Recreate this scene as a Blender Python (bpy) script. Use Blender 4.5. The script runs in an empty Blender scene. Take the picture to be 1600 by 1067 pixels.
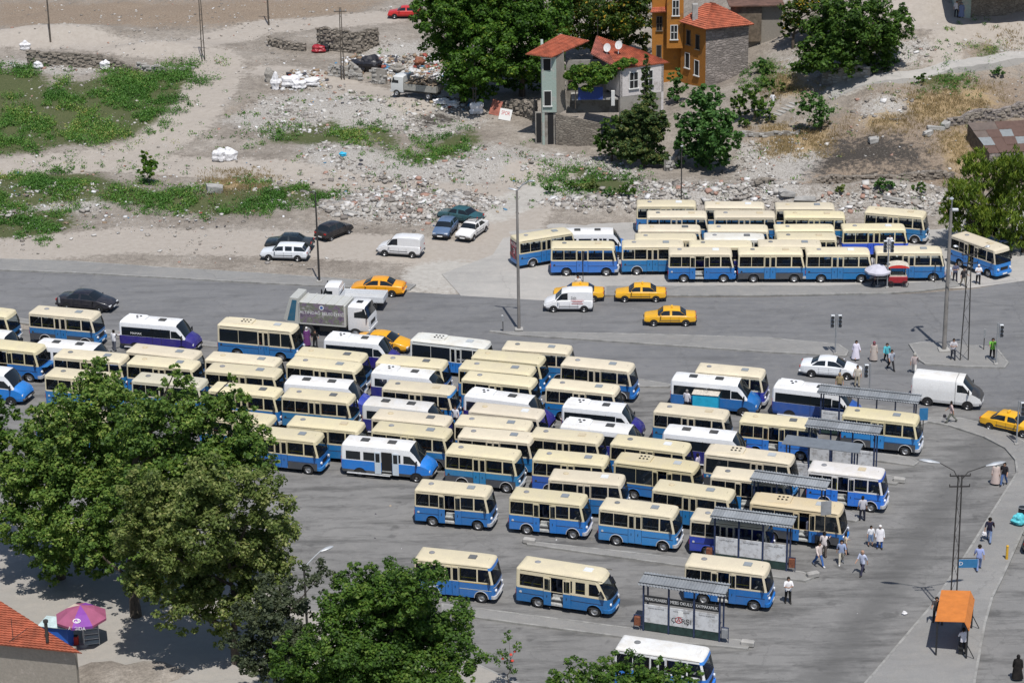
import bpy, bmesh, math, random, zlib
import numpy as np
from mathutils import Vector, Matrix

# ------------------------------------------------------------------ camera, sky, sun, exposure
CAM_H, CAM_PITCH, CAM_F, CAM_ROLL = 70.0, math.radians(21.0), 3800.0, 0.017
S = bpy.context.scene
COL = S.collection
_p = CAM_PITCH
_r0 = np.array([1, 0, 0.0]); FWD = np.array([0, math.cos(_p), -math.sin(_p)]); _u0 = np.array([0, math.sin(_p), math.cos(_p)])
RGT = math.cos(CAM_ROLL)*_r0 - math.sin(CAM_ROLL)*_u0
UPV = math.sin(CAM_ROLL)*_r0 + math.cos(CAM_ROLL)*_u0
CPOS = np.array([0, 0, CAM_H])
cd = bpy.data.cameras.new('camera'); cam = bpy.data.objects.new('camera', cd); COL.objects.link(cam)
cd.lens = 36.0*CAM_F/1600.0; cd.sensor_width = 36.0; cd.clip_start = 1.0; cd.clip_end = 5000.0
cam.matrix_world = Matrix(((RGT[0], UPV[0], -FWD[0], 0), (RGT[1], UPV[1], -FWD[1], 0), (RGT[2], UPV[2], -FWD[2], CAM_H), (0, 0, 0, 1)))
S.camera = cam

SUN_EL = math.radians(64.0)
SHD = np.array([-0.22, 0.975]); SHD = SHD/np.linalg.norm(SHD)          # where shadows fall on the ground
w = bpy.data.worlds.new('World'); S.world = w; w.use_nodes = True
nt = w.node_tree; bg = nt.nodes['Background']
sky = nt.nodes.new('ShaderNodeTexSky'); sky.sky_type = 'NISHITA'; sky.sun_disc = False
sky.sun_elevation = SUN_EL; sky.sun_rotation = math.atan2(-SHD[0], -SHD[1]); sky.altitude = 900; sky.dust_density = 1.6
nt.links.new(sky.outputs[0], bg.inputs[0]); bg.inputs[1].default_value = 0.10
sd = bpy.data.lights.new('sun', 'SUN'); sun = bpy.data.objects.new('sun', sd); COL.objects.link(sun)
sd.energy = 4.4; sd.angle = math.radians(0.53); sd.color = (1.0, 0.965, 0.92)
sun.rotation_euler = Vector((SHD[0]*math.cos(SUN_EL), SHD[1]*math.cos(SUN_EL), -math.sin(SUN_EL))).to_track_quat('-Z', 'Y').to_euler()
sun.location = (40, -60, 120)
vs = S.view_settings
vs.view_transform = 'Standard'; vs.look = 'None'; vs.gamma = 1.0; vs.use_curve_mapping = False; vs.exposure = 0.0
S.render.engine = 'CYCLES'
S.cycles.max_bounces = 6; S.cycles.transparent_max_bounces = 10; S.cycles.caustics_reflective = False; S.cycles.caustics_refractive = False

RNG = np.random.default_rng(7); random.seed(7)

# ------------------------------------------------------------------ places: photograph point -> ground point
def ray(px, py):
    return FWD + RGT*(px-800.0)/CAM_F + UPV*(533.5-py)/CAM_F
def G(px, py, z=0.0):
    d = ray(px, py); return CPOS + d*((z-CAM_H)/d[2])
def proj(P):
    v = np.asarray(P, float)-CPOS; zc = v@FWD
    return 800.0+CAM_F*(v@RGT)/zc, 533.5-CAM_F*(v@UPV)/zc
def smooth(a, b, x):
    t = np.clip((x-a)/(b-a), 0, 1); return t*t*(3-2*t)
# smooth value noise in the plane
_tab = RNG.random((64, 64))
def vnoise(x, y):
    x = np.asarray(x, float); y = np.asarray(y, float)
    xi = np.floor(x).astype(int); yi = np.floor(y).astype(int); fx = x-xi; fy = y-yi
    fx = fx*fx*(3-2*fx); fy = fy*fy*(3-2*fy)
    a = _tab[xi % 64, yi % 64]; b = _tab[(xi+1) % 64, yi % 64]; c = _tab[xi % 64, (yi+1) % 64]; d = _tab[(xi+1) % 64, (yi+1) % 64]
    return (a*(1-fx)+b*fx)*(1-fy)+(c*(1-fx)+d*fx)*fy
def fbm(x, y, o=4):
    s = 0; a = 0.5
    for k in range(o):
        s = s+a*vnoise(x*2**k+17.3*k, y*2**k+5.1*k); a *= 0.5
    return s
BUMPS = []          # (x, y, rx, ry, height) mounds of rubble and earth
def height(x, y):
    """height of the waste ground behind the street; the paved area is level"""
    x = np.asarray(x, float); y = np.asarray(y, float)
    k = smooth(14, 42, x)                                    # the hill climbs on the right
    y0 = 226.0-6*k
    sl = 0.045+0.245*k
    t = np.maximum(y-y0, 0); rise = sl*np.sqrt(t*t+9.0)-sl*3.0*np.ones_like(t)
    rise = np.where(y > y0, rise, 0)
    rise = np.where(rise > 26, 26+0.15*(rise-26), rise)
    back = smooth(203, 222, y)
    n = (fbm(x*0.13+3, y*0.13)-0.47)*1.5+(fbm(x*0.5, y*0.5+9)-0.47)*0.55
    z = rise+n*back*(0.55+0.8*k)
    for bx, by, rx, ry, h in BUMPS:
        z = z+h*np.exp(-(((x-bx)/rx)**2+((y-by)/ry)**2))
    return z-0.03
def T(px, py):
    """photograph point -> point on the terrain (marching along the sight line)"""
    d = ray(px, py); t0 = (12-CAM_H)/d[2]*0.92; 
    ts = np.linspace(t0, (-4-CAM_H)/d[2], 500)
    P = CPOS[None]+d[None]*ts[:, None]
    below = P[:, 2] < height(P[:, 0], P[:, 1])
    i = int(np.argmax(below)) if below.any() else len(ts)-1
    lo, hi = ts[max(i-1, 0)], ts[i]
    for _ in range(18):
        m = 0.5*(lo+hi); q = CPOS+d*m
        if q[2] < height(q[0], q[1]): hi = m
        else: lo = m
    q = CPOS+d*hi; q[2] = float(height(q[0], q[1])); return q

# ------------------------------------------------------------------ materials (procedural)
MATS = {}
def _new(name):
    m = bpy.data.materials.new(name); m.use_nodes = True; MATS[name] = m
    return m, m.node_tree, m.node_tree.nodes['Principled BSDF']
def N(nt, t, **kw):
    n = nt.nodes.new(t)
    for k, v in kw.items(): setattr(n, k, v)
    return n
def noise(nt, scale, detail=4, rough=0.6, obj=False, vec=None):
    n = N(nt, 'ShaderNodeTexNoise'); n.inputs['Scale'].default_value = scale; n.inputs['Detail'].default_value = detail; n.inputs['Roughness'].default_value = rough
    if vec is None:
        if obj: tc = N(nt, 'ShaderNodeTexCoord'); vec = tc.outputs['Object']
        else: g = N(nt, 'ShaderNodeNewGeometry'); vec = g.outputs['Position']
    nt.links.new(vec, n.inputs['Vector']); return n
def ramp(nt, src, stops):
    r = N(nt, 'ShaderNodeValToRGB'); e = r.color_ramp.elements
    while len(e) < len(stops): e.new(0.5)
    for el, (p, c) in zip(e, stops): el.position = p; el.color = (*c, 1) if len(c) == 3 else c
    nt.links.new(src, r.inputs[0]); return r
def mixc(nt, fac, a, b, mode='MIX'):
    m = N(nt, 'ShaderNodeMix'); m.data_type = 'RGBA'; m.blend_type = mode
    for s, k in ((fac, 0), (a, 6), (b, 7)):
        if isinstance(s, bpy.types.NodeSocket): nt.links.new(s, m.inputs[k])
        elif k == 0: m.inputs[0].default_value = s
        else: m.inputs[k].default_value = (*s, 1)
    return m.outputs[2]
def bump(nt, b, src, strength=0.3, dist=0.02):
    n = N(nt, 'ShaderNodeBump'); n.inputs['Strength'].default_value = strength; n.inputs['Distance'].default_value = dist
    nt.links.new(src, n.inputs['Height']); nt.links.new(n.outputs[0], b.inputs['Normal'])
def plain(name, col, rough=0.6, metal=0.0, var=0.0, scale=3.0, spec=0.5):
    m, nt, b = _new(name); b.inputs['Base Color'].default_value = (*col, 1); b.inputs['Roughness'].default_value = rough
    b.inputs['Metallic'].default_value = metal; b.inputs['Specular IOR Level'].default_value = spec
    if var:
        n = noise(nt, scale); lo = tuple(c*(1-var) for c in col); hi = tuple(min(1, c*(1+var)) for c in col)
        r = ramp(nt, n.outputs['Fac'], [(0.3, lo), (0.7, hi)]); nt.links.new(r.outputs[0], b.inputs['Base Color'])
    return m
def tinted(name, rough, spec=0.5, dirt=0.2, coat=0.0, dirtcol=(0.30, 0.26, 0.21), dscale=2.2):
    """colour comes from each object's own colour, with dust and fading on it"""
    m, nt, b = _new(name); oi = N(nt, 'ShaderNodeObjectInfo')
    ge = N(nt, 'ShaderNodeNewGeometry'); rv = N(nt, 'ShaderNodeVectorMath'); rv.operation = 'MULTIPLY_ADD'; rv.inputs[1].default_value = (40, 30, 20); nt.links.new(oi.outputs['Random'], rv.inputs[0]); nt.links.new(ge.outputs['Position'], rv.inputs[2])
    n = noise(nt, dscale, 6, 0.7, vec=rv.outputs[0]); rm = N(nt, 'ShaderNodeMath'); rm.operation = 'MULTIPLY_ADD'; rm.inputs[1].default_value = 0.16; nt.links.new(oi.outputs['Random'], rm.inputs[0]); nt.links.new(n.outputs['Fac'], rm.inputs[2]); r = ramp(nt, rm.outputs[0], [(0.46, (0, 0, 0)), (0.80, (dirt*1.5,)*3)])
    n2 = noise(nt, 14, 3); r2 = ramp(nt, n2.outputs['Fac'], [(0.3, (0.90,)*3), (0.7, (1.06,)*3)])
    c = mixc(nt, 1.0, oi.outputs['Color'], r2.outputs[0], 'MULTIPLY')
    c = mixc(nt, r.outputs[0], c, dirtcol)
    nt.links.new(c, b.inputs['Base Color']); b.inputs['Roughness'].default_value = rough; b.inputs['Specular IOR Level'].default_value = spec
    b.inputs['Coat Weight'].default_value = coat; b.inputs['Coat Roughness'].default_value = 0.08
    return m
tinted('paint', 0.36, 0.5, 0.08, 0.25); tinted('matt', 0.9, 0.2, 0.12); tinted('roofpaint', 0.55, 0.35, 0.34, 0.0, (0.50, 0.44, 0.34), 1.1)
tinted('cloth', 0.95, 0.1, 0.05)
plain('board_dark', (0.02, 0.021, 0.023), 0.5); plain('rubber', (0.018, 0.018, 0.019), 0.85); plain('black', (0.012, 0.012, 0.013), 0.5); plain('chassis', (0.05, 0.05, 0.052), 0.8)
plain('chrome', (0.62, 0.63, 0.64), 0.25, 1.0); plain('rim', (0.42, 0.42, 0.42), 0.4, 0.7, 0.3, 6); plain('steel', (0.33, 0.34, 0.35), 0.5, 0.3, 0.2, 2)
plain('alu', (0.6, 0.61, 0.62), 0.45, 0.5, 0.15, 5); plain('lens', (0.75, 0.76, 0.76), 0.12); plain('red_lens', (0.42, 0.02, 0.015), 0.2); plain('amber', (0.7, 0.2, 0.02), 0.25)
plain('plate', (0.8, 0.8, 0.78), 0.5); plain('seatcloth', (0.11, 0.12, 0.17), 0.9, 0, 0.4, 8); plain('yellowrail', (0.75, 0.55, 0.02), 0.4); plain('step', (0.42, 0.43, 0.42), 0.55, 0.0, 0.3, 6)
plain('skin', (0.42, 0.24, 0.16), 0.6); plain('interior', (0.16, 0.16, 0.16), 0.8)
m, nt, b = _new('glass_dark'); b.inputs['Base Color'].default_value = (0.012, 0.016, 0.02, 1); b.inputs['Roughness'].default_value = 0.06; b.inputs['Specular IOR Level'].default_value = 0.6
def _glass(name, tint, diff, fac0, fac1):
    m, nt, b = _new(name); out = nt.nodes['Material Output']
    tr = N(nt, 'ShaderNodeBsdfTransparent'); tr.inputs[0].default_value = (*tint, 1)
    b.inputs['Base Color'].default_value = (*diff, 1); b.inputs['Roughness'].default_value = 0.05
    lw = N(nt, 'ShaderNodeLayerWeight'); lw.inputs[0].default_value = 0.25
    mr = N(nt, 'ShaderNodeMapRange'); mr.inputs[3].default_value = fac0; mr.inputs[4].default_value = fac1
    nt.links.new(lw.outputs['Fresnel'], mr.inputs[0])
    mx = N(nt, 'ShaderNodeMixShader'); nt.links.new(mr.outputs[0], mx.inputs[0]); nt.links.new(tr.outputs[0], mx.inputs[1]); nt.links.new(b.outputs[0], mx.inputs[2])
    nt.links.new(mx.outputs[0], out.inputs['Surface']); return m
_glass('glass', (0.80, 0.85, 0.86), (0.03, 0.035, 0.04), 0.16, 0.95)

# ------------------------------------------------------------------ mesh building
class MB:
    def __init__(s): s.v = []; s.f = []; s.m = []
    def add(s, vs, fs, mi=0):
        o = len(s.v); s.v.extend([tuple(map(float, p)) for p in vs])
        s.f.extend([tuple(i+o for i in f) for f in fs]); s.m.extend([mi]*len(fs)); return s
    def quad(s, a, b, c, d, mi=0): return s.add([a, b, c, d], [(0, 1, 2, 3)], mi)
    def box(s, x0, x1, y0, y1, z0, z1, mi=0, taper=0.0):
        cx, cy = (x0+x1)/2, (y0+y1)/2; k = 1-taper
        vs = [(x0, y0, z0), (x1, y0, z0), (x1, y1, z0), (x0, y1, z0)]+[(cx+(x-cx)*k, cy+(y-cy)*k, z1) for x, y in ((x0, y0), (x1, y0), (x1, y1), (x0, y1))]
        return s.add(vs, [(3, 2, 1, 0), (4, 5, 6, 7), (0, 1, 5, 4), (1, 2, 6, 5), (2, 3, 7, 6), (3, 0, 4, 7)], mi)
    def bbox(s, x0, x1, y0, y1, z0, z1, bv=0.03, mi=0):
        """box with chamfered edges"""
        b = min(bv, 0.45*(x1-x0), 0.45*(y1-y0), 0.45*(z1-z0)); vs = []; fs = []
        rings = [(z0, b), (z0+b, 0), (z1-b, 0), (z1, b)]
        for z, d in rings:
            X0, X1, Y0, Y1 = x0+d, x1-d, y0+d, y1-d; e = b if d == 0 else b*0.6
            vs += [(X0+e, Y0, z), (X1-e, Y0, z), (X1, Y0+e, z), (X1, Y1-e, z), (X1-e, Y1, z), (X0+e, Y1, z), (X0, Y1-e, z), (X0, Y0+e, z)]
        for r in range(3):
            for i in range(8):
                j = (i+1) % 8; fs.append((r*8+i, r*8+j, r*8+8+j, r*8+8+i))
        fs.append(tuple(reversed(range(8)))); fs.append(tuple(range(24, 32)))
        return s.add(vs, fs, mi)
    def cyl(s, p0, p1, r0, r1=None, n=10, mi=0, caps=True):
        r1 = r0 if r1 is None else r1
        p0 = Vector(p0); p1 = Vector(p1); d = (p1-p0).normalized(); a = d.orthogonal().normalized(); c = d.cross(a)
        vs = []
        for p, r in ((p0, r0), (p1, r1)):
            for i in range(n):
                t = 2*math.pi*i/n; vs.append(p+a*(r*math.cos(t))+c*(r*math.sin(t)))
        fs = [(i, (i+1) % n, n+(i+1) % n, n+i) for i in range(n)]
        if caps: fs += [tuple(reversed(range(n))), tuple(range(n, 2*n))]
        return s.add(vs, fs, mi)
    def tube(s, pts, rs, n=6, mi=0):
        pts = [Vector(p) for p in pts]; rs = [rs]*len(pts) if not hasattr(rs, '__len__') else rs
        vs = []; up = None
        for i, p in enumerate(pts):
            d = (pts[min(i+1, len(pts)-1)]-pts[max(i-1, 0)]).normalized()
            a = d.orthogonal().normalized() if up is None else (up-d*up.dot(d)).normalized()
            up = a; c = d.cross(a)
            for k in range(n):
                t = 2*math.pi*k/n; vs.append(p+(a*math.cos(t)+c*math.sin(t))*rs[i])
        fs = []
        for i in range(len(pts)-1):
            for k in range(n): fs.append((i*n+k, i*n+(k+1) % n, (i+1)*n+(k+1) % n, (i+1)*n+k))
        fs += [tuple(reversed(range(n))), tuple(range((len(pts)-1)*n, len(pts)*n))]
        return s.add(vs, fs, mi)
    def prism(s, poly, z0, z1, mi=0):
        n = len(poly); vs = [(x, y, z0) for x, y in poly]+[(x, y, z1) for x, y in poly]
        fs = [tuple(reversed(range(n))), tuple(range(n, 2*n))]+[(i, (i+1) % n, n+(i+1) % n, n+i) for i in range(n)]
        return s.add(vs, fs, mi)
    def dome(s, c, r, h, n=12, rings=4, mi=0):
        vs = []; fs = []
        for k in range(rings):
            t = k/rings*math.pi/2
            for i in range(n):
                a = 2*math.pi*i/n; vs.append((c[0]+r*math.cos(t)*math.cos(a), c[1]+r*math.cos(t)*math.sin(a), c[2]+h*math.sin(t)))
        vs.append((c[0], c[1], c[2]+h))
        for k in range(rings-1):
            for i in range(n): fs.append((k*n+i, k*n+(i+1) % n, (k+1)*n+(i+1) % n, (k+1)*n+i))
        for i in range(n): fs.append(((rings-1)*n+i, (rings-1)*n+(i+1) % n, rings*n))
        return s.add(vs, fs, mi)
    def xf(s, fn): s.v = [tuple(fn(*p)) for p in s.v]; return s
    def mesh(s, name, mats, sm=False, ang=40):
        me = bpy.data.meshes.new(name); me.from_pydata(s.v, [], s.f)
        for mm in ([mats] if isinstance(mats, str) else mats): me.materials.append(MATS[mm])
        if len(me.materials) > 1: me.polygons.foreach_set('material_index', s.m)
        if sm:
            me.polygons.foreach_set('use_smooth', [True]*len(me.polygons))
            try: me.set_sharp_from_angle(angle=math.radians(ang))
            except Exception: pass
        me.update(); return me
def obj(name, me, parent=None, loc=(0, 0, 0), rz=0.0, color=None, scale=None):
    o = bpy.data.objects.new(name, me); COL.objects.link(o)
    if parent is not None: o.parent = parent
    o.location = loc
    if rz: o.rotation_euler = (0, 0, rz)
    if color is not None: o.color = (*color, 1)
    if scale is not None: o.scale = scale
    return o
def tag(o, label, cat, group=None):
    o['label'] = label; o['category'] = cat
    if group: o['group'] = group
    return o
def struct(o): o['kind'] = 'structure'; return o
def stuff(o): o['kind'] = 'stuff'; return o
def thing(name, label, cat, loc=(0, 0, 0), rz=0.0, group=None, scale=None):
    o = obj(name, None, None, loc, rz, None, scale); o.empty_display_size = 0.3
    return tag(o, label, cat, group)
def spawn(spec, root, cols):
    """spec: list of (name, mesh, location, colour key, [children]); makes the parts of one thing"""
    for name, me, loc, ck, kids in spec:
        c = cols.get(ck) if isinstance(ck, str) else ck
        o = obj(name, me, root, loc, 0, c)
        for n2, m2, l2, c2, _ in kids:
            obj(n2, m2, o, l2, 0, cols.get(c2) if isinstance(c2, str) else c2)
_fonts = {}
def text_mesh(body, size, mat, depth=0.0, align='CENTER', shear=0.0):
    key = (body, size, mat, depth, align, shear)
    if key in _fonts: return _fonts[key]
    cu = bpy.data.curves.new('lettering', 'FONT'); cu.body = body; cu.size = size; cu.align_x = align; cu.align_y = 'CENTER'; cu.extrude = depth; cu.shear = shear; cu.resolution_u = 2
    o = bpy.data.objects.new('lettering', cu); COL.objects.link(o)
    dg = bpy.context.evaluated_depsgraph_get(); me = bpy.data.meshes.new_from_object(o.evaluated_get(dg))
    bpy.data.objects.remove(o); bpy.data.curves.remove(cu)
    me.materials.clear(); me.materials.append(MATS[mat]); _fonts[key] = me; return me
# ------------------------------------------------------------------ figures: bodies grown over posed skeletons (built early, while the scene is small)
def seg_dist(p, a, b):
    ab = b-a; t = np.clip(((p-a)@ab)/(ab@ab), 0, 1); return np.linalg.norm(p-(a+t[:, None]*ab), axis=1)
def make_figure(thL, knL, thR, knR, arL, elL, arR, elR, spread=0.06, lean=0.0, crossed=False):
    """angles in degrees: thigh swing, knee bend, arm swing, elbow bend for left and right; the figure faces +x"""
    pts = []; rad = []; edges = []; lab = []
    def v(p, r): pts.append(np.array(p, float)); rad.append(r if isinstance(r, tuple) else (r, r)); return len(pts)-1
    def e(a, b, l): edges.append((a, b)); lab.append(l)
    pel = v((0, 0, 0.96), (0.115, 0.145)); sp = v((lean*0.4, 0, 1.15), (0.10, 0.135)); ch = v((lean, 0, 1.34), (0.115, 0.165)); nk = v((lean*1.2, 0, 1.475), 0.06); hb0 = v((lean*1.25+0.014, 0, 1.54), (0.082, 0.072)); hb = v((lean*1.25+0.012, 0, 1.615), (0.108, 0.088)); h2 = v((lean*1.25+0.004, 0, 1.70), (0.104, 0.084)); ht = v((lean*1.25, 0, 1.755), (0.06, 0.05))
    e(pel, sp, 'torso'); e(sp, ch, 'torso'); e(ch, nk, 'neck'); e(nk, hb0, 'head'); e(hb0, hb, 'head'); e(hb, h2, 'head'); e(h2, ht, 'head')
    for s, th, kn, ar, el in ((1, thL, knL, arL, elL), (-1, thR, knR, arR, elR)):
        t = math.radians(th); k = math.radians(th-kn)
        hp = v((0, s*0.09, 0.90), 0.095); kp = pts[hp]+np.array([math.sin(t)*0.42, s*spread*0.4, -math.cos(t)*0.42]); kk = v(kp, 0.066); ap = kp+np.array([math.sin(k)*0.40, s*spread*0.3, -math.cos(k)*0.40]); an = v(ap, 0.045)
        ft = math.radians(min(0, th-kn)*0.6); hl = v(ap+np.array([-0.04, 0, -0.055]), 0.036); to = v(ap+np.array([0.17*math.cos(ft), s*0.02, -0.055+0.17*math.sin(ft)]), 0.034)
        e(pel, hp, 'torso'); e(hp, kk, 'thigh'); e(kk, an, 'shin'); e(an, hl, 'foot'); e(an, to, 'foot')
        a = math.radians(ar); b = math.radians(ar+el)
        sh = v((lean, s*0.185, 1.40), 0.062); ep = pts[sh]+np.array([math.sin(a)*0.27, s*0.055, -math.cos(a)*0.27]); el_ = v(ep, 0.044)
        inw = -0.75 if crossed else 0.0
        wp = ep+np.array([math.sin(b)*0.24*(0.75 if crossed else 1), s*(0.02+inw*0.22), -math.cos(b)*0.24]); wr = v(wp, 0.032); d = (wp-ep)/np.linalg.norm(wp-ep)
        pm_ = v(wp+d*0.08, (0.036, 0.022)); e(ch, sh, 'torso'); e(sh, el_, 'uarm'); e(el_, wr, 'farm'); e(wr, pm_, 'hand')
        sd_ = np.cross(d, np.array([0, s, 0])); sd_ = sd_/(np.linalg.norm(sd_)+1e-6); cu = np.array([0, -s*1.0, 0])
        for q, ln in ((-1.4, 0.055), (-0.5, 0.07), (0.4, 0.072), (1.3, 0.06)):
            f1 = v(pts[pm_]+d*0.045+sd_*0.017*q, 0.010); f2 = v(pts[f1]+d*ln*0.6+cu*0.02, 0.009); e(pm_, f1, 'hand'); e(f1, f2, 'hand')
        t1_ = v(pts[wr]+d*0.045+sd_*0.045, 0.011); t2_ = v(pts[t1_]+d*0.04+sd_*0.012+cu*0.01, 0.009); e(wr, t1_, 'hand'); e(t1_, t2_, 'hand')
    low = min(p[2] for p in pts)-0.034
    me = bpy.data.meshes.new('figure'); me.from_pydata([tuple(p-np.array([0, 0, low])) for p in pts], edges, [])
    bm = bmesh.new(); bm.from_mesh(me); ly = bm.verts.layers.skin.verify(); bm.verts.ensure_lookup_table()
    for i, vv in enumerate(bm.verts): vv[ly].radius = rad[i]; vv[ly].use_root = (i == 0)
    bm.to_mesh(me); bm.free()
    o = bpy.data.objects.new('figure', me); COL.objects.link(o); m1 = o.modifiers.new('s', 'SKIN'); m1.use_smooth_shade = True; m2 = o.modifiers.new('u', 'SUBSURF'); m2.levels = 1; m2.render_levels = 1
    dg = bpy.context.evaluated_depsgraph_get(); dg.update(); body = bpy.data.meshes.new_from_object(o.evaluated_get(dg)); bpy.data.objects.remove(o)
    body.materials.clear(); body.materials.append(MATS['skin']); body.polygons.foreach_set('use_smooth', [True]*len(body.polygons))
    nv = len(body.vertices); co = np.zeros(nv*3); body.vertices.foreach_get('co', co); co = co.reshape(-1, 3); no = np.array([tuple(x.normal) for x in body.vertices])
    P0 = np.array(pts)-np.array([0, 0, low]); best = np.full(nv, 1e9); bl = np.array(['torso']*nv, dtype=object)
    for (a, b), l in zip(edges, lab):
        rr = (max(rad[a])+max(rad[b]))/2; d = seg_dist(co, P0[a], P0[b])-rr*0.8; m = d < best; best[m] = d[m]; bl[m] = l
    faces = [tuple(p.vertices) for p in body.polygons]; hc = P0[hb]
    for tgt, rr, push in ((hc+np.array([0.10, 0, -0.01]), 0.045, np.array([0.03, 0, -0.005])), (hc+np.array([0.0, 0.09, 0.0]), 0.035, np.array([0, 0.022, 0])), (hc+np.array([0.0, -0.09, 0.0]), 0.035, np.array([0, -0.022, 0])), (hc+np.array([0.085, 0, -0.085]), 0.05, np.array([0.012, 0, 0]))):
        k_ = np.exp(-(np.linalg.norm(co-tgt, axis=1)/rr)**2); co += k_[:, None]*push          # nose, ears, chin
    body.vertices.foreach_set('co', co.ravel())
    def extract(test, off, nm, mat='cloth'):
        ff = [f for f in faces if sum(test(i) for i in f)*2 >= len(f)]; ids = sorted(set(i for f in ff for i in f)); mp = {i: k for k, i in enumerate(ids)}
        mb = MB(); mb.add([tuple(co[i]+no[i]*off) for i in ids], [tuple(mp[i] for i in f) for f in ff]); return mb.mesh(nm, mat, True, 80)
    waist = P0[pel][2]+0.02
    R = dict(body=body)
    R['shirt'] = extract(lambda i: (bl[i] in ('torso', 'uarm', 'thigh') and co[i][2] > waist-0.10) or (bl[i] == 'neck' and co[i][2] < P0[nk][2]-0.01), 0.016, 'shirt')
    R['sleeves'] = extract(lambda i: (bl[i] in ('torso', 'thigh') and co[i][2] > waist-0.12) or bl[i] in ('uarm', 'farm') or (bl[i] == 'neck' and co[i][2] < P0[nk][2]), 0.018, 'shirt')
    R['trousers'] = extract(lambda i: bl[i] in ('torso', 'thigh', 'shin') and co[i][2] < waist+0.03 and abs(co[i][1]) < 0.3, 0.012, 'trousers')
    R['shorts'] = extract(lambda i: bl[i] in ('torso', 'thigh') and co[i][2] < waist+0.03 and abs(co[i][1]) < 0.3, 0.018, 'shorts')
    R['shoes'] = extract(lambda i: bl[i] == 'foot' and co[i][2] < 0.13, 0.012, 'shoes')
    R['hair'] = extract(lambda i: bl[i] == 'head' and (co[i][2] > hc[2]+0.065 or (co[i][0] < hc[0]+0.005 and co[i][2] > hc[2]-0.07)), 0.013, 'hair')
    R['scarf'] = extract(lambda i: bl[i] in ('head', 'neck') and not (co[i][0] > hc[0]+0.045 and abs(co[i][1]) < 0.06 and hc[2]-0.07 < co[i][2] < hc[2]+0.07), 0.024, 'headscarf')
    mb = MB(); vs = []; n = 16; rings = [(0.15, 0.34, 0.27), (0.40, 0.31, 0.25), (0.75, 0.26, 0.21), (1.0, 0.225, 0.17), (1.12, 0.20, 0.145), (1.36, 0.235, 0.150), (1.44, 0.16, 0.11)]
    for z, ry, rx in rings:
        for k in range(n): a = 2*math.pi*k/n; w_ = 1+(0.06*math.sin(3*a+z*3) if z < 0.9 else 0); vs.append((rx*w_*math.cos(a)+lean*(z/1.4), ry*w_*math.sin(a), z))
    mb.add(vs, [(r*n+i, r*n+(i+1) % n, (r+1)*n+(i+1) % n, (r+1)*n+i) for r in range(len(rings)-1) for i in range(n)]); R['dress'] = mb.mesh('dress', 'cloth', True, 60)
    vs2 = [p for p in vs]; mb = MB(); cut = [(0.62, 0.25, 0.20)]+rings[3:]; vs = []
    for z, ry, rx in cut:
        for k in range(n): a = 2*math.pi*k/n; vs.append((rx*math.cos(a)+lean*(z/1.4), ry*math.sin(a), z))
    mb.add(vs, [(r*n+i, r*n+(i+1) % n, (r+1)*n+(i+1) % n, (r+1)*n+i) for r in range(len(cut)-1) for i in range(n)]); R['coat'] = mb.mesh('coat', 'cloth', True, 60)
    return R
FIG = dict(stand=make_figure(4, 3, -4, 2, 4, 12, -3, 14), walk=make_figure(27, 8, -20, 26, -24, 14, 22, 26, 0.02, 0.03), stroll=make_figure(-16, 22, 20, 6, 16, 22, -18, 12, 0.02, 0.02), fold=make_figure(3, 2, -6, 4, 24, 78, 22, 76, 0.05, 0.0, True), reach=make_figure(6, 4, -5, 4, 4, 20, 62, 22, 0.06, 0.03), carry=make_figure(18, 8, -14, 18, 8, 70, -10, 20, 0.03, 0.02))
# the lettering too is made now
for a_ in [('ALTINDA\u011e BELED\u0130YES\u0130', 0.36, 'plate'), ('MODA', 0.42, 'plate'), ('MAMAK', 0.26, 'plate'), ('3', 0.7, 'plate'), ('Sak', 0.34, 'black'), ('MAMAK BELED\u0130YES\u0130', 0.11, 'board_dark'), ('MAMAK-MUHABERE', 0.30, 'plate'), ('MEBS OKULU', 0.30, 'plate'), ('KAYMAKAMLIK', 0.30, 'plate'), ('\u00c7', 0.46, 'board_dark'), ('A', 0.42, 'red_lens'), ('R', 0.46, 'board_dark'), ('\u015e', 0.46, 'board_dark'), ('I', 0.46, 'board_dark'), ('D', 0.34, 'plate'), ('ALGIDA', 0.30, 'plate'), ('SPOR', 0.62, 'red_lens')]:
    text_mesh(*a_)
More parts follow.
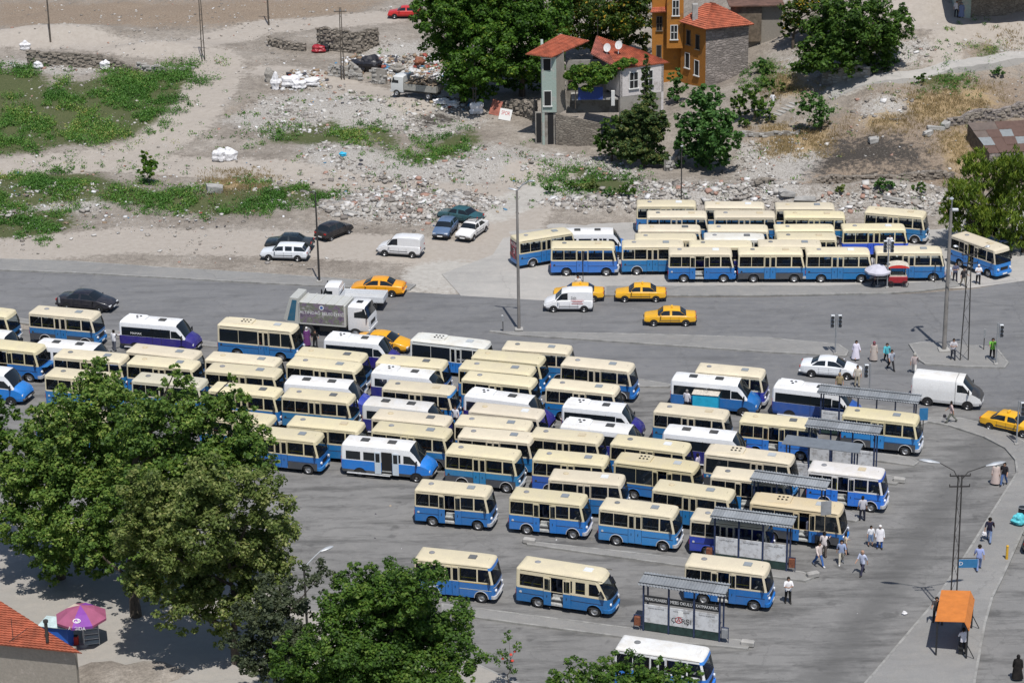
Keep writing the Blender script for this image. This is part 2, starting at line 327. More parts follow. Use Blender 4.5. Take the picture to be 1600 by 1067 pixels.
# ------------------------------------------------------------------ more surface materials
plain('emblemblue', (0.05, 0.12, 0.35), 0.6)
def printmat(name, stops, scale):
    m, nt, b = _new(name); n = noise(nt, scale, 3, 0.6, obj=True); r = ramp(nt, n.outputs['Fac'], stops); nt.links.new(r.outputs[0], b.inputs['Base Color']); b.inputs['Roughness'].default_value = 0.45
printmat('truckprint', [(0.3, (0.10, 0.085, 0.12)), (0.45, (0.22, 0.17, 0.22)), (0.55, (0.16, 0.18, 0.12)), (0.7, (0.36, 0.33, 0.34))], 2.2)
printmat('poster', [(0.35, (0.02, 0.01, 0.02)), (0.5, (0.06, 0.015, 0.03)), (0.6, (0.40, 0.02, 0.05)), (0.75, (0.05, 0.03, 0.05))], 1.8)
def asphalt(name, c0, c1, dust, oil=0.5, wear=True):
    m, nt, b = _new(name)
    n1 = noise(nt, 0.09, 5, 0.6); n2 = noise(nt, 1.1, 5, 0.7); n3 = noise(nt, 22, 3, 0.7)
    c = ramp(nt, n1.outputs['Fac'], [(0.32, c0), (0.68, c1)]).outputs[0]
    d = ramp(nt, n2.outputs['Fac'], [(0.45, (0, 0, 0)), (0.8, (0.6,)*3)]); c = mixc(nt, d.outputs[0], c, dust)
    # drips of oil and tyre wear drawn out along the lanes
    tc = N(nt, 'ShaderNodeNewGeometry'); mp = N(nt, 'ShaderNodeMapping'); mp.inputs['Rotation'].default_value = (0, 0, math.radians(16.6)); mp.inputs['Scale'].default_value = (0.16, 0.75, 1)
    nt.links.new(tc.outputs['Position'], mp.inputs['Vector'])
    n4 = noise(nt, 1.0, 6, 0.72, vec=mp.outputs[0]); o = ramp(nt, n4.outputs['Fac'], [(0.47, (0, 0, 0)), (0.64, (oil,)*3)]); c = mixc(nt, o.outputs[0], c, tuple(v*0.42 for v in c0))
    n5 = noise(nt, 0.8, 3, 0.5); o = ramp(nt, n5.outputs['Fac'], [(0.62, (0, 0, 0)), (0.70, (oil*0.7,)*3)]); c = mixc(nt, o.outputs[0], c, tuple(v*0.45 for v in c0))
    # cracks and joints
    vo = N(nt, 'ShaderNodeTexVoronoi'); vo.feature = 'DISTANCE_TO_EDGE'; vo.inputs['Scale'].default_value = 0.11; nd = noise(nt, 0.9, 5, 0.7)
    add = N(nt, 'ShaderNodeVectorMath'); add.operation = 'MULTIPLY_ADD'; add.inputs[1].default_value = (1.6, 1.6, 0); nt.links.new(nd.outputs['Color'], add.inputs[0]); g2 = N(nt, 'ShaderNodeNewGeometry'); nt.links.new(g2.outputs['Position'], add.inputs[2]); nt.links.new(add.outputs[0], vo.inputs['Vector'])
    cr = ramp(nt, vo.outputs['Distance'], [(0.0, (0.30,)*3), (0.006, (0, 0, 0))]); c = mixc(nt, cr.outputs[0], c, tuple(v*0.5 for v in c0))
    sp = ramp(nt, n3.outputs['Fac'], [(0.3, (0.86,)*3), (0.7, (1.12,)*3)]); c = mixc(nt, 1.0, c, sp.outputs[0], 'MULTIPLY')
    nt.links.new(c, b.inputs['Base Color']); b.inputs['Roughness'].default_value = 0.85; b.inputs['Specular IOR Level'].default_value = 0.3
    if name == 'asphalt_yard':                      # the driven lane, worn darker by tyres
        a_, e_ = G(1283, 1067), G(1432, 850); d_ = (e_-a_)/np.linalg.norm(e_-a_); gm = N(nt, 'ShaderNodeNewGeometry'); dist = None
        for vec, off, lo, hi in (((-d_[1], d_[0], 0), None, 0, 0),):
            sb_ = N(nt, 'ShaderNodeVectorMath'); sb_.operation = 'SUBTRACT'; nt.links.new(gm.outputs['Position'], sb_.inputs[0]); sb_.inputs[1].default_value = tuple(a_); dt = N(nt, 'ShaderNodeVectorMath'); dt.operation = 'DOT_PRODUCT'; nt.links.new(sb_.outputs[0], dt.inputs[0]); dt.inputs[1].default_value = vec
            ab = N(nt, 'ShaderNodeMath'); ab.operation = 'ABSOLUTE'; nt.links.new(dt.outputs['Value'], ab.inputs[0]); ad = N(nt, 'ShaderNodeMath'); ad.operation = 'MULTIPLY_ADD'; nt.links.new(n2.outputs['Fac'], ad.inputs[0]); ad.inputs[1].default_value = 1.6; nt.links.new(ab.outputs[0], ad.inputs[2])
            sc = N(nt, 'ShaderNodeMath'); sc.operation = 'DIVIDE'; nt.links.new(ad.outputs[0], sc.inputs[0]); sc.inputs[1].default_value = 8.0; lr = ramp(nt, sc.outputs[0], [(0.14, (0.62,)*3), (0.36, (0, 0, 0))]); c = mixc(nt, lr.outputs[0], c, tuple(v*0.60 for v in c0)); nt.links.new(c, b.inputs['Base Color'])
    bump(nt, b, n3.outputs['Fac'], 0.25, 0.01); return m
asphalt('asphalt_yard', (0.165, 0.162, 0.157), (0.215, 0.211, 0.203), (0.26, 0.252, 0.24), 0.72)
asphalt('asphalt_road', (0.150, 0.151, 0.155), (0.188, 0.188, 0.190), (0.225, 0.22, 0.21), 0.34)
asphalt('paving', (0.215, 0.212, 0.205), (0.26, 0.255, 0.245), (0.30, 0.285, 0.26), 0.16)
asphalt('plaza_stone', (0.30, 0.285, 0.26), (0.36, 0.335, 0.30), (0.40, 0.36, 0.31), 0.10)
asphalt('lot_dust', (0.33, 0.32, 0.30), (0.42, 0.40, 0.37), (0.47, 0.44, 0.40), 0.14)
plain('kerb', (0.27, 0.265, 0.25), 0.85, 0, 0.3, 1.3); plain('concrete', (0.34, 0.33, 0.31), 0.9, 0, 0.25, 1.6)
def terrain_mat():
    m, nt, b = _new('terrain')
    def attr(n): a = N(nt, 'ShaderNodeAttribute'); a.attribute_name = n; return a.outputs['Fac']
    n1 = noise(nt, 0.22, 6, 0.65); n2 = noise(nt, 1.7, 6, 0.72); n3 = noise(nt, 7.0, 4, 0.7)
    c = ramp(nt, n1.outputs['Fac'], [(0.3, (0.205, 0.178, 0.150)), (0.5, (0.28, 0.248, 0.212)), (0.72, (0.355, 0.322, 0.283))]).outputs[0]
    r = ramp(nt, n2.outputs['Fac'], [(0.35, (0.74,)*3), (0.7, (1.14,)*3)]); c = mixc(nt, 1, c, r.outputs[0], 'MULTIPLY'); r = ramp(nt, n3.outputs['Fac'], [(0.32, (0.72,)*3), (0.5, (1.0,)*3), (0.66, (1.22,)*3)]); c = mixc(nt, 1, c, r.outputs[0], 'MULTIPLY')
    def over(a, col, lo, hi):
        nonlocal c
        md = N(nt, 'ShaderNodeMath'); md.operation = 'MULTIPLY_ADD'; md.inputs[1].default_value = 1.0; nt.links.new(attr(a), md.inputs[0])
        s = N(nt, 'ShaderNodeMath'); s.operation = 'MULTIPLY_ADD'; nt.links.new(n2.outputs['Fac'], s.inputs[0]); s.inputs[1].default_value = 1.7; s.inputs[2].default_value = -0.85; nt.links.new(s.outputs[0], md.inputs[2])
        f = ramp(nt, md.outputs[0], [(lo, (0, 0, 0)), (hi, (1, 1, 1))]); c = mixc(nt, f.outputs[0], c, col)
    bnk = ramp(nt, n3.outputs['Fac'], [(0.3, (0.15, 0.115, 0.085)), (0.5, (0.235, 0.185, 0.14)), (0.7, (0.33, 0.27, 0.21))]).outputs[0]; over('bank', bnk, 0.35, 0.85)
    rub = ramp(nt, n3.outputs['Fac'], [(0.32, (0.20, 0.18, 0.16)), (0.5, (0.34, 0.32, 0.29)), (0.68, (0.50, 0.48, 0.45))]).outputs[0]
    over('rubble', rub, 0.3, 0.7)
    dry = ramp(nt, n3.outputs['Fac'], [(0.3, (0.25, 0.18, 0.105)), (0.7, (0.37, 0.28, 0.16))]).outputs[0]; over('dry', dry, 0.35, 0.75)
    grn = ramp(nt, n3.outputs['Fac'], [(0.3, (0.045, 0.065, 0.025)), (0.7, (0.12, 0.125, 0.06))]).outputs[0]; over('green', grn, 0.4, 0.75)
    brn = ramp(nt, n3.outputs['Fac'], [(0.3, (0.035, 0.032, 0.03)), (0.62, (0.08, 0.07, 0.06)), (0.72, (0.3, 0.28, 0.26))]).outputs[0]; over('burnt', brn, 0.4, 0.7)
    trk = ramp(nt, n2.outputs['Fac'], [(0.3, (0.33, 0.293, 0.252)), (0.7, (0.40, 0.362, 0.318))]).outputs[0]; over('track', trk, 0.25, 0.6)
    pal = ramp(nt, n2.outputs['Fac'], [(0.3, (0.34, 0.32, 0.29)), (0.7, (0.46, 0.44, 0.40))]).outputs[0]; over('pale', pal, 0.3, 0.75)
    nt.links.new(c, b.inputs['Base Color']); b.inputs['Roughness'].default_value = 0.95; b.inputs['Specular IOR Level'].default_value = 0.1
    bump(nt, b, n3.outputs['Fac'], 0.6, 0.06)
terrain_mat()

# ------------------------------------------------------------------ mounds and hollows of the waste ground
for px, py, rx, ry, h in [(95, 75, 9, 2.5, 1.5), (250, 92, 6, 2.0, 0.9), (600, 318, 6.5, 2.0, 1.1), (690, 322, 4, 1.6, 0.7), (500, 240, 7, 3, 0.6), (640, 170, 7, 3.0, 1.2), (1050, 318, 8, 1.8, 1.5), (1240, 312, 9, 2.0, 1.9), (1400, 305, 6, 2.2, 1.6), (930, 310, 4, 1.6, 0.8), (330, 295, 5, 2, 0.7), (110, 290, 8, 2.5, 0.8), (760, 250, 7, 3, 0.6), (652, 112, 4.5, 1.8, 1.3), (470, 128, 4, 1.5, 0.5)]:
    q = G(px, py, 0.8); BUMPS.append((q[0], q[1], rx, ry, h))

# ------------------------------------------------------------------ the ground
xs = np.concatenate([[-1500, -900, -500, -300, -200, -140, -100, -80], np.arange(-70, 70.01, 0.55), [80, 100, 140, 200, 300, 500, 900, 1500]])
ys = np.concatenate([[-60, 0, 60, 100, 140, 170, 190], np.arange(198, 312.01, 0.55), np.arange(316, 420, 6), [440, 480, 540, 640, 800, 1100, 1600, 2600]])
XX, YY = np.meshgrid(xs, ys); ZZ = height(XX, YY); V = np.stack([XX, YY, ZZ], -1).reshape(-1, 3)
nx, ny = len(xs), len(ys); I = np.arange(nx*ny).reshape(ny, nx)
F = np.stack([I[:-1, :-1], I[:-1, 1:], I[1:, 1:], I[1:, :-1]], -1).reshape(-1, 4)
me = bpy.data.meshes.new('ground'); me.from_pydata(V.tolist(), [], F.tolist()); me.materials.append(MATS['terrain'])
me.polygons.foreach_set('use_smooth', [True]*len(me.polygons))
PX = np.array([proj(v) if 150 < v[1] < 330 else (-9e3, -9e3) for v in V])     # only to look up which patch of ground a point belongs to
def world_poly(pts): return np.array([T(*p)[:2] for p in pts])
def in_poly(P, poly):
    x, y = P[:, 0], P[:, 1]; c = np.zeros(len(P), bool); n = len(poly); j = n-1
    for i in range(n):
        xi, yi = poly[i]; xj, yj = poly[j]
        c ^= ((yi > y) != (yj > y)) & (x < (xj-xi)*(y-yi)/((yj-yi) if yj != yi else 1e-9)+xi); j = i
    return c
def line_dist(P, pts):
    d = np.full(len(P), 1e9)
    for a, b in zip(pts, pts[1:]):
        ab = b-a; t = np.clip(((P-a)@ab)/(ab@ab+1e-9), 0, 1); d = np.minimum(d, np.linalg.norm(P-(a+t[:, None]*ab), axis=1))
    return d
def poly_mask(polys, soft):
    m = np.zeros(len(V))
    for pl in polys:
        w_ = world_poly(pl); lo = w_.min(0)-3; hi = w_.max(0)+3
        sel = np.where((V[:, 0] > lo[0]) & (V[:, 0] < hi[0]) & (V[:, 1] > lo[1]) & (V[:, 1] < hi[1]))[0]
        if not len(sel): continue
        P = V[sel, :2]; ins = in_poly(P, w_); d = line_dist(P, np.vstack([w_, w_[:1]])); sd_ = np.where(ins, d, -d)
        m[sel] = np.maximum(m[sel], np.clip(0.5+sd_/soft, 0, 1))
    return m
def path_mask(paths):
    m = np.zeros(len(V))
    for pts, wd in paths:
        w_ = world_poly(pts); lo = w_.min(0)-6; hi = w_.max(0)+6
        sel = np.where((V[:, 0] > lo[0]) & (V[:, 0] < hi[0]) & (V[:, 1] > lo[1]) & (V[:, 1] < hi[1]))[0]
        d = line_dist(V[sel, :2], w_); m[sel] = np.maximum(m[sel], np.clip(1.0-(d-wd*0.4)/2.2, 0, 1))
    return m
GREEN = [[(-40, 112), (60, 105), (85, 135), (130, 125), (180, 112), (250, 108), (330, 98), (345, 112), (290, 150), (250, 195), (190, 222), (100, 228), (60, 238), (-40, 245)],
         [(-30, 275), (60, 262), (150, 270), (210, 290), (330, 300), (400, 285), (480, 290), (420, 335), (330, 338), (240, 325), (150, 315), (-30, 330)],
         [(-30, 330), (110, 328), (125, 350), (60, 378), (-30, 385)],
         [(410, 222), (450, 203), (520, 185), (560, 205), (570, 218), (490, 228)], [(630, 250), (690, 215), (740, 202), (752, 218), (720, 245), (660, 258)], [(560, 200), (600, 195), (630, 225), (600, 240)],
         [(400, 285), (500, 290), (530, 310), (430, 325)], [(850, 280), (880, 262), (930, 262), (1000, 285), (990, 308), (920, 305)],
         [(1425, 110), (1500, 118), (1530, 135), (1440, 145)], [(1490, 45), (1545, 40), (1550, 62), (1495, 62)], [(1530, 75), (1562, 70), (1562, 92), (1530, 95)], [(1180, 95), (1210, 90), (1215, 140), (1180, 140)]]
RUBBLE = [[(470, 225), (560, 225), (640, 250), (760, 225), (860, 240), (960, 250), (1000, 260), (1000, 312), (860, 310), (800, 280), (700, 292), (560, 285), (480, 262)],
          [(500, 315), (560, 292), (720, 300), (780, 312), (740, 345), (690, 352), (600, 345), (520, 335)], [(840, 310), (980, 285), (1120, 285), (1260, 295), (1400, 305), (1480, 300), (1480, 335), (1300, 328), (1100, 322), (990, 318), (900, 322), (850, 322)],
          [(350, 190), (420, 150), (520, 135), (620, 155), (700, 165), (760, 190), (700, 215), (560, 200), (430, 215)], [(-20, 300), (120, 290), (200, 305), (150, 330), (-20, 345)], [(380, 300), (420, 285), (500, 305), (420, 330), (300, 335)],
          [(0, 95), (120, 100), (180, 108), (100, 118), (0, 112)], [(560, 70), (660, 65), (690, 120), (600, 125)], [(1200, 90), (1320, 80), (1440, 60), (1520, 70), (1420, 105), (1250, 120)], [(1150, 225), (1260, 215), (1300, 250), (1260, 285), (1150, 285)], [(1340, 160), (1420, 150), (1430, 180), (1350, 195)], [(1560, 60), (1600, 55), (1600, 80), (1560, 82)]]
for nm, vals in (('track', path_mask([([(-30, 262), (120, 254), (230, 234), (290, 192), (325, 145), (342, 108), (330, 88)], 4.2), ([(-30, 55), (120, 63), (260, 76), (340, 62), (420, 40), (600, 27)], 3.6), ([(150, 250), (400, 268), (560, 288), (700, 302), (800, 300), (840, 275)], 4.2), ([(840, 275), (800, 330), (760, 400), (700, 420)], 6.0), ([(-30, 395), (200, 375), (420, 380), (640, 390), (760, 400)], 6.0), ([(420, 112), (520, 125), (600, 150), (650, 160)], 2.5), ([(1440, 20), (1520, 40), (1620, 48)], 6), ([(1480, 50), (1478, 100)], 1.0)])),
                 ('pale', path_mask([([(700, 430), (790, 440), (860, 450)], 7.0), ([(760, 330), (850, 300)], 4.0), ([(1310, 140), (1340, 132)], 1.0)])),
                 ('green', poly_mask(GREEN, 3.5)), ('rubble', poly_mask(RUBBLE, 5.0)), ('burnt', poly_mask([[(1300, 215), (1400, 208), (1455, 235), (1440, 262), (1330, 262), (1260, 275), (1270, 255)], [(640, 170), (700, 165), (715, 190), (660, 205)], [(1330, 265), (1480, 262), (1480, 280), (1330, 280)]], 8.0)),
                 ('bank', poly_mask([[(1150, 195), (1280, 200), (1340, 150), (1480, 115), (1620, 105), (1620, 290), (1150, 296)], [(1200, 95), (1440, 55), (1600, 60), (1600, 88), (1400, 112), (1280, 140)], [(350, 175), (430, 148), (640, 165), (700, 170), (640, 200), (400, 210)], [(-20, 0), (600, 0), (560, 22), (300, 45), (-20, 45)]], 6.0)),
                 ('dry', poly_mask([[(1410, 150), (1540, 135), (1560, 165), (1480, 190), (1430, 188)], [(1190, 195), (1300, 200), (1300, 235), (1200, 245)], [(1340, 185), (1400, 175), (1420, 200), (1350, 205)], [(330, 275), (400, 272), (420, 300), (340, 300)], [(1200, 120), (1260, 115), (1260, 150), (1210, 150)], [(1470, 210), (1520, 200), (1520, 260), (1480, 280)]], 3.5))):
    a = me.attributes.new(nm, 'FLOAT', 'POINT'); a.data.foreach_set('value', vals.astype(np.float32))
struct(obj('ground', me))

# ------------------------------------------------------------------ street, yard, pavements
def sheet(name, pts, z, mat, thick=0.0, kerb=False):
    """level sheet whose outline is given by points of the photograph; thick > 0 makes it a raised slab"""
    P = [G(x, y, z)[:2] for x, y in pts]
    ar_ = sum(P[i][0]*P[(i+1) % len(P)][1]-P[(i+1) % len(P)][0]*P[i][1] for i in range(len(P)))
    if ar_ < 0: P = P[::-1]
    mb = MB(); n = len(P)
    mb.add([(x, y, z) for x, y in P], [tuple(range(n))])
    if thick:
        for i in range(n):
            a, b = P[i], P[(i+1) % n]; mb.quad((a[0], a[1], z-thick), (b[0], b[1], z-thick), (b[0], b[1], z), (a[0], a[1], z), 1)
    o = struct(obj(name, mb.mesh(name, [mat, 'kerb'] if thick else mat)))
    if kerb:
        kb = MB()
        for i in range(n):
            a = np.array(P[i]); b = np.array(P[(i+1) % n]); d = b-a; ln = np.linalg.norm(d)
            if ln < 0.3: continue
            d = d/ln; nrm = np.array([d[1], -d[0]]); k = max(1, int(ln/1.0)) if ln < 60 else 1
            for q in range(k):
                u = a+d*(ln*q/k+0.008); v = a+d*(ln*(q+1)/k-0.008); dz = random.uniform(-0.012, 0.012)
                p1, p2 = u+nrm*0.012, v+nrm*0.012; p3, p4 = v-nrm*0.14, u-nrm*0.14
                kb.add([(p[0], p[1], zz) for zz in (z-thick, z+0.012+dz) for p in (p1, p2, p3, p4)], [(4, 5, 6, 7), (0, 1, 5, 4), (1, 2, 6, 5), (2, 3, 7, 6), (3, 0, 4, 7)])
        stuff(obj('kerbstones', kb.mesh('kerbstones', 'kerb'), o))
    return o
PV = 0.12
sheet('yard', [(-700, 500), (2300, 560), (3200, 1300), (-1500, 1300)], 0.004, 'asphalt_yard')
sheet('road', [(-700, 379), (0, 421), (400, 442), (700, 460), (950, 465), (1200, 464), (1420, 459), (1520, 452), (1620, 434), (2300, 330), (2300, 620), (1600, 636), (1440, 636), (1240, 625), (1000, 598), (640, 560), (330, 537), (165, 516), (0, 494), (-700, 420)], 0.008, 'asphalt_road')
sheet('parking_lot', [(690, 428), (770, 398), (800, 350), (980, 318), (1200, 316), (1460, 322), (1620, 330), (1620, 436), (1520, 450), (1420, 452), (1200, 456), (960, 458), (860, 470), (720, 462)], 0.012, 'lot_dust')
sheet('far_pavement', [(-700, 345), (0, 404), (120, 408), (250, 417), (400, 426), (560, 437), (650, 444), (640, 452), (560, 449), (400, 441.5), (250, 433), (120, 426), (0, 421.5), (-700, 378)], PV, 'paving', PV, True)
sheet('lot_pavement', [(945, 447), (1100, 446), (1300, 446), (1420, 442), (1490, 437), (1500, 446), (1440, 454), (1380, 458), (1200, 461), (1000, 461.5), (945, 461)], PV, 'paving', PV, True)
sheet('median', [(765, 517), (800, 518), (1000, 521), (1200, 527), (1310, 537), (1326, 548), (1322, 556), (1200, 549.5), (1000, 536), (800, 522.5)], PV, 'paving', PV, True)
sheet('island', [(1420, 537), (1440, 534), (1540, 540), (1560, 546), (1576, 566), (1570, 574), (1500, 572), (1445, 568), (1436, 562)], PV, 'paving', PV, True)
sheet('yard_edge', [(-200, 466), (165, 514.5), (330, 534), (640, 557), (990, 590), (1050, 600), (1045, 604), (985, 603), (640, 565), (330, 541), (165, 521), (-200, 474)], PV, 'paving', PV, True)
sheet('side_pavement', [(1450, 652), (1500, 652), (1545, 662), (1600, 688), (1700, 740), (1700, 760), (1600, 828), (1570, 895), (1552, 932), (1540, 975), (1525, 1060), (1505, 1200), (1240, 1200), (1350, 1067), (1450, 950), (1505, 870), (1555, 790), (1588, 738), (1586, 718), (1570, 699), (1537, 682), (1482, 664), (1444, 657)], PV, 'paving', PV, True)
PLAT = [('platform', [(690, 942), (985, 980), (1160, 999), (1172, 1006), (1168, 1013), (985, 996), (800, 972), (690, 956)]), ('platform', [(821, 844), (1070, 871), (1255, 893), (1272, 901), (1258, 907), (1069, 884), (824, 850)]),
        ('platform', [(1150, 774), (1330, 800), (1345, 808), (1338, 814), (1150, 787)]), ('platform', [(1200, 712), (1395, 743), (1407, 750), (1400, 756), (1200, 726)]), ('platform', [(1240, 690), (1425, 714), (1436, 721), (1428, 727), (1240, 702)]), ('platform', [(1270, 634), (1442, 652), (1450, 658), (1440, 663), (1270, 646)])]
for nm, pl in PLAT: sheet(nm, pl, PV, 'paving', PV, True)
sheet('plaza', [(-700, 720), (60, 800), (330, 870), (480, 950), (690, 1010), (840, 1080), (900, 1300), (-900, 1300)], 0.06, 'plaza_stone', 0.06, True)
# bare earth beside the corner house
q = G(190, 1062, 0.06); mb = MB(); vs = []; n = 20
for k in range(5):
    for i in range(n): a = 2*math.pi*i/n; r_ = 1-k/5.0; w_ = 1+0.18*math.sin(3*a+k)+0.1*math.sin(7*a); vs.append((q[0]+3.4*r_*w_*math.cos(a), q[1]+2.6*r_*w_*math.sin(a), 0.055+0.32*(1-r_**2)))
mb.add(vs, [(r*n+i, r*n+(i+1) % n, (r+1)*n+(i+1) % n, (r+1)*n+i) for r in range(4) for i in range(n)]+[tuple(range(4*n, 5*n))]); struct(obj('earth_mound', mb.mesh('earth_mound', 'terrain', True, 80)))
# ------------------------------------------------------------------ wheels
def wheel_meshes(r, wd):
    """tyre and rim, axle along y, outer face towards -y"""
    t = MB(); n = 18; prof = [(0.58*r, -wd/2), (0.80*r, -wd/2-0.004), (0.95*r, -wd/2+0.012), (r, -wd/2+0.05), (r, wd/2-0.05), (0.95*r, wd/2), (0.58*r, wd/2)]
    vs = []; fs = []
    for i in range(n):
        a = 2*math.pi*i/n
        for q, y in prof: vs.append((q*math.cos(a), y, q*math.sin(a)))
    k = len(prof)
    for i in range(n):
        for j in range(k-1):
            a, b = i*k+j, ((i+1) % n)*k+j; fs.append((a, b, b+1, a+1))
    t.add(vs, fs)
    d = MB(); prof = [(0.60*r, -wd/2-0.002), (0.56*r, -wd/2+0.012), (0.42*r, -wd/2+0.05), (0.30*r, -wd/2+0.02), (0.16*r, -wd/2-0.01), (0.0, -wd/2-0.015)]
    vs = []; fs = []; k = len(prof)
    for i in range(n):
        a = 2*math.pi*i/n
        for q, y in prof: vs.append((q*math.cos(a), y, q*math.sin(a)))
    for i in range(n):
        for j in range(k-1):
            a, b = i*k+j, ((i+1) % n)*k+j; fs.append((a, b, b+1, a+1))
    d.add(vs, fs)
    return t.mesh('tyre', 'rubber', True), d.mesh('rim', 'rim', True, 30)
WHEEL = {}
def wheels(r, wd, spots):
    """spots: (x, y); wheels on the left side are turned round"""
    if (r, wd) not in WHEEL: WHEEL[(r, wd)] = wheel_meshes(r, wd)
    out = []
    for x, y in spots: out.append((x, y, r, *WHEEL[(r, wd)]))
    return out
def put_wheels(root, ws):
    for x, y, r, t, d in ws:
        o = obj('wheel', t, root, (x, y, r), math.pi if y > 0 else 0.0); obj('rim', d, o)

# ------------------------------------------------------------------ midibuses
def outline(L, hw, d=0.0, rf=0.30, rr=0.10):
    """plan outline, anticlockwise from the rear right corner (x forward, right side at -y)"""
    pts = []
    for a in (180, 225, 270): pts.append((d+rr+(rr)*math.cos(math.radians(a)), -hw+d+rr+rr*math.sin(math.radians(a))))
    pts += [(L*k, -hw+d) for k in (0.15, 0.35, 0.55, 0.75)]
    f = [(L-rf, -hw+d), (L-rf*0.45-d, -hw+d+0.05), (L-rf*0.16-d, -hw+0.2+d), (L-0.02-d, -hw*0.45), (L-d, 0)]
    pts += f; pts += [(x, -y) for x, y in reversed(pts[:-1])]
    return pts
def pieces(mb):
    """splits a builder into its connected pieces (corners that share a place count as joined)"""
    key = {}; par = {}
    def find(a):
        while par[a] != a: a = par[a]
        return a
    ids = [key.setdefault(tuple(round(c, 3) for c in p), len(key)) for p in mb.v]
    for i in set(ids): par[i] = i
    for f in mb.f:
        for i in f[1:]: par[find(ids[i])] = find(ids[f[0]])
    out = {}
    for f in mb.f: out.setdefault(find(ids[f[0]]), []).append(f)
    res = []
    for fs in out.values():
        used = sorted(set(i for f in fs for i in f)); mp = {i: k for k, i in enumerate(used)}; q = MB(); q.add([mb.v[i] for i in used], [tuple(mp[i] for i in f) for f in fs]); res.append(q)
    return res
BUSMESH = {}
def bus_parts(kind):
    """meshes of one kind of bus. A: boxy city midibus, D: dark glazed with roof unit, R: round-nosed"""
    if kind in BUSMESH: return BUSMESH[kind]
    L = {'A': 5.70, 'D': 6.45, 'R': 6.0}[kind]; hw = 0.965
    zb, zs, belt, w0, w1, eave, top = 0.36, 0.90, 1.42, 1.50, 2.35, 2.50, 2.70
    if kind == 'D': belt, w0, w1, eave, top = 1.22, 1.30, 2.34, 2.56, 2.74
    if kind == 'R': belt, w0, w1 = 1.34, 1.46, 2.24
    rake = {'A': 0.26, 'D': 0.30, 'R': 0.62}[kind]
    rf = {'A': 0.26, 'D': 0.30, 'R': 0.46}[kind]
    rx, fx = (0.235*L, 0.83*L) if kind != 'D' else (0.25*L, 0.80*L)
    wr, ar = 0.385, 0.475
    d0, d1 = {'A': (0.385, 0.56), 'D': (0.52, 0.66), 'R': (0.36, 0.53)}[kind]; d0 *= L; d1 *= L
    def df(x, y, z):
        if z > belt:
            t = z-belt; y = y*(1-0.035*t)
            wt = min(max((x-(L-1.15))/0.75, 0), 1); x = x-wt*rake*(t/(eave-belt))**1.15
            wt = min(max((0.5-x)/0.5, 0), 1); x = x+wt*0.03*t
        else:
            t = (belt-z); y = y*(1-0.02*max(0, t-0.7)); wt = min(max((x-(L-0.6))/0.6, 0), 1); x = x+wt*0.05*min(t, 0.5)
        return (x-L/2, y, z)
    xs = sorted(set([0.10, L-rf, d0, d1]+[c+ar*math.cos(math.radians(a)) for c in (rx, fx) for a in range(0, 181, 18)]+[0.5*L]))
    xs = [x for x in xs if 0.10 <= x <= L-rf]
    def bot(x, z0):
        z = z0
        for c in (rx, fx):
            q = ar*ar-(x-c)**2
            if q > -1e-9: z = max(z, wr+math.sqrt(max(q, 0)))
        return z
    def side(mb, z0, z1, s, gap):
        y = s*hw
        for a, b in zip(xs, xs[1:]):
            if gap and s < 0 and a >= d0-1e-6 and b <= d1+1e-6: continue
            za, zb_ = bot(a, z0), bot(b, z0)
            if za >= z1 and zb_ >= z1: continue
            za, zb_ = min(za, z1), min(zb_, z1)
            q = [(a, y, za), (b, y, zb_), (b, y, z1), (a, y, z1)]
            mb.quad(*(q if s < 0 else q[::-1]))
    po = outline(L, hw, 0, rf); nfr = [i for i, p in enumerate(po) if p[0] >= L-rf-1e-6]; nre = [len(po)-3, len(po)-2, len(po)-1, 0, 1, 2]
    FR = [po[i] for i in nfr]; RE = [(p[0], p[1]) for p in [po[i] for i in nre]]
    def strip(mb, pts, z0, z1, i0=0, i1=None):
        pts = pts[i0:i1]
        for (xa, ya), (xb, yb) in zip(pts, pts[1:]): mb.quad((xa, ya, z0), (xb, yb, z0), (xb, yb, z1), (xa, ya, z1))
    P = {}
    # lower body, skirt
    mb = MB(); side(mb, zs, belt, -1, True); side(mb, zs, belt, 1, False); strip(mb, FR, 0.60, 1.10); strip(mb, FR, 1.10, belt-0.04); strip(mb, RE, zs, belt)
    P['body'] = mb.xf(df).mesh('body', 'paint', True, 35)
    mb = MB(); side(mb, zb, zs, -1, True); side(mb, zb, zs, 1, False); strip(mb, RE, zb, zs); strip(mb, FR, zb+0.05, 0.60)
    P['skirt'] = [q.mesh('skirt', 'paint', True, 35) for q in pieces(mb.xf(df))]
    mb = MB(); 
    for c in (rx, fx):
        for s in (-1, 1):
            pts = [(c+ar*1.03*math.cos(math.radians(a)), s*(hw+0.012), wr+ar*1.03*math.sin(math.radians(a))) for a in range(0, 181, 18)]
            mb.tube(pts, 0.028, 5)
    P['arch'] = mb.xf(df).mesh('wheel_arch', 'paint', True)
    # windows: list of (x0, x1) on each side
    ws = {'A': [(0.025, 0.197), (0.204, 0.379), (0.566, 0.775), (0.792, 0.965)], 'D': [(0.03, 0.27), (0.275, 0.515), (0.665, 0.80), (0.81, 0.955)], 'R': [(0.045, 0.345), (0.54, 0.60), (0.635, 0.735), (0.775, 0.955)]}[kind]
    ws = [(a*L, b*L) for a, b in ws]
    wl = [(0.025*L, 0.25*L), (0.26*L, 0.50*L), (0.51*L, 0.775*L), ws[3]]
    mb = MB()
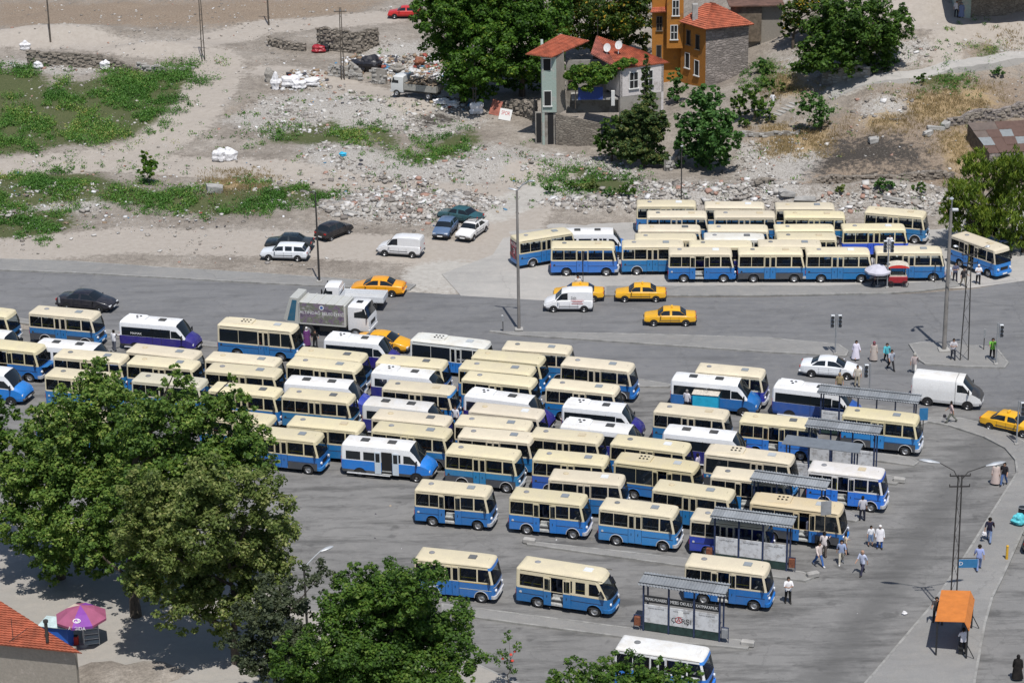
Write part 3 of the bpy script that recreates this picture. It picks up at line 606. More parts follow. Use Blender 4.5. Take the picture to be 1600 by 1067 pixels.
    for s, wn in ((-1, ws), (1, wl)):
        y = s*hw; xb = [0.10]+[v for w_ in wn for v in w_]+[L-0.02 if kind == 'A' else L-0.06]
        def sq(a, b, z0, z1):
            q = [(a, y, z0), (b, y, z0), (b, y, z1), (a, y, z1)]; mb.quad(*(q if s < 0 else q[::-1]))
        e = L-rf
        for k, a in enumerate(xb[:-1]):
            b = min(xb[k+1], e); a_ = min(a, e)
            if k % 2 == 0:
                if s < 0 and a <= d0 and b >= d1: 
                    sq(a, d0, belt, eave); sq(d1, b, belt, eave); sq(d0, d1, w1+0.05, eave)
                elif b > a_: sq(a_, b, belt, eave)
            else:
                sq(a_, b, belt, w0); sq(a_, b, w1, eave)
    strip(mb, RE, belt, w0); strip(mb, RE, w1, eave); strip(mb, RE, w0, w1, 0, 3); strip(mb, RE, w0, w1, 3, 6)
    strip(mb, FR, belt-0.04, eave-0.2, 0, 2); strip(mb, FR, belt-0.04, eave-0.2, len(FR)-2, None)
    P['upper'] = mb.xf(df).mesh('upper_body', 'paint', True, 35)
    mb = MB(); strip(mb, FR, eave-0.2, eave, 0, None); P['visor'] = mb.xf(df).mesh('visor', 'paint', True, 60)
    # panes
    P['pane'] = []
    gl = 'glass' if kind != 'D' else 'glass_dark'
    for s, wn in ((-1, ws), (1, wl)):
        for a, b in wn:
            mb = MB(); y = s*(hw-0.012 if kind != 'D' else hw+0.004); b = min(b, L-rf+0.02); q = [(a, y, w0), (b, y, w0), (b, y, w1), (a, y, w1)]
            mb.quad(*(q if s < 0 else q[::-1])); P['pane'].append(mb.xf(df).mesh('window', gl))
    mb = MB(); strip(mb, FR, belt-0.04, eave-0.2, 1, len(FR)-1); P['wind'] = mb.xf(lambda x, y, z: df(x-0.004, y, z)).mesh('windscreen', 'glass', True, 60)
    mb = MB(); mb.quad((-0.004, 0.76, w0), (-0.004, -0.76, w0), (-0.004, -0.76, w1-0.04), (-0.004, 0.76, w1-0.04)); P['rearw'] = mb.xf(df).mesh('rear_window', 'glass_dark')
    # roof
    mb = MB(); rings = [(eave-0.004, 0.0), (eave+0.07, 0.015), (top-0.08, 0.07), (top-0.03, 0.17), (top, 0.38)]
    if kind == 'R': rings = [(eave-0.004, 0), (eave+0.08, 0.03), (top-0.06, 0.14), (top, 0.3), (top+0.03, 0.5)]
    vs = []; n = len(po)
    for z, d in rings:
        for (x, y) in outline(L, hw, 0, rf):
            cx, cy = L/2, 0; k = (hw-d)/hw; y2 = y*k; x2 = x+(d*0.75 if x < L*0.12 else (-d*(1.0 if kind == 'A' else 1.7) if x > L*0.85 else 0))
            vs.append((x2, y2, z))
    fs = [(r*n+i, r*n+(i+1) % n, (r+1)*n+(i+1) % n, (r+1)*n+i) for r in range(len(rings)-1) for i in range(n)]
    h = n//2; o = (len(rings)-1)*n                       # cap as cross strips
    for i in range(h-1): fs.append((o+i, o+i+1, o+n-2-i, o+n-1-i) if i+1 != n-2-i else (o+i, o+i+1, o+n-1-i))
    mb.add(vs, fs); 
    def dfr(x, y, z): a = df(x, y, min(z, eave)); return (a[0], a[1]*1.004, z-0.03*max(0, (x-(L-1.2))/1.2) if z > eave else z)
    P['roof'] = mb.xf(dfr).mesh('roof', 'roofpaint', True, 50)
    # roof gear
    mb = MB(); mb.cyl((0, 0, 0), (0, 0, 0.05), 0.20, 0.20, 14); mb.dome((0, 0, 0.05), 0.185, 0.05, 14, 3); P['vent'] = mb.mesh('roof_vent', 'matt', True, 40)
    mb = MB(); mb.bbox(-0.28, 0.28, -0.26, 0.26, 0, 0.06, 0.02); mb.bbox(-0.24, 0.24, -0.22, 0.22, 0.062, 0.085, 0.01); P['hatch'] = mb.mesh('roof_hatch', 'matt')
    mb = MB(); mb.prism([(-1.5, -0.72), (0.55, -0.66), (0.78, -0.5), (0.78, 0.5), (0.55, 0.66), (-1.5, 0.72)], 0, 0.10); 
    mb.v = [(x, y*(0.9 if z > 0.05 else 1), z+(0.06*(x+1.5)/2.2 if z > 0.05 else 0)) for x, y, z in mb.v]; P['ac'] = mb.mesh('air_unit', 'roofpaint')
    mb = MB()
    for k in range(3):
        for j in (-1, 1): mb.cyl((-0.1+0.28*k, 0.2*j, 0.13), (-0.1+0.28*k, 0.2*j, 0.185), 0.09, 0.08, 8)
    P['fans'] = mb.mesh('fan', 'black')
    # doors
    lw = (d1-d0)/2-0.035
    mb = MB(); mb.bbox(0, lw, -0.02, 0.02, 0.40, belt, 0.008); P['leaf'] = mb.mesh('door_leaf', 'paint')
    mb = MB(); f = 0.055
    mb.box(0, f, -0.02, 0.02, belt, w1+0.05); mb.box(lw-f, lw, -0.02, 0.02, belt, w1+0.05); mb.box(f, lw-f, -0.02, 0.02, belt, w0-0.04); mb.box(f, lw-f, -0.02, 0.02, w1-0.03, w1+0.05)
    P['dframe'] = mb.mesh('door_frame', 'paint')
    mb = MB(); mb.quad((f, 0, w0-0.04), (lw-f, 0, w0-0.04), (lw-f, 0, w1-0.03), (f, 0, w1-0.03)); P['dpane'] = mb.mesh('pane', 'glass')
    mb = MB(); mb.box(lw*0.42, lw*0.5, -0.04, -0.02, 0.95, 1.10); P['dhandle'] = mb.mesh('handle', 'black')
    mb = MB(); mb.box(d0+0.02, d1-0.02, -hw+0.04, -hw+0.30, 0.36, 0.48); mb.box(d0+0.02, d1-0.02, -hw+0.30, -hw+0.56, 0.36, 0.68); mb.box(d0+0.02, d1-0.02, -hw+0.56, -hw+0.8, 0.36, 0.86)
    P['step'] = mb.xf(lambda x, y, z: (x-L/2, y, z)).mesh('step', 'step')
    # inside and underneath
    mb = MB(); mb.box(0.15, L-0.35, -0.70, 0.93, 0.34, 0.62); mb.box(0.15, d0-0.03, -0.93, -0.70, 0.56, 0.62); mb.box(d1+0.03, L-0.4, -0.93, -0.70, 0.56, 0.62); P['chassis'] = mb.xf(lambda x, y, z: (x-L/2, y, z)).mesh('chassis', 'chassis')
    mb = MB(); mb.bbox(-0.2, 0.2, -0.42, 0.42, 0.72, 1.12, 0.04); mb.bbox(-0.24, -0.1, -0.42, 0.42, 1.12, 1.72, 0.04); P['seat'] = mb.mesh('seat', 'seatcloth')
    mb = MB(); zz = w0+0.17
    mb.box(0.25, d0-0.15, -hw+0.10, -hw+0.13, zz, zz+0.03); mb.box(0.25, 0.28, -hw+0.10, -hw+0.13, 0.6, zz); mb.box(d1+0.12, 0.76*L, -hw+0.10, -hw+0.13, zz, zz+0.03); mb.box(d0-0.03, d0, -0.7, -0.67, 0.6, 2.4); mb.box(d1, d1+0.03, -0.7, -0.67, 0.6, 2.4)
    P['rail'] = mb.xf(lambda x, y, z: (x-L/2, y, z)).mesh('handrail', 'matt')
    mb = MB(); mb.bbox(L-1.0, L-0.35, -0.85, 0.85, 0.62, 1.22, 0.08); mb.cyl((L-1.05, 0.45, 1.25), (L-1.0, 0.45, 1.32), 0.22, 0.22, 10); P['dash'] = mb.xf(lambda x, y, z: (x-L/2, y, z)).mesh('dashboard', 'interior')
    # front and rear fittings
    def strip_off(z0, z1, off, i0, i1, mat, name):
        mb = MB(); pts = [(x+off, y*(1+off*0.3)) for x, y in FR][i0:i1]; base = [(x-0.02, y) for x, y in FR][i0:i1]; k = len(pts)
        vs = [(x, y, z0) for x, y in pts]+[(x, y, z1) for x, y in pts]+[(x, y, z0) for x, y in base]+[(x, y, z1) for x, y in base]
        fs = []
        for i in range(k-1): fs += [(i, i+1, k+i+1, k+i), (k+i, k+i+1, 3*k+i+1, 3*k+i), (2*k+i, 2*k+i+1, i+1, i)]
        fs += [(0, k, 3*k, 2*k), (k-1, 3*k-1, 4*k-1, 2*k-1)]
        mb.add(vs, fs); return mb.xf(df).mesh(name, mat)
    P['bumper'] = strip_off(0.40, 0.62, 0.10, 0, None, 'matt', 'bumper')
    P['grille'] = strip_off(0.82, 1.08, 0.018, 3, len(FR)-3, 'black', 'grille')
    P['trim'] = strip_off(1.14, 1.19, 0.02, 1, len(FR)-1, 'alu', 'front_trim')
    P['light'] = []
    for s in (-1, 1):
        mb = MB(); mb.cyl((L-0.10, s*0.72, 0.93), (L+0.035-(0.05 if kind == 'R' else 0), s*0.70, 0.93), 0.10, 0.095, 10); P['light'].append(mb.xf(df).mesh('headlight', 'lens'))
    P['tail'] = []
    for s in (-1, 1):
        mb = MB(); mb.bbox(-0.02, 0.03, s*0.84-0.07, s*0.84+0.07, 0.8, 1.12, 0.01); P['tail'].append(mb.xf(lambda x, y, z: (x-L/2, y, z)).mesh('tail_light', 'red_lens'))
    mb = MB(); mb.box(L+0.10, L+0.115, -0.26, 0.26, 0.45, 0.57); P['plate'] = mb.xf(df).mesh('number_plate', 'plate')
    mb = MB(); mb.box(0.2, d0-0.02, -hw-0.012, -hw+0.0, 0.93, 0.965); mb.box(d1+0.02, L-rf, -hw-0.012, -hw, 0.93, 0.965); P['rub'] = mb.xf(df).mesh('rub_rail', 'matt')
    mb = MB(); mb.box(0.09, L-rf, -hw-0.006, -hw+0.001, belt-0.035, belt+0.012); P['stripe'] = mb.xf(df).mesh('waist_stripe', 'paint')
    mb = MB(); mb.cyl((0.32, -hw-0.01, 1.02), (0.32, -hw+0.02, 1.02), 0.085, 0.085, 10); P['cap'] = mb.xf(df).mesh('filler_cap', 'matt')
    mb = MB(); mb.cyl((0, -hw-0.015, 0), (0, -hw-0.01, 0), 0.05, 0.05, 6)
    P['mirror'] = []
    for s in (-1, 1):
        mb = MB(); mb.tube([(L-0.42, s*hw*0.99, 1.62), (L-0.34, s*(hw+0.14), 1.60), (L-0.30, s*(hw+0.16), 1.78)], 0.018, 5); mb.bbox(L-0.34, L-0.26, s*(hw+0.16)-0.09, s*(hw+0.16)+0.09, 1.48, 1.92, 0.02)
        P['mirror'].append(mb.xf(df).mesh('mirror', 'black'))
    mb = MB(); mb.box(0.30, L-0.5, -hw-0.003, -hw+0.002, eave-0.028, eave+0.018); mb.box(0.30, L-0.5, hw-0.002, hw+0.003, eave-0.028, eave+0.018); P['gutter'] = mb.xf(lambda x, y, z: (x-L/2, y*(1-0.035*1.08), z)).mesh('gutter', 'matt')
    P['wheels'] = wheels(wr, 0.22, [(rx-L/2, -0.80), (fx-L/2, -0.80), (rx-L/2, 0.80), (fx-L/2, 0.80)])
    P['dim'] = dict(L=L, hw=hw, d0=d0-L/2, d1=d1-L/2, lw=lw, top=top, eave=eave, rear=0.05, front=L-rf-rake*0.9)
    BUSMESH[kind] = P; return P
BEIGE = (0.70, 0.62, 0.43); BLUE = (0.017, 0.165, 0.435); DEEP = (0.02, 0.06, 0.50); CYANB = (0.022, 0.19, 0.42); GREYSK = (0.062, 0.068, 0.080); WHITE = (0.78, 0.79, 0.80)
def make_bus(kind, label, pos, yaw, sx, o, cat='bus', group='midibuses parked close together in the yard'):
    P = bus_parts(kind); D = P['dim']; r = random.Random(o.get('seed', zlib.crc32(label.encode())))
    root = thing('midibus', label, cat, pos, yaw, group, (sx, 1, 1))
    fade = r.uniform(0.92, 1.06)
    up = tuple(min(0.9, c*fade*k) for c, k in zip(o.get('up', BEIGE), (1, 1.0, r.uniform(0.90, 1.10))))
    lo = tuple(c*r.uniform(0.9, 1.12) for c in o.get('lo', BLUE)); sk = o.get('sk') or lo
    k_ = r.uniform(0.88, 1.0); rf = o.get('roof') or tuple(c*k_ for c in up)
    def p(n, me, c=None, loc=(0, 0, 0), par=None): return obj(n, me, par or root, loc, 0, c)
    p('body', P['body'], lo); [p('skirt', q, sk) for q in P['skirt']]; p('wheel_arch', P['arch'], sk if r.random() < 0.6 else (0.5, 0.5, 0.5))
    p('upper_body', P['upper'], up); p('visor', P['visor'], o.get('visor') or up)
    rr = p('roof', P['roof'], rf)
    top = D['top']
    gc = r.choice([(0.22, 0.225, 0.24), (0.55, 0.47, 0.32), (0.16, 0.17, 0.18), (0.25, 0.26, 0.28)])
    if kind == 'D' or o.get('ac'):
        a = p('air_unit', P['ac'], rf, (-D['L']*0.20, 0, top-0.05)); obj('fan', P['fans'], a)
        p('roof_hatch', P['hatch'], (0.42, 0.45, 0.47), (D['L']*0.22, 0, top-0.01))
        mb_c = (0.06, 0.06, 0.065)
    else:
        p('roof_vent', P['vent'], o.get('vent') or gc, (-D['L']*r.uniform(0.28, 0.33), 0.02, top-0.015))
        if not o.get('nohatch') and r.random() < 0.86: p('roof_hatch', P['hatch'], r.choice([(0.22, 0.25, 0.28), (0.25, 0.28, 0.30), (0.55, 0.47, 0.33), (0.12, 0.13, 0.14), (0.70, 0.72, 0.73)]), (D['L']*r.uniform(0.17, 0.22), 0, top-0.012))
    for q in P['pane']: p('window', q)
    p('windscreen', P['wind']); p('rear_window', P['rearw'])
    op = o.get('open'); lw = D['lw']
    for k in (0, 1):
        x = D['d0']+0.024 if k == 0 else D['d0']+0.048+lw; y = -D['hw']-0.004
        if op: x = D['d0']-lw*0.72 if k == 0 else D['d1']-lw*0.28; y = -D['hw']-0.075
        lf = p('door_leaf', P['leaf'], lo, (x, y, 0)); obj('door_frame', P['dframe'], lf, (0, 0, 0), 0, up); obj('pane', P['dpane'], lf); obj('handle', P['dhandle'], lf)
    p('step', P['step']); p('chassis', P['chassis']); p('dashboard', P['dash']); p('handrail', P['rail'], r.choice([(0.7, 0.6, 0.03), (0.7, 0.6, 0.03), (0.6, 0.2, 0.03), (0.55, 0.55, 0.55)]))
    for k in range(4): 
        xx = -D['L']*0.40+k*0.62
        p('seat', P['seat'], None, (xx, 0.45, 0))
        if xx < D['d0']-0.3: p('seat', P['seat'], None, (xx, -0.48, 0))
    p('seat', P['seat'], None, (D['L']*0.18, 0.45, 0)); p('seat', P['seat'], None, (D['L']*0.14, -0.45, 0))
    p('bumper', P['bumper'], o.get('bump') or r.choice([lo, (0.5, 0.5, 0.5), (0.45, 0.46, 0.47), sk])); p('grille', P['grille'])
    if r.random() < 0.6: p('front_trim', P['trim'])
    for q in P['light']: p('headlight', q)
    for q in P['tail']: p('tail_light', q)
    p('number_plate', P['plate'])
    p('rub_rail', P['rub'], o.get('rub') or (0.03, 0.05, 0.10)); p('waist_stripe', P['stripe'], o.get('stripe') or tuple(c*0.9 for c in up)); p('filler_cap', P['cap'], r.choice([(0.6, 0.6, 0.6), (0.03, 0.03, 0.03)]))
    for q in P['mirror']: p('mirror', q)
    p('gutter', P['gutter'], tuple(c*0.16 for c in up))
    put_wheels(root, P['wheels'])
    return root

# ------------------------------------------------------------------ lofted bodies: vans and cars
def loft(sts, pm, names):
    """sts: stations from rear to front, each a list of (y, z) half-section points from sill to centreline with x first.
    pm(i, j) -> part name for the face between station i, i+1 and band j, j+1. Returns {part: MB}"""
    out = {}
    nj = len(sts[0][1])
    for i in range(len(sts)-1):
        xa, A = sts[i]; xb, B = sts[i+1]
        for j in range(nj-1):
            nm = pm(i, j)
            if nm is None: continue
            for s in (-1, 1):
                q = [(xa, s*A[j][0], A[j][1]), (xb, s*B[j][0], B[j][1]), (xb, s*B[j+1][0], B[j+1][1]), (xa, s*A[j+1][0], A[j+1][1])]
                key = nm
                if nm.startswith('*'): key = (nm[1:], s)       # one part for each side
                mb = out.setdefault(key, MB()); mb.quad(*(q if s < 0 else q[::-1]))
    for st, nm, rev in ((sts[0], names[0], True), (sts[-1], names[1], False)):   # end caps
        x, A = st; mb = out.setdefault(nm, MB())
        for j in range(nj-1):
            q = [(x, -A[j][0], A[j][1]), (x, A[j][0], A[j][1]), (x, A[j+1][0], A[j+1][1]), (x, -A[j+1][0], A[j+1][1])]
            mb.quad(*(q[::-1] if rev else q))
    return out
def weld(mb, name, mat, L, ang=32):
    """joins shared corners so that the surface shades smoothly"""
    me = mb.xf(lambda x, y, z: (x-L/2, y, z)).mesh(name, mat)
    bm = bmesh.new(); bm.from_mesh(me); bmesh.ops.remove_doubles(bm, verts=bm.verts, dist=0.0008); bm.to_mesh(me); bm.free()
    me.polygons.foreach_set('use_smooth', [True]*len(me.polygons)); me.set_sharp_from_angle(angle=math.radians(ang)); return me
def arches(spots, hw, ar, wr, L):
    """dark wheel wells standing just proud of the body side"""
    out = []
    for x in spots:
        for s in (-1, 1):
            mb = MB(); n = 12; c = (x-L/2, s*(hw+0.004), wr*0.98)
            vs = [(c[0]+ar*math.cos(math.pi*k/n), c[1], c[2]+ar*math.sin(math.pi*k/n)) for k in range(n+1)]
            vs += [(c[0]-ar, c[1], 0.22), (c[0]+ar, c[1], 0.22)]
            mb.add(vs, [tuple(range(len(vs))) if s < 0 else tuple(reversed(range(len(vs))))]); out.append(mb.mesh('wheel_arch', 'black'))
    return out
VANMESH = {}
def van_parts(kind):
    """V: high-roofed minibus with side windows; P: panel van"""
    if kind in VANMESH: return VANMESH[kind]
    L = 6.0 if kind == 'V' else 5.2; hw = 0.98; zt = 2.46 if kind == 'V' else 2.28; belt = 1.28
    xr = L-1.35                                       # where the roof ends
    def sec(x, z0, zbelt, zw, zr, w, wt):
        return (x, [(w-0.05, z0), (w, z0+0.22), (w, zbelt*0.62+0.1), (w-0.005, zbelt), (wt+0.01, zw), (wt-0.05, zr-0.13), (wt-0.20, zr-0.03), (0, zr)])
    S_ = []
    S_.append(sec(0.0, 0.45, belt, 1.95, zt-0.16, hw-0.07, hw-0.14))
    S_.append(sec(0.10, 0.36, belt, 1.98, zt-0.03, hw-0.005, hw-0.05))
    cuts = [0.30, 1.35, 1.47, 2.65, 2.78, 3.20, 3.30, 3.62] if kind == 'V' else [0.30, 1.6, 3.0, 3.3]
    cuts = [c for c in cuts if c < xr-0.5]+[xr-0.62, xr-0.52]
    for c in cuts: S_.append(sec(c, 0.36, belt, 2.0, zt, hw, hw-0.05))
    S_.append(sec(xr-0.05, 0.36, belt, 1.98, zt-0.02, hw, hw-0.06))
    S_.append(sec(xr+0.25, 0.36, belt, 1.72, zt-0.36, hw, hw-0.09))
    S_.append(sec(xr+0.62, 0.36, belt-0.01, belt+0.05, 1.50, hw-0.01, hw-0.12))
    S_.append(sec(xr+0.95, 0.36, 1.14, 1.18, 1.34, hw-0.03, hw-0.12))
    S_.append(sec(xr+1.16, 0.38, 1.00, 1.05, 1.18, hw-0.09, hw-0.18))
    S_.append(sec(xr+1.29, 0.40, 0.84, 0.88, 0.98, hw-0.17, hw-0.25))
    S_.append(sec(xr+1.35, 0.44, 0.68, 0.72, 0.78, hw-0.25, hw-0.33))
    n = len(S_); nroof = 2+len(cuts)                  # index of the station where the roof starts to fall
    win = set()
    for i in range(1, nroof):
        a, b = S_[i][0], S_[i+1][0]
        if kind == 'V' and b-a > 0.3 and b < xr-0.45: win.add(i)
    def pm(i, j):
        if j == 0: return 'skirt'
        if i >= nroof-2 and j == 3 and nroof-2 < i < nroof+2 and i != nroof-1 and False: return None
        if j == 3:
            if i in win: return '*window'
            if nroof-1 <= i <= nroof+0: return '*cab_window'
            if i == nroof+1: return 'upper_body'
        if j >= 5 and i in (nroof, nroof+1): return 'windscreen'
        if j == 4 and i in (nroof, nroof+1): return 'upper_body'
        if i >= nroof+2: return 'bonnet' if j >= 3 else 'body'
        return 'body' if j <= 2 else ('upper_body' if j <= 4 else 'roof')
    M = loft(S_, pm, ('rear_panel', 'nose'))
    P = {}
    # split side windows by column
    Mw = {}
    for i in sorted(win|{nroof-1}):
        for s in (-1, 1):
            xa, A = S_[i]; xb, B = S_[i+1]
            j = 3; u = 0.10; v = 0.94; o_ = 0.008
            def pt(x, SS, t): return (x, s*(SS[j][0]*(1-t)+SS[j+1][0]*t+o_), SS[j][1]*(1-t)+SS[j+1][1]*t)
            q = [pt(xa+0.04, A, u), pt(xb-0.04, B, u), pt(xb-0.04, B, v), pt(xa+0.04, A, v)]
            mb = MB()
            if i == nroof-1:                      # cab window: two panes of one glass following the raked pillar
                S0, S1, S2 = S_[i], S_[i+1], S_[i+2]
                for (x_a, A_a), (x_b, B_b), v1 in ((S0, S1, 0.90), (S1, (S2[0]+0.14, S2[1]), 0.78)):
                    q = [pt(x_a+(0.05 if x_a == S0[0] else 0), A_a, u), pt(x_b, B_b, u), pt(x_b-(0.12 if v1 < 0.8 else 0), B_b, v1 if v1 > 0.8 else 0.62), pt(x_a+(0.05 if x_a == S0[0] else 0), A_a, 0.90)]; mb.quad(*(q if s < 0 else q[::-1]))
            else: mb.quad(*(q if s < 0 else q[::-1]))
            Mw[(i, s)] = mb
    for key, mb in list(M.items()):
        if isinstance(key, tuple):
            M.setdefault('upper_body', MB()).add(mb.v, mb.f); del M[key]
    mt = dict(windscreen='glass_dark', roof='roofpaint')
    P['shell'] = [(k, weld(mb, k, mt.get(k, 'paint'), L)) for k, mb in M.items()]
    P['win'] = [weld(mb, 'window', 'glass_dark', L) for mb in Mw.values()]
    P['strip'] = []
    for s in (-1, 1):
        mb = MB(); q = [(0.22, s*(hw-0.005+0.004), belt+0.02), (xr-0.52, s*(hw-0.001), belt+0.02), (xr-0.52, s*(hw-0.036), 2.0), (0.22, s*(hw-0.036), 2.0)]; mb.quad(*(q if s < 0 else q[::-1])); P['strip'].append(mb.xf(lambda x, y, z: (x-L/2, y, z)).mesh('window_band', 'glass_dark'))
    fit = []
    def fx(name, mb, mat, ck=None): fit.append((name, mb.xf(lambda x, y, z: (x-L/2, y, z)).mesh(name, mat), ck))
    for s in (-1, 1):
        mb = MB(); mb.bbox(L-0.32, L-0.10, s*0.74-0.13, s*0.74+0.13, 0.76, 0.95, 0.03); fx('headlight', mb, 'lens')
        mb = MB(); mb.bbox(xr+0.38, xr+0.46, s*(hw+0.14)-0.11, s*(hw+0.14)+0.11, 1.28, 1.66, 0.02); mb.tube([(xr+0.45, s*(hw-0.06), 1.36), (xr+0.42, s*(hw+0.1), 1.40)], 0.025, 5); fx('mirror', mb, 'black')
        mb = MB(); mb.bbox(-0.015, 0.04, s*0.86-0.05, s*0.86+0.05, 0.85, 1.5, 0.01); fx('tail_light', mb, 'red_lens')
    mb = MB(); mb.bbox(L-0.30, L+0.03, -0.84, 0.84, 0.40, 0.62, 0.06); fx('bumper', mb, 'matt', 'bump')
    mb = MB(); mb.bbox(L-0.12, L-0.015, -0.45, 0.45, 0.66, 0.80, 0.02); fx('grille', mb, 'black')
    mb = MB(); mb.box(L+0.031, L+0.04, -0.25, 0.25, 0.46, 0.57); fx('number_plate', mb, 'plate')
    mb = MB(); mb.quad((0.02, 0.72, 1.4), (0.02, -0.72, 1.4), (0.035, -0.68, 2.0), (0.035, 0.68, 2.0)); mb.xf(lambda x, y, z: (x-0.06, y, z)); fx('rear_window', mb, 'glass_dark')
    mb = MB(); mb.box(0.2, L-0.4, -0.86, 0.86, 0.30, 0.5); fx('chassis', mb, 'chassis')
    if kind == 'V':
        mb = MB(); mb.box(2.66, 2.68, -hw-0.006, -hw+0.01, 0.5, 2.05); mb.box(3.40, 3.42, -hw-0.006, -hw+0.01, 0.5, 2.05); fx('door_seam', mb, 'black')
        mb = MB(); mb.bbox(0.4, 3.3, -hw-0.16, -hw+0.02, 0.32, 0.38, 0.02); fx('side_step', mb, 'alu')
    P['hatch'] = [('roof_hatch', (-L/2+x, 0, zt-0.005)) for x in (1.4, 3.2)]
    mb = MB(); mb.prism([(-0.8, -0.72), (0.6, -0.68), (0.85, -0.5), (0.85, 0.5), (0.6, 0.68), (-0.8, 0.72)], 0, 0.13); mb.v = [(x, y*(0.9 if z > 0.05 else 1), z) for x, y, z in mb.v]
    P['ac'] = mb.mesh('air_unit', 'roofpaint')
    mb = MB(); mb.cyl((0, 0.2, 0), (0, 0.2, 0.03), 0.1, 0.1, 8); mb.cyl((0.3, 0.2, 0), (0.3, 0.2, 0.03), 0.1, 0.1, 8); mb.cyl((0.15, -0.15, 0), (0.15, -0.15, 0.03), 0.1, 0.1, 8); P['fan'] = mb.mesh('fan', 'black')
    P['fit'] = fit; wr = 0.34; ws = (1.25, L-0.98)
    P['arch'] = arches(ws, hw-0.0, 0.42, wr, L)
    P['wheels'] = wheels(wr, 0.22, [(x-L/2, s*(hw-0.105)) for x in ws for s in (-1, 1)])
    P['dim'] = dict(L=L, hw=hw, zt=zt, xr=xr)
    VANMESH[kind] = P; return P
def make_van(kind, label, pos, yaw, o, name='minibus_van', cat='minibus', group='midibuses parked close together in the yard', sx=1.0):
    P = van_parts(kind); r = random.Random(zlib.crc32(label.encode()))
    root = thing(name, label, cat, pos, yaw, group, (sx, 1, 1))
    up = o.get('up', WHITE); lo = o.get('lo', BLUE); sk = o.get('sk') or lo
    cm = dict(skirt=sk, body=lo, upper_body=up, roof=o.get('roof') or up, bonnet=o.get('bonnet') or lo, nose=lo, rear_panel=up)
    for nm, me in P['shell']: obj(nm, me, root, (0, 0, 0), 0, cm.get(nm))
    for me in P['win']: obj('window', me, root)
    if o.get('band'):
        for me in P['strip']: obj('window_band', me, root)
    for nm, me, ck in P['fit']: obj(nm, me, root, (0, 0, 0), 0, o.get('bump', (0.07, 0.07, 0.075)) if ck else None)
    for me in P['arch']: obj('wheel_arch', me, root)
    if kind == 'V':
        hm = bus_parts('A')['hatch']
        for k, (nm, lc) in enumerate(P['hatch']):
            if o.get('ac') and k == 0:
                a = obj('air_unit', P['ac'], root, (lc[0]-0.3, 0, lc[2]-0.03), 0, up); obj('fan', P['fan'], a, (0, 0, 0.135))
            else: obj(nm, hm, root, lc, 0, o.get('hatch') or (0.05, 0.055, 0.06))
    put_wheels(root, P['wheels']); return root
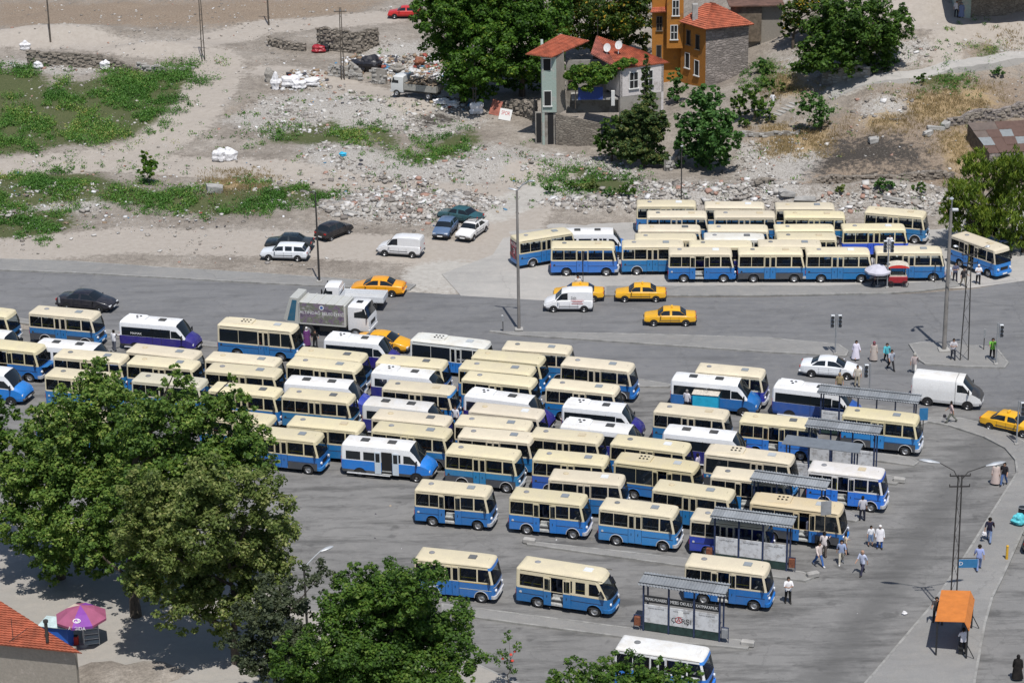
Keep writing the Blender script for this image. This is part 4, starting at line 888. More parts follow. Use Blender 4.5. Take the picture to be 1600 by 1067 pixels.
# ------------------------------------------------------------------ cars
# each kind: length, half width, wheel radius, wheel x, stations (x, sill, belt, top, half width factor, top half width)
CARS = {
 'sedan': (4.25, 0.80, 0.29, (0.85, 3.45), [(0.0, 0.42, 0.72, 0.76, 0.86, 0.62), (0.10, 0.30, 0.84, 0.90, 0.95, 0.66), (0.75, 0.26, 0.86, 0.94, 1.0, 0.66), (0.82, 0.26, 0.87, 0.98, 1.0, 0.66), (1.30, 0.26, 0.88, 1.32, 1.0, 0.58), (1.42, 0.26, 0.88, 1.36, 1.0, 0.57), (2.02, 0.26, 0.88, 1.39, 1.0, 0.57), (2.10, 0.26, 0.88, 1.39, 1.0, 0.57), (2.55, 0.26, 0.88, 1.37, 1.0, 0.57), (2.68, 0.26, 0.88, 1.33, 1.0, 0.58), (3.12, 0.26, 0.87, 0.98, 1.0, 0.66), (3.2, 0.26, 0.86, 0.93, 1.0, 0.66), (4.05, 0.28, 0.72, 0.80, 0.97, 0.66), (4.19, 0.32, 0.66, 0.74, 0.93, 0.64), (4.25, 0.40, 0.58, 0.62, 0.88, 0.6)], 3, 4, 9, 10),
 'hatch': (3.75, 0.80, 0.28, (0.62, 3.02), [(0.0, 0.42, 0.76, 0.84, 0.86, 0.62), (0.08, 0.30, 0.84, 0.92, 0.96, 0.64), (0.16, 0.27, 0.86, 0.98, 1.0, 0.62), (0.62, 0.26, 0.88, 1.34, 1.0, 0.57), (0.72, 0.26, 0.88, 1.38, 1.0, 0.56), (1.50, 0.26, 0.88, 1.42, 1.0, 0.56), (1.58, 0.26, 0.88, 1.42, 1.0, 0.56), (2.15, 0.26, 0.88, 1.39, 1.0, 0.56), (2.28, 0.26, 0.88, 1.34, 1.0, 0.57), (2.78, 0.26, 0.87, 0.98, 1.0, 0.65), (2.85, 0.26, 0.86, 0.94, 1.0, 0.65), (3.55, 0.28, 0.72, 0.80, 0.96, 0.64), (3.69, 0.33, 0.66, 0.72, 0.92, 0.62), (3.75, 0.42, 0.58, 0.62, 0.86, 0.58)], 2, 3, 8, 9),
 'estate': (4.25, 0.80, 0.29, (0.85, 3.45), [(0.0, 0.42, 0.76, 0.84, 0.88, 0.66), (0.07, 0.30, 0.86, 0.96, 0.97, 0.66), (0.12, 0.27, 0.88, 1.0, 1.0, 0.64), (0.42, 0.26, 0.88, 1.34, 1.0, 0.60), (0.52, 0.26, 0.88, 1.38, 1.0, 0.59), (1.22, 0.26, 0.88, 1.42, 1.0, 0.58), (1.30, 0.26, 0.88, 1.42, 1.0, 0.58), (2.02, 0.26, 0.88, 1.42, 1.0, 0.57), (2.10, 0.26, 0.88, 1.42, 1.0, 0.57), (2.55, 0.26, 0.88, 1.39, 1.0, 0.57), (2.68, 0.26, 0.88, 1.35, 1.0, 0.58), (3.12, 0.26, 0.87, 0.98, 1.0, 0.66), (3.2, 0.26, 0.86, 0.93, 1.0, 0.66), (4.05, 0.28, 0.72, 0.80, 0.97, 0.66), (4.19, 0.32, 0.66, 0.74, 0.93, 0.64), (4.25, 0.40, 0.58, 0.62, 0.88, 0.6)], 2, 3, 10, 11),
 'saloon': (4.60, 0.87, 0.31, (0.95, 3.68), [(0.0, 0.42, 0.76, 0.80, 0.80, 0.58), (0.12, 0.30, 0.88, 0.96, 0.93, 0.66), (0.45, 0.26, 0.92, 1.04, 1.0, 0.68), (0.85, 0.25, 0.94, 1.10, 1.0, 0.67), (1.40, 0.25, 0.95, 1.38, 1.0, 0.60), (1.62, 0.25, 0.95, 1.43, 1.0, 0.58), (2.02, 0.25, 0.95, 1.46, 1.0, 0.57), (2.10, 0.25, 0.95, 1.46, 1.0, 0.57), (2.58, 0.25, 0.94, 1.43, 1.0, 0.58), (2.78, 0.25, 0.94, 1.37, 1.0, 0.60), (3.45, 0.25, 0.92, 1.00, 1.0, 0.68), (3.60, 0.25, 0.90, 0.96, 1.0, 0.70), (4.25, 0.26, 0.74, 0.82, 0.95, 0.66), (4.50, 0.32, 0.62, 0.70, 0.84, 0.56), (4.60, 0.42, 0.54, 0.58, 0.70, 0.48)], 3, 4, 9, 10),
 'boxvan': (4.05, 0.84, 0.29, (0.72, 3.25), [(0.0, 0.42, 0.98, 1.55, 0.93, 0.70), (0.06, 0.30, 1.0, 1.72, 0.99, 0.72), (0.16, 0.26, 1.0, 1.78, 1.0, 0.72), (0.60, 0.26, 1.0, 1.82, 1.0, 0.72), (0.66, 0.26, 1.0, 1.82, 1.0, 0.72), (1.95, 0.26, 1.0, 1.80, 1.0, 0.71), (2.02, 0.26, 1.0, 1.79, 1.0, 0.71), (2.45, 0.26, 1.0, 1.72, 1.0, 0.68), (2.58, 0.26, 1.0, 1.66, 1.0, 0.66), (3.10, 0.26, 0.97, 1.14, 1.0, 0.70), (3.20, 0.26, 0.94, 1.08, 0.99, 0.70), (3.80, 0.28, 0.76, 0.86, 0.93, 0.66), (3.98, 0.34, 0.64, 0.72, 0.84, 0.58), (4.05, 0.42, 0.56, 0.60, 0.74, 0.5)], None, None, 8, 9),
}
CARMESH = {}
def car_parts(kind):
    if kind in CARMESH: return CARMESH[kind]
    L, hw, wr, wx, st, rb, rt, fr, fc = CARS[kind]
    S_ = []
    for x, z0, zb, zt, k, wt in st:
        w = hw*k; cab = zt-zb > 0.16
        ww = wt if cab else min(wt+0.06, w-0.05)
        S_.append((x, [(w-0.06, z0), (w-0.005, z0+0.14), (w, (z0+zb)/2+0.06), (w-0.025, zb-0.01), (w-0.06, zb+0.02), (ww+0.03, zt-0.05), (ww-0.10, zt-0.005), (0, zt+0.015)]))
    n = len(S_)
    def cabcol(i): return st[i][3]-st[i][2] > 0.3 and st[i+1][3]-st[i+1][2] > 0.3
    def pm(i, j):
        if j == 0: return 'sill'
        if rb is not None and rb <= i < rt+0 and j >= 6: return 'rear_window'
        if rb is not None and rb <= i < rt and j == 5: return 'roof' if False else 'rear_window'
        if fr <= i < fc and j >= 5: return 'windscreen'
        if i >= fc and j >= 4: return 'bonnet'
        if rb is not None and i < rb and j >= 4: return 'boot'
        if j >= 5: return 'roof'
        return 'body'
    M = loft(S_, pm, ('tail_panel', 'nose'))
    mt = dict(windscreen='glass_dark', rear_window='glass_dark', sill='matt')
    P = dict(shell=[(k, weld(mb, k, mt.get(k, 'paint'), L, 38)) for k, mb in M.items()], win=[], fit=[])
    # side windows laid into band 4-5
    cols = []; 
    if kind == 'boxvan': cols = [(5, 8)]; cols = [(6, 9)]
    else:
        i = rb
        while i < fc:
            if st[i+1][0]-st[i][0] < 0.14 and cabcol(i): i += 1; continue
            j = i
            while j+1 < fc and not (st[j+2][0]-st[j+1][0] < 0.09): j += 1
            cols.append((i, j+1)); i = j+2
    for a, b in cols:
        for s in (-1, 1):
            bot = []; top = []
            for i in range(a, b+1):
                x, sec = S_[i]
                sh = 0.05 if i == a else (-0.05 if i == b else 0)
                zb_, zt_ = sec[4], sec[5]
                lo = (zb_[0]*0.9+zt_[0]*0.1, zb_[1]*0.9+zt_[1]*0.1); hi = (zb_[0]*0.08+zt_[0]*0.92, zb_[1]*0.08+zt_[1]*0.92)
                if i == a or i == b:
                    o2 = S_[i+1] if i == a else S_[i-1]; t = abs(sh)/abs(o2[0]-x); zb2, zt2 = o2[1][4], o2[1][5]
                    hb = hi[1]*(1-t)+(zb2[1]*0.08+zt2[1]*0.92)*t; hy = hi[0]*(1-t)+(zb2[0]*0.08+zt2[0]*0.92)*t; hi = (hy, hb)
                bot.append((x+sh, s*(lo[0]+0.006), lo[1])); top.append((x+sh, s*(hi[0]+0.006), max(hi[1], lo[1]+0.02)))
            mb = MB()
            for k in range(len(bot)-1):
                q = [bot[k], bot[k+1], top[k+1], top[k]]; mb.quad(*(q if s < 0 else q[::-1]))
            P['win'].append(mb.xf(lambda x, y, z: (x-L/2, y, z)).mesh('window', 'glass_dark'))
    def fx(name, mb, mat, ck=None): P['fit'].append((name, mb.xf(lambda x, y, z: (x-L/2, y, z)).mesh(name, mat), ck))
    w = hw*0.86
    for s in (-1, 1):
        zl = st[-2][2]-0.04
        mb = MB(); mb.bbox(L-0.16, L-0.01, s*w*0.78-0.15, s*w*0.78+0.15, zl-0.09, zl+0.05, 0.02); fx('headlight', mb, 'lens')
        zl = st[1][2]-0.05
        mb = MB(); mb.bbox(-0.012, 0.06, s*w*0.84-0.13, s*w*0.84+0.13, zl-0.10, zl+0.04, 0.015); fx('tail_light', mb, 'red_lens')
        xm = st[fc][0]-0.25; mb = MB(); mb.bbox(xm-0.04, xm+0.05, s*(hw+0.09)-0.09, s*(hw+0.09)+0.09, 0.90, 1.03, 0.02); fx('mirror', mb, 'paint', 'mir')
    mb = MB(); mb.bbox(L-0.14, L+0.05, -hw*0.92, hw*0.92, 0.34, 0.52, 0.04); fx('bumper', mb, 'matt', 'bump')
    mb = MB(); mb.bbox(-0.06, 0.12, -hw*0.92, hw*0.92, 0.36, 0.54, 0.04); fx('bumper', mb, 'matt', 'bump')
    mb = MB(); mb.bbox(L-0.08, L+0.002, -0.32, 0.32, st[-1][2]-0.06, st[-1][2]+0.05, 0.015); fx('grille', mb, 'black')
    mb = MB(); mb.box(L+0.051, L+0.06, -0.24, 0.24, 0.37, 0.48); fx('number_plate', mb, 'plate')
    mb = MB(); mb.box(-0.07, -0.061, -0.24, 0.24, 0.42, 0.53); fx('number_plate', mb, 'plate')
    mb = MB(); mb.box(0.3, L-0.3, -hw*0.85, hw*0.85, 0.18, 0.34); fx('chassis', mb, 'chassis')
    for xx in [c for c in (wx[0]+0.55, (wx[0]+wx[1])/2-0.05, wx[1]-0.5)]:
        for s in (-1, 1): mb = MB(); mb.box(xx-0.006, xx+0.006, s*(hw+0.003)-0.004, s*(hw+0.003)+0.004, 0.40, 0.84); fx('door_seam', mb, 'black')
    for s in (-1, 1): mb = MB(); mb.box(wx[0]+0.45, wx[1]-0.45, s*(hw+0.006)-0.008, s*(hw+0.006)+0.008, 0.52, 0.57); fx('rub_rail', mb, 'matt', 'bump')
    P['arch'] = arches(wx, hw, wr+0.055, wr, L)
    P['wheels'] = wheels(wr, 0.17, [(x-L/2, s*(hw-0.075)) for x in wx for s in (-1, 1)])
    P['dim'] = dict(L=L, hw=hw); CARMESH[kind] = P; return P
def make_car(kind, label, cat, pos, yaw, col, o={}, name='parked_car', group=None, sc=1.0):
    P = car_parts(kind); root = thing(name, label, cat, pos, yaw, group, (sc, sc, sc))
    for nm, me in P['shell']: obj(nm, me, root, (0, 0, 0), 0, (o.get('sill') or tuple(c*0.6 for c in col)) if nm == 'sill' else (o.get(nm) or col))
    for me in P['win']: obj('window', me, root)
    for nm, me, ck in P['fit']: obj(nm, me, root, (0, 0, 0), 0, (o.get('bump') or (0.04, 0.04, 0.042)) if ck == 'bump' else (col if ck else None))
    for me in P['arch']: obj('wheel_arch', me, root)
    put_wheels(root, P['wheels'])
    if o.get('taxi'):
        mb = MB(); mb.bbox(-0.07, 0.07, -0.22, 0.22, 0, 0.14, 0.02); obj('taxi_sign', mb.mesh('taxi_sign', 'matt'), root, (-0.15, 0, 1.395), 0, (0.75, 0.42, 0.02))
    if o.get('rack'):
        mb = MB()
        for x in (-0.75, -0.3, 0.15): mb.box(x, x+0.04, -0.55, 0.55, 1.44, 1.48)
        for y in (-0.55, 0.51): mb.box(-0.9, 0.4, y, y+0.04, 1.48, 1.52)
        obj('roof_rack', mb.mesh('roof_rack', 'black'), root)
    return root

# ------------------------------------------------------------------ trucks
def cab_mesh(L0, L1, hw, z0, z1, name='cab'):
    """forward-control cab as a loft with raked screen"""
    S_ = []
    def sec(x, za, zb, zt, w, wt): return (x, [(w-0.03, za), (w, za+0.2), (w, zb), (wt+0.03, zt-0.12), (wt-0.12, zt-0.02), (0, zt)])
    zb = z0+(z1-z0)*0.50
    S_ += [sec(L0, z0, zb, z1-0.05, hw-0.02, hw-0.1), sec(L0+0.08, z0, zb, z1, hw, hw-0.06), sec(L1-0.55, z0, zb, z1, hw, hw-0.06), sec(L1-0.34, z0, zb, z1-0.05, hw, hw-0.07), sec(L1-0.06, z0, zb-0.02, zb+0.12, hw-0.02, hw-0.05), sec(L1, z0+0.05, zb-0.3, zb-0.2, hw-0.08, hw-0.14)]
    return S_, zb
def make_cab(root, S_, zb, z1, hw, L1, col, dark_front=False):
    M = loft(S_, lambda i, j: 'windscreen' if (i == 3 and j >= 3) else 'cab', ('cab', 'cab'))
    cabo = None
    for k in ('cab', 'windscreen'):
        me = weld(M[k], k, 'paint' if k == 'cab' else 'glass_dark', 0.0, 35); o = obj(k, me, root, (0, 0, 0), 0, col)
        if k == 'cab': cabo = o
    for s in (-1, 1):
        mb = MB(); xa, xb = S_[1][0]+0.45, L1-0.16; y = s*(hw+0.006)
        q = [(xa, y, zb+0.08), (xb, y, zb+0.08), (xb-0.20, s*(hw-0.03), z1-0.2), (xa, s*(hw-0.035), z1-0.2)]
        mb.quad(*(q if s < 0 else q[::-1])); obj('window', mb.mesh('window', 'glass_dark'), root)
        mb = MB(); mb.bbox(L1-0.05, L1+0.02, s*(hw-0.25)-0.13, s*(hw-0.25)+0.13, S_[0][1][0][1]+0.18, S_[0][1][0][1]+0.36, 0.02); obj('headlight', mb.mesh('headlight', 'lens'), root)
        mb = MB(); mb.tube([(L1-0.2, s*hw, zb+0.3), (L1-0.1, s*(hw+0.16), zb+0.35)], 0.02, 5); mb.bbox(L1-0.14, L1-0.06, s*(hw+0.17)-0.1, s*(hw+0.17)+0.1, zb+0.1, zb+0.55, 0.02); obj('mirror', mb.mesh('mirror', 'black'), root)
    za = S_[0][1][0][1]
    mb = MB(); mb.bbox(L1-0.25, L1+0.06, -hw+0.02, hw-0.02, za-0.1, za+0.14, 0.03); obj('bumper', mb.mesh('bumper', 'matt'), root, (0, 0, 0), 0, (0.2, 0.2, 0.21) if dark_front else (0.6, 0.6, 0.6))
    mb = MB(); mb.bbox(L1-0.02, L1+0.012, -0.55, 0.55, za+0.42, zb-0.32 if zb-0.32 > za+0.5 else za+0.6, 0.01); obj('grille', mb.mesh('grille', 'black'), root)
    return cabo
def garbage_truck(label, pos, yaw):
    L = 7.4; h = L/2; root = thing('garbage_truck', label, 'truck', pos, yaw, None)
    S_, zb = cab_mesh(h-1.75, h, 1.12, 0.75, 2.85); make_cab(root, S_, zb, 2.85, 1.12, h, (0.8, 0.8, 0.8))
    mb = MB(); mb.bbox(h-1.3, h-0.8, -0.25, 0.25, 2.84, 2.9, 0.02); obj('roof_hatch', mb.mesh('roof_hatch', 'black'), root)
    # hopper body
    mb = MB(); x0, x1 = -h+1.45, h-1.95
    mb.bbox(x0, x1, -1.14, 1.14, 0.95, 2.85, 0.06)
    for k in range(6): xx = x0+0.15+k*(x1-x0-0.3)/5; mb.box(xx-0.05, xx+0.05, -1.12, 1.12, 2.84, 2.90)
    bo = obj('hopper', mb.mesh('hopper', 'paint'), root, (0, 0, 0), 0, (0.55, 0.55, 0.51))
    mb = MB(); mb.prism([(-h+0.15, 1.3), (-h+0.9, 0.85), (x0-0.01, 0.95), (x0-0.01, 3.15), (-h+0.75, 3.2)], -1.1, 1.1); mb.v = [(x, -z, y) for x, y, z in mb.v]
    obj('tailgate', mb.mesh('tailgate', 'paint'), root, (0, 0, 0), 0, (0.48, 0.48, 0.44))
    mb = MB(); mb.quad((-h+0.45, -1.108, 1.2), (x0-0.35, -1.108, 1.2), (x0-0.1, -1.108, 3.0), (-h+0.95, -1.108, 3.0)); obj('side_banner', mb.mesh('side_banner', 'matt'), root, (0, 0, 0), 0, (0.02, 0.12, 0.2))
    mb = MB(); mb.box(x0+0.12, x1-0.12, -1.152, -1.142, 1.15, 2.85); pn = obj('printed_panel', mb.mesh('printed_panel', 'truckprint'), root)
    me = text_mesh('ALTINDA\u011e BELED\u0130YES\u0130', 0.36, 'plate'); t = obj('lettering', me, pn, ((x0+x1)/2, -1.156, 2.02)); t.rotation_euler = (math.pi/2, 0, 0)
    mb = MB(); mb.cyl((0, 0, 0), (0, -0.004, 0), 0.2, 0.2, 16); mb.cyl((0, -0.0041, 0), (0, -0.006, 0), 0.13, 0.13, 12, 1); e = obj('emblem', mb.mesh('emblem', ['plate', 'emblemblue']), pn, ((x0+x1)/2, -1.154, 2.52))
    mb = MB(); mb.box(-h+1.2, h-0.5, -0.5, 0.5, 0.55, 0.95); mb.box(x0, x1, -1.05, 1.05, 0.85, 0.96); obj('chassis', mb.mesh('chassis', 'chassis'), root)
    mb = MB(); mb.box(-0.5, 1.2, -1.1, -0.95, 0.5, 0.9); obj('side_guard', mb.mesh('side_guard', 'black'), root)
    put_wheels(root, wheels(0.5, 0.3, [(x, s*0.98) for x in (-h+2.2, h-1.15) for s in (-1, 1)])); return root
def flatbed(label, pos, yaw, cabcol, bedcol, L=5.2, load=None, cat='truck', name='flatbed_truck', hw=0.92, wr=0.34, rail=0.4, z1=2.1, slats=False):
    h = L/2; root = thing(name, label, cat, pos, yaw, None)
    S_, zb = cab_mesh(h-1.5, h, hw-0.03, 0.52, z1); make_cab(root, S_, zb, z1, hw-0.03, h, cabcol)
    x0, x1 = -h, h-1.6
    mb = MB(); mb.box(x0, x1, -hw, hw, 0.80, 0.88); obj('bed', mb.mesh('bed', 'matt'), root, (0, 0, 0), 0, tuple(c*0.7 for c in bedcol))
    def side(nm, a):
        mb = MB()
        if slats:
            nn = 4
            for k in range(nn): z = 0.88+rail*k/nn; mb.box(a[0], a[1], a[2], a[3], z+0.01, z+rail/nn-0.01)
            horiz = a[1]-a[0] > 1
            for k in range(4):
                if horiz: x = a[0]+(a[1]-a[0])*(k+0.5)/4; mb.box(x-0.03, x+0.03, a[2]-0.015, a[3]+0.015, 0.85, 0.88+rail)
        else: mb.bbox(a[0], a[1], a[2], a[3], 0.88, 0.88+rail, 0.012)
        obj(nm, mb.mesh(nm, 'paint'), root, (0, 0, 0), 0, bedcol)
    side('side_board', (x0, x1, -hw, -hw+0.045)); side('side_board', (x0, x1, hw-0.045, hw)); side('tail_board', (x0, x0+0.045, -hw+0.05, hw-0.05)); side('head_board', (x1-0.045, x1, -hw+0.05, hw-0.05))
    mb = MB(); mb.tube([(x1, -hw+0.06, 0.9), (x1, -hw+0.06, 1.75), (x1, hw-0.06, 1.75), (x1, hw-0.06, 0.9)], 0.03, 5); obj('rack', mb.mesh('rack', 'paint'), root, (0, 0, 0), 0, bedcol)
    mb = MB(); mb.box(x0+0.1, h-0.3, -0.4, 0.4, 0.42, 0.80); obj('chassis', mb.mesh('chassis', 'chassis'), root)
    put_wheels(root, wheels(wr, 0.22, [(x, s*(hw-0.12)) for x in (x0+0.95, h-0.72) for s in (-1, 1)]))
    return root, (x0, x1, hw, 0.88+rail)
# ------------------------------------------------------------------ the parked buses
# key | kind | near roof edge in the photograph: rear x,y front x,y | options | label
A_, D_, R_ = 'A', 'D', 'R'
PUR = (0.024, 0.018, 0.20); MID = (0.02, 0.11, 0.62); NAVY = (0.02, 0.025, 0.22); TEAL = (0.015, 0.20, 0.52)
GS = dict(sk=GREYSK)
YARD = [
 ('L1', A_, -92, 487, 9, 497, GS, 'beige and blue midibus at the far left edge, only its front showing'),
 ('L2', A_, 44, 491, 140, 499, GS, 'beige and blue midibus parked in front of the black saloon on the road'),
 ('L4', D_, 339, 509, 451, 519, dict(stripe=BEIGE), 'large beige bus with dark glazed sides just below the rear of the garbage truck'),
 ('L6', A_, -48, 541, 52, 552, dict(open=1), 'midibus at the left edge with its front bonnet flap raised'),
 ('L9', A_, 82, 560, 185, 567, {}, 'beige midibus just below the white van, half behind the top of the big plane tree'),
 ('L10', A_, 197, 550, 297, 563, {}, 'beige midibus directly below the purple and white minibus, second row'),
 ('L11', A_, 197, 570, 297, 578, {}, 'beige midibus behind the tree top, third below the purple and white minibus'),
 ('L12', A_, 69, 589, 170, 598, {}, 'beige and blue midibus at the left, its front half hidden by the big tree'),
 ('L13', A_, 205, 597, 308, 606, dict(up=(0.64, 0.60, 0.50)), 'pale-roofed midibus seen only between two leafy tree tops'),
 ('L14', A_, 54, 648, 158, 658, {}, 'lowest midibus at the left, only its beige rear roof showing above the tree'),
 ('L15', A_, 319, 564, 425, 573, {}, 'beige midibus immediately in front of the large dark-glazed bus'),
 ('L16', A_, 319, 582, 426, 590, {}, 'second beige midibus in front of the large dark-glazed bus'),
 ('L17', A_, 325, 612, 426, 621, {}, 'third beige midibus in front of the dark-glazed bus, partly hidden by leaves'),
 ('L18', A_, 310, 654, 415, 664, {}, 'beige midibus behind the grey-skirted one at the tree, only its front roof clear'),
 ('L19', A_, 385, 681, 489, 692, dict(sk=GREYSK, bump=(0.03, 0.2, 0.5)), 'grey-skirted beige and blue midibus coming out from behind the big tree'),
 ('M2', D_, 642, 532, 750, 547, dict(up=WHITE, lo=(0.015, 0.19, 0.66), stripe=(0.015, 0.19, 0.66), noac=1), 'white-roofed bus with dark windows and bright blue body beside the road'),
 ('M3', A_, 460, 556, 559, 566, {}, 'beige midibus just below the black and white minibus, upper of two'),
 ('M4', A_, 447, 571, 550, 582, {}, 'beige midibus just above the white long-roofed minibus van'),
 ('M5', A_, 586, 569, 687, 576, {}, 'beige midibus just below the white-roofed blue bus'),
 ('M8', A_, 596, 609, 699, 618, dict(visor=(0.03, 0.25, 0.6), stripe=(0.6, 0.4, 0.05)), 'beige midibus with a bright blue sun visor over the windscreen, mid yard'),
 ('M9', A_, 439, 622, 541, 630, dict(lo=CYANB), 'beige and blue midibus with its whole side clear, below the white van'),
 ('M11', A_, 580, 655, 692, 666, dict(lo=NAVY), 'beige midibus directly below the dirty white van, upper of two'),
 ('M12', A_, 580, 674, 691, 686, GS, 'beige midibus behind the white and blue van with the open door'),
 ('M13', A_, 447, 666, 555, 675, {}, 'beige midibus wedged between the grey-skirted bus and the white and blue van'),
 ('M15', A_, 695, 709, 800, 720, dict(sk=GREYSK, lo=CYANB), 'grey-skirted midibus right of the white and blue van in the front row'),
 ('M16', A_, 648, 768, 755, 776, dict(open=1), 'leftmost blue midibus with open doors standing in the empty yard'),
 ('N1', A_, 783, 548, 884, 553, {}, 'beige midibus nearest the road behind the others, mid yard'),
 ('N2', A_, 736, 560, 839, 570, {}, 'beige midibus just below the one nearest the road'),
 ('N3', A_, 716, 577, 824, 587, {}, 'beige midibus third from the road in the middle column'),
 ('N4', A_, 721, 594, 825, 606, {}, 'beige midibus just above a white minibus, fourth from the road in the middle column'),
 ('N6', A_, 732, 644, 837, 656, dict(up=(0.62, 0.55, 0.40)), 'beige midibus below the white minibus with the blue-purple nose, middle column'),
 ('N7', A_, 709, 665, 820, 673, {}, 'beige midibus second below the white minibus in the middle column'),
 ('N8', A_, 714, 685, 824, 692, {}, 'beige midibus immediately behind the grey-skirted front-row midibus'),
 ('N9', A_, 876, 571, 979, 582, GS, 'beige midibus with clear windows at the road end of its column, yellow rails inside'),
 ('N10', A_, 852, 607, 956, 617, dict(stripe=(0.6, 0.4, 0.05)), 'beige midibus with a yellow waist line just above two white vans'),
 ('N13', A_, 828, 684, 929, 694, {}, 'beige midibus just below the lower of two white vans, mid yard'),
 ('N14', A_, 831, 720, 940, 728, dict(lo=(0.02, 0.10, 0.50)), 'beige midibus with a yellow mirror, second below the lower white van'),
 ('N15', A_, 856, 752, 966, 758, {}, 'beige midibus directly behind the middle open-doored midibus'),
 ('N16', A_, 954, 694, 1065, 710, {}, 'beige midibus just above the dark-glazed one with a roof hump'),
 ('N17', D_, 962, 722, 1075, 740, dict(open=1, up=(0.60, 0.52, 0.34)), 'beige dark-glazed bus with a roof hump and an open door, mid yard'),
 ('N18', A_, 1020, 765, 1133, 784, GS, 'beige midibus between the dark-glazed bus and the lower bus shelter'),
 ('N19', A_, 795, 780, 905, 790, dict(open=1, lo=(0.02, 0.20, 0.60), bump=(0.5, 0.5, 0.52)), 'middle blue midibus with open doors and steps in the nearest block'),
 ('N20', A_, 936, 795, 1046, 810, dict(lo=(0.035, 0.24, 0.55), bump=(0.5, 0.5, 0.5)), 'light blue midibus with closed doors and a chrome bumper near the shelter'),
 ('N22', A_, 1086, 582, 1186, 591, dict(lo=(0.025, 0.04, 0.34)), 'beige midibus with a violet-blue front behind the blue van at the road'),
 ('N23', A_, 1021, 644, 1127, 657, {}, 'beige midibus below the blue van and the bright blue box'),
 ('N25', D_, 1101, 709, 1228, 727, dict(sk=GREYSK), 'dark-glazed beige bus with a hump of fans just left of the flat-roofed shelter'),
 ('N26', A_, 1110, 746, 1222, 759, dict(open=1), 'beige midibus whose front is under the corrugated shelter above the dark-glazed bus'),
 ('P2', A_, 1316, 650, 1426, 664, dict(sk=GREYSK, lo=(0.03, 0.22, 0.62)), 'grey-skirted midibus at the right end, pulled up at the second shelter'),
 ('P3', A_, 1155, 660, 1262, 671, dict(open=1, lo=(0.03, 0.22, 0.60)), 'beige midibus with open doors left of the second shelter'),
 ('P4', A_, 1262, 736, 1372, 750, dict(up=(0.74, 0.72, 0.66), lo=(0.015, 0.19, 0.66), open=1, visor=(0.02, 0.10, 0.5)), 'off-white and bright blue midibus with open white doors at the right'),
 ('P5', D_, 1172, 786, 1305, 805, dict(sk=GREYSK, open=1, up=(0.68, 0.56, 0.33)), 'long beige dark-glazed bus with roof fans and an open door at the lower shelter'),
 ('P6', A_, 1080, 812, 1190, 826, dict(lo=(0.02, 0.06, 0.42)), 'dark blue midibus standing behind the panels of the lower corrugated shelter'),
 ('P7', A_, 1070, 884, 1190, 900, dict(open=1), 'blue midibus beside the nearest shelter, rearmost wheel behind its roof'),
 ('P8', R_, 809, 886, 926, 910, dict(open=1), 'round-nosed beige and blue midibus with open doors in the nearest row'),
 ('P9', A_, 648, 876, 761, 887, dict(visor=(0.03, 0.20, 0.6), stripe=(0.6, 0.4, 0.05), rub=(0.5, 0.5, 0.4), bump=(0.55, 0.55, 0.56)), 'blue midibus with a blue visor, its rear hidden by the dark green tree'),
 ('P10', A_, 962, 1014, 1092, 1036, dict(up=WHITE, visor=(0.03, 0.25, 0.75), lo=(0.03, 0.22, 0.62)), 'white-roofed midibus with a blue visor at the bottom edge behind leaves'),
]
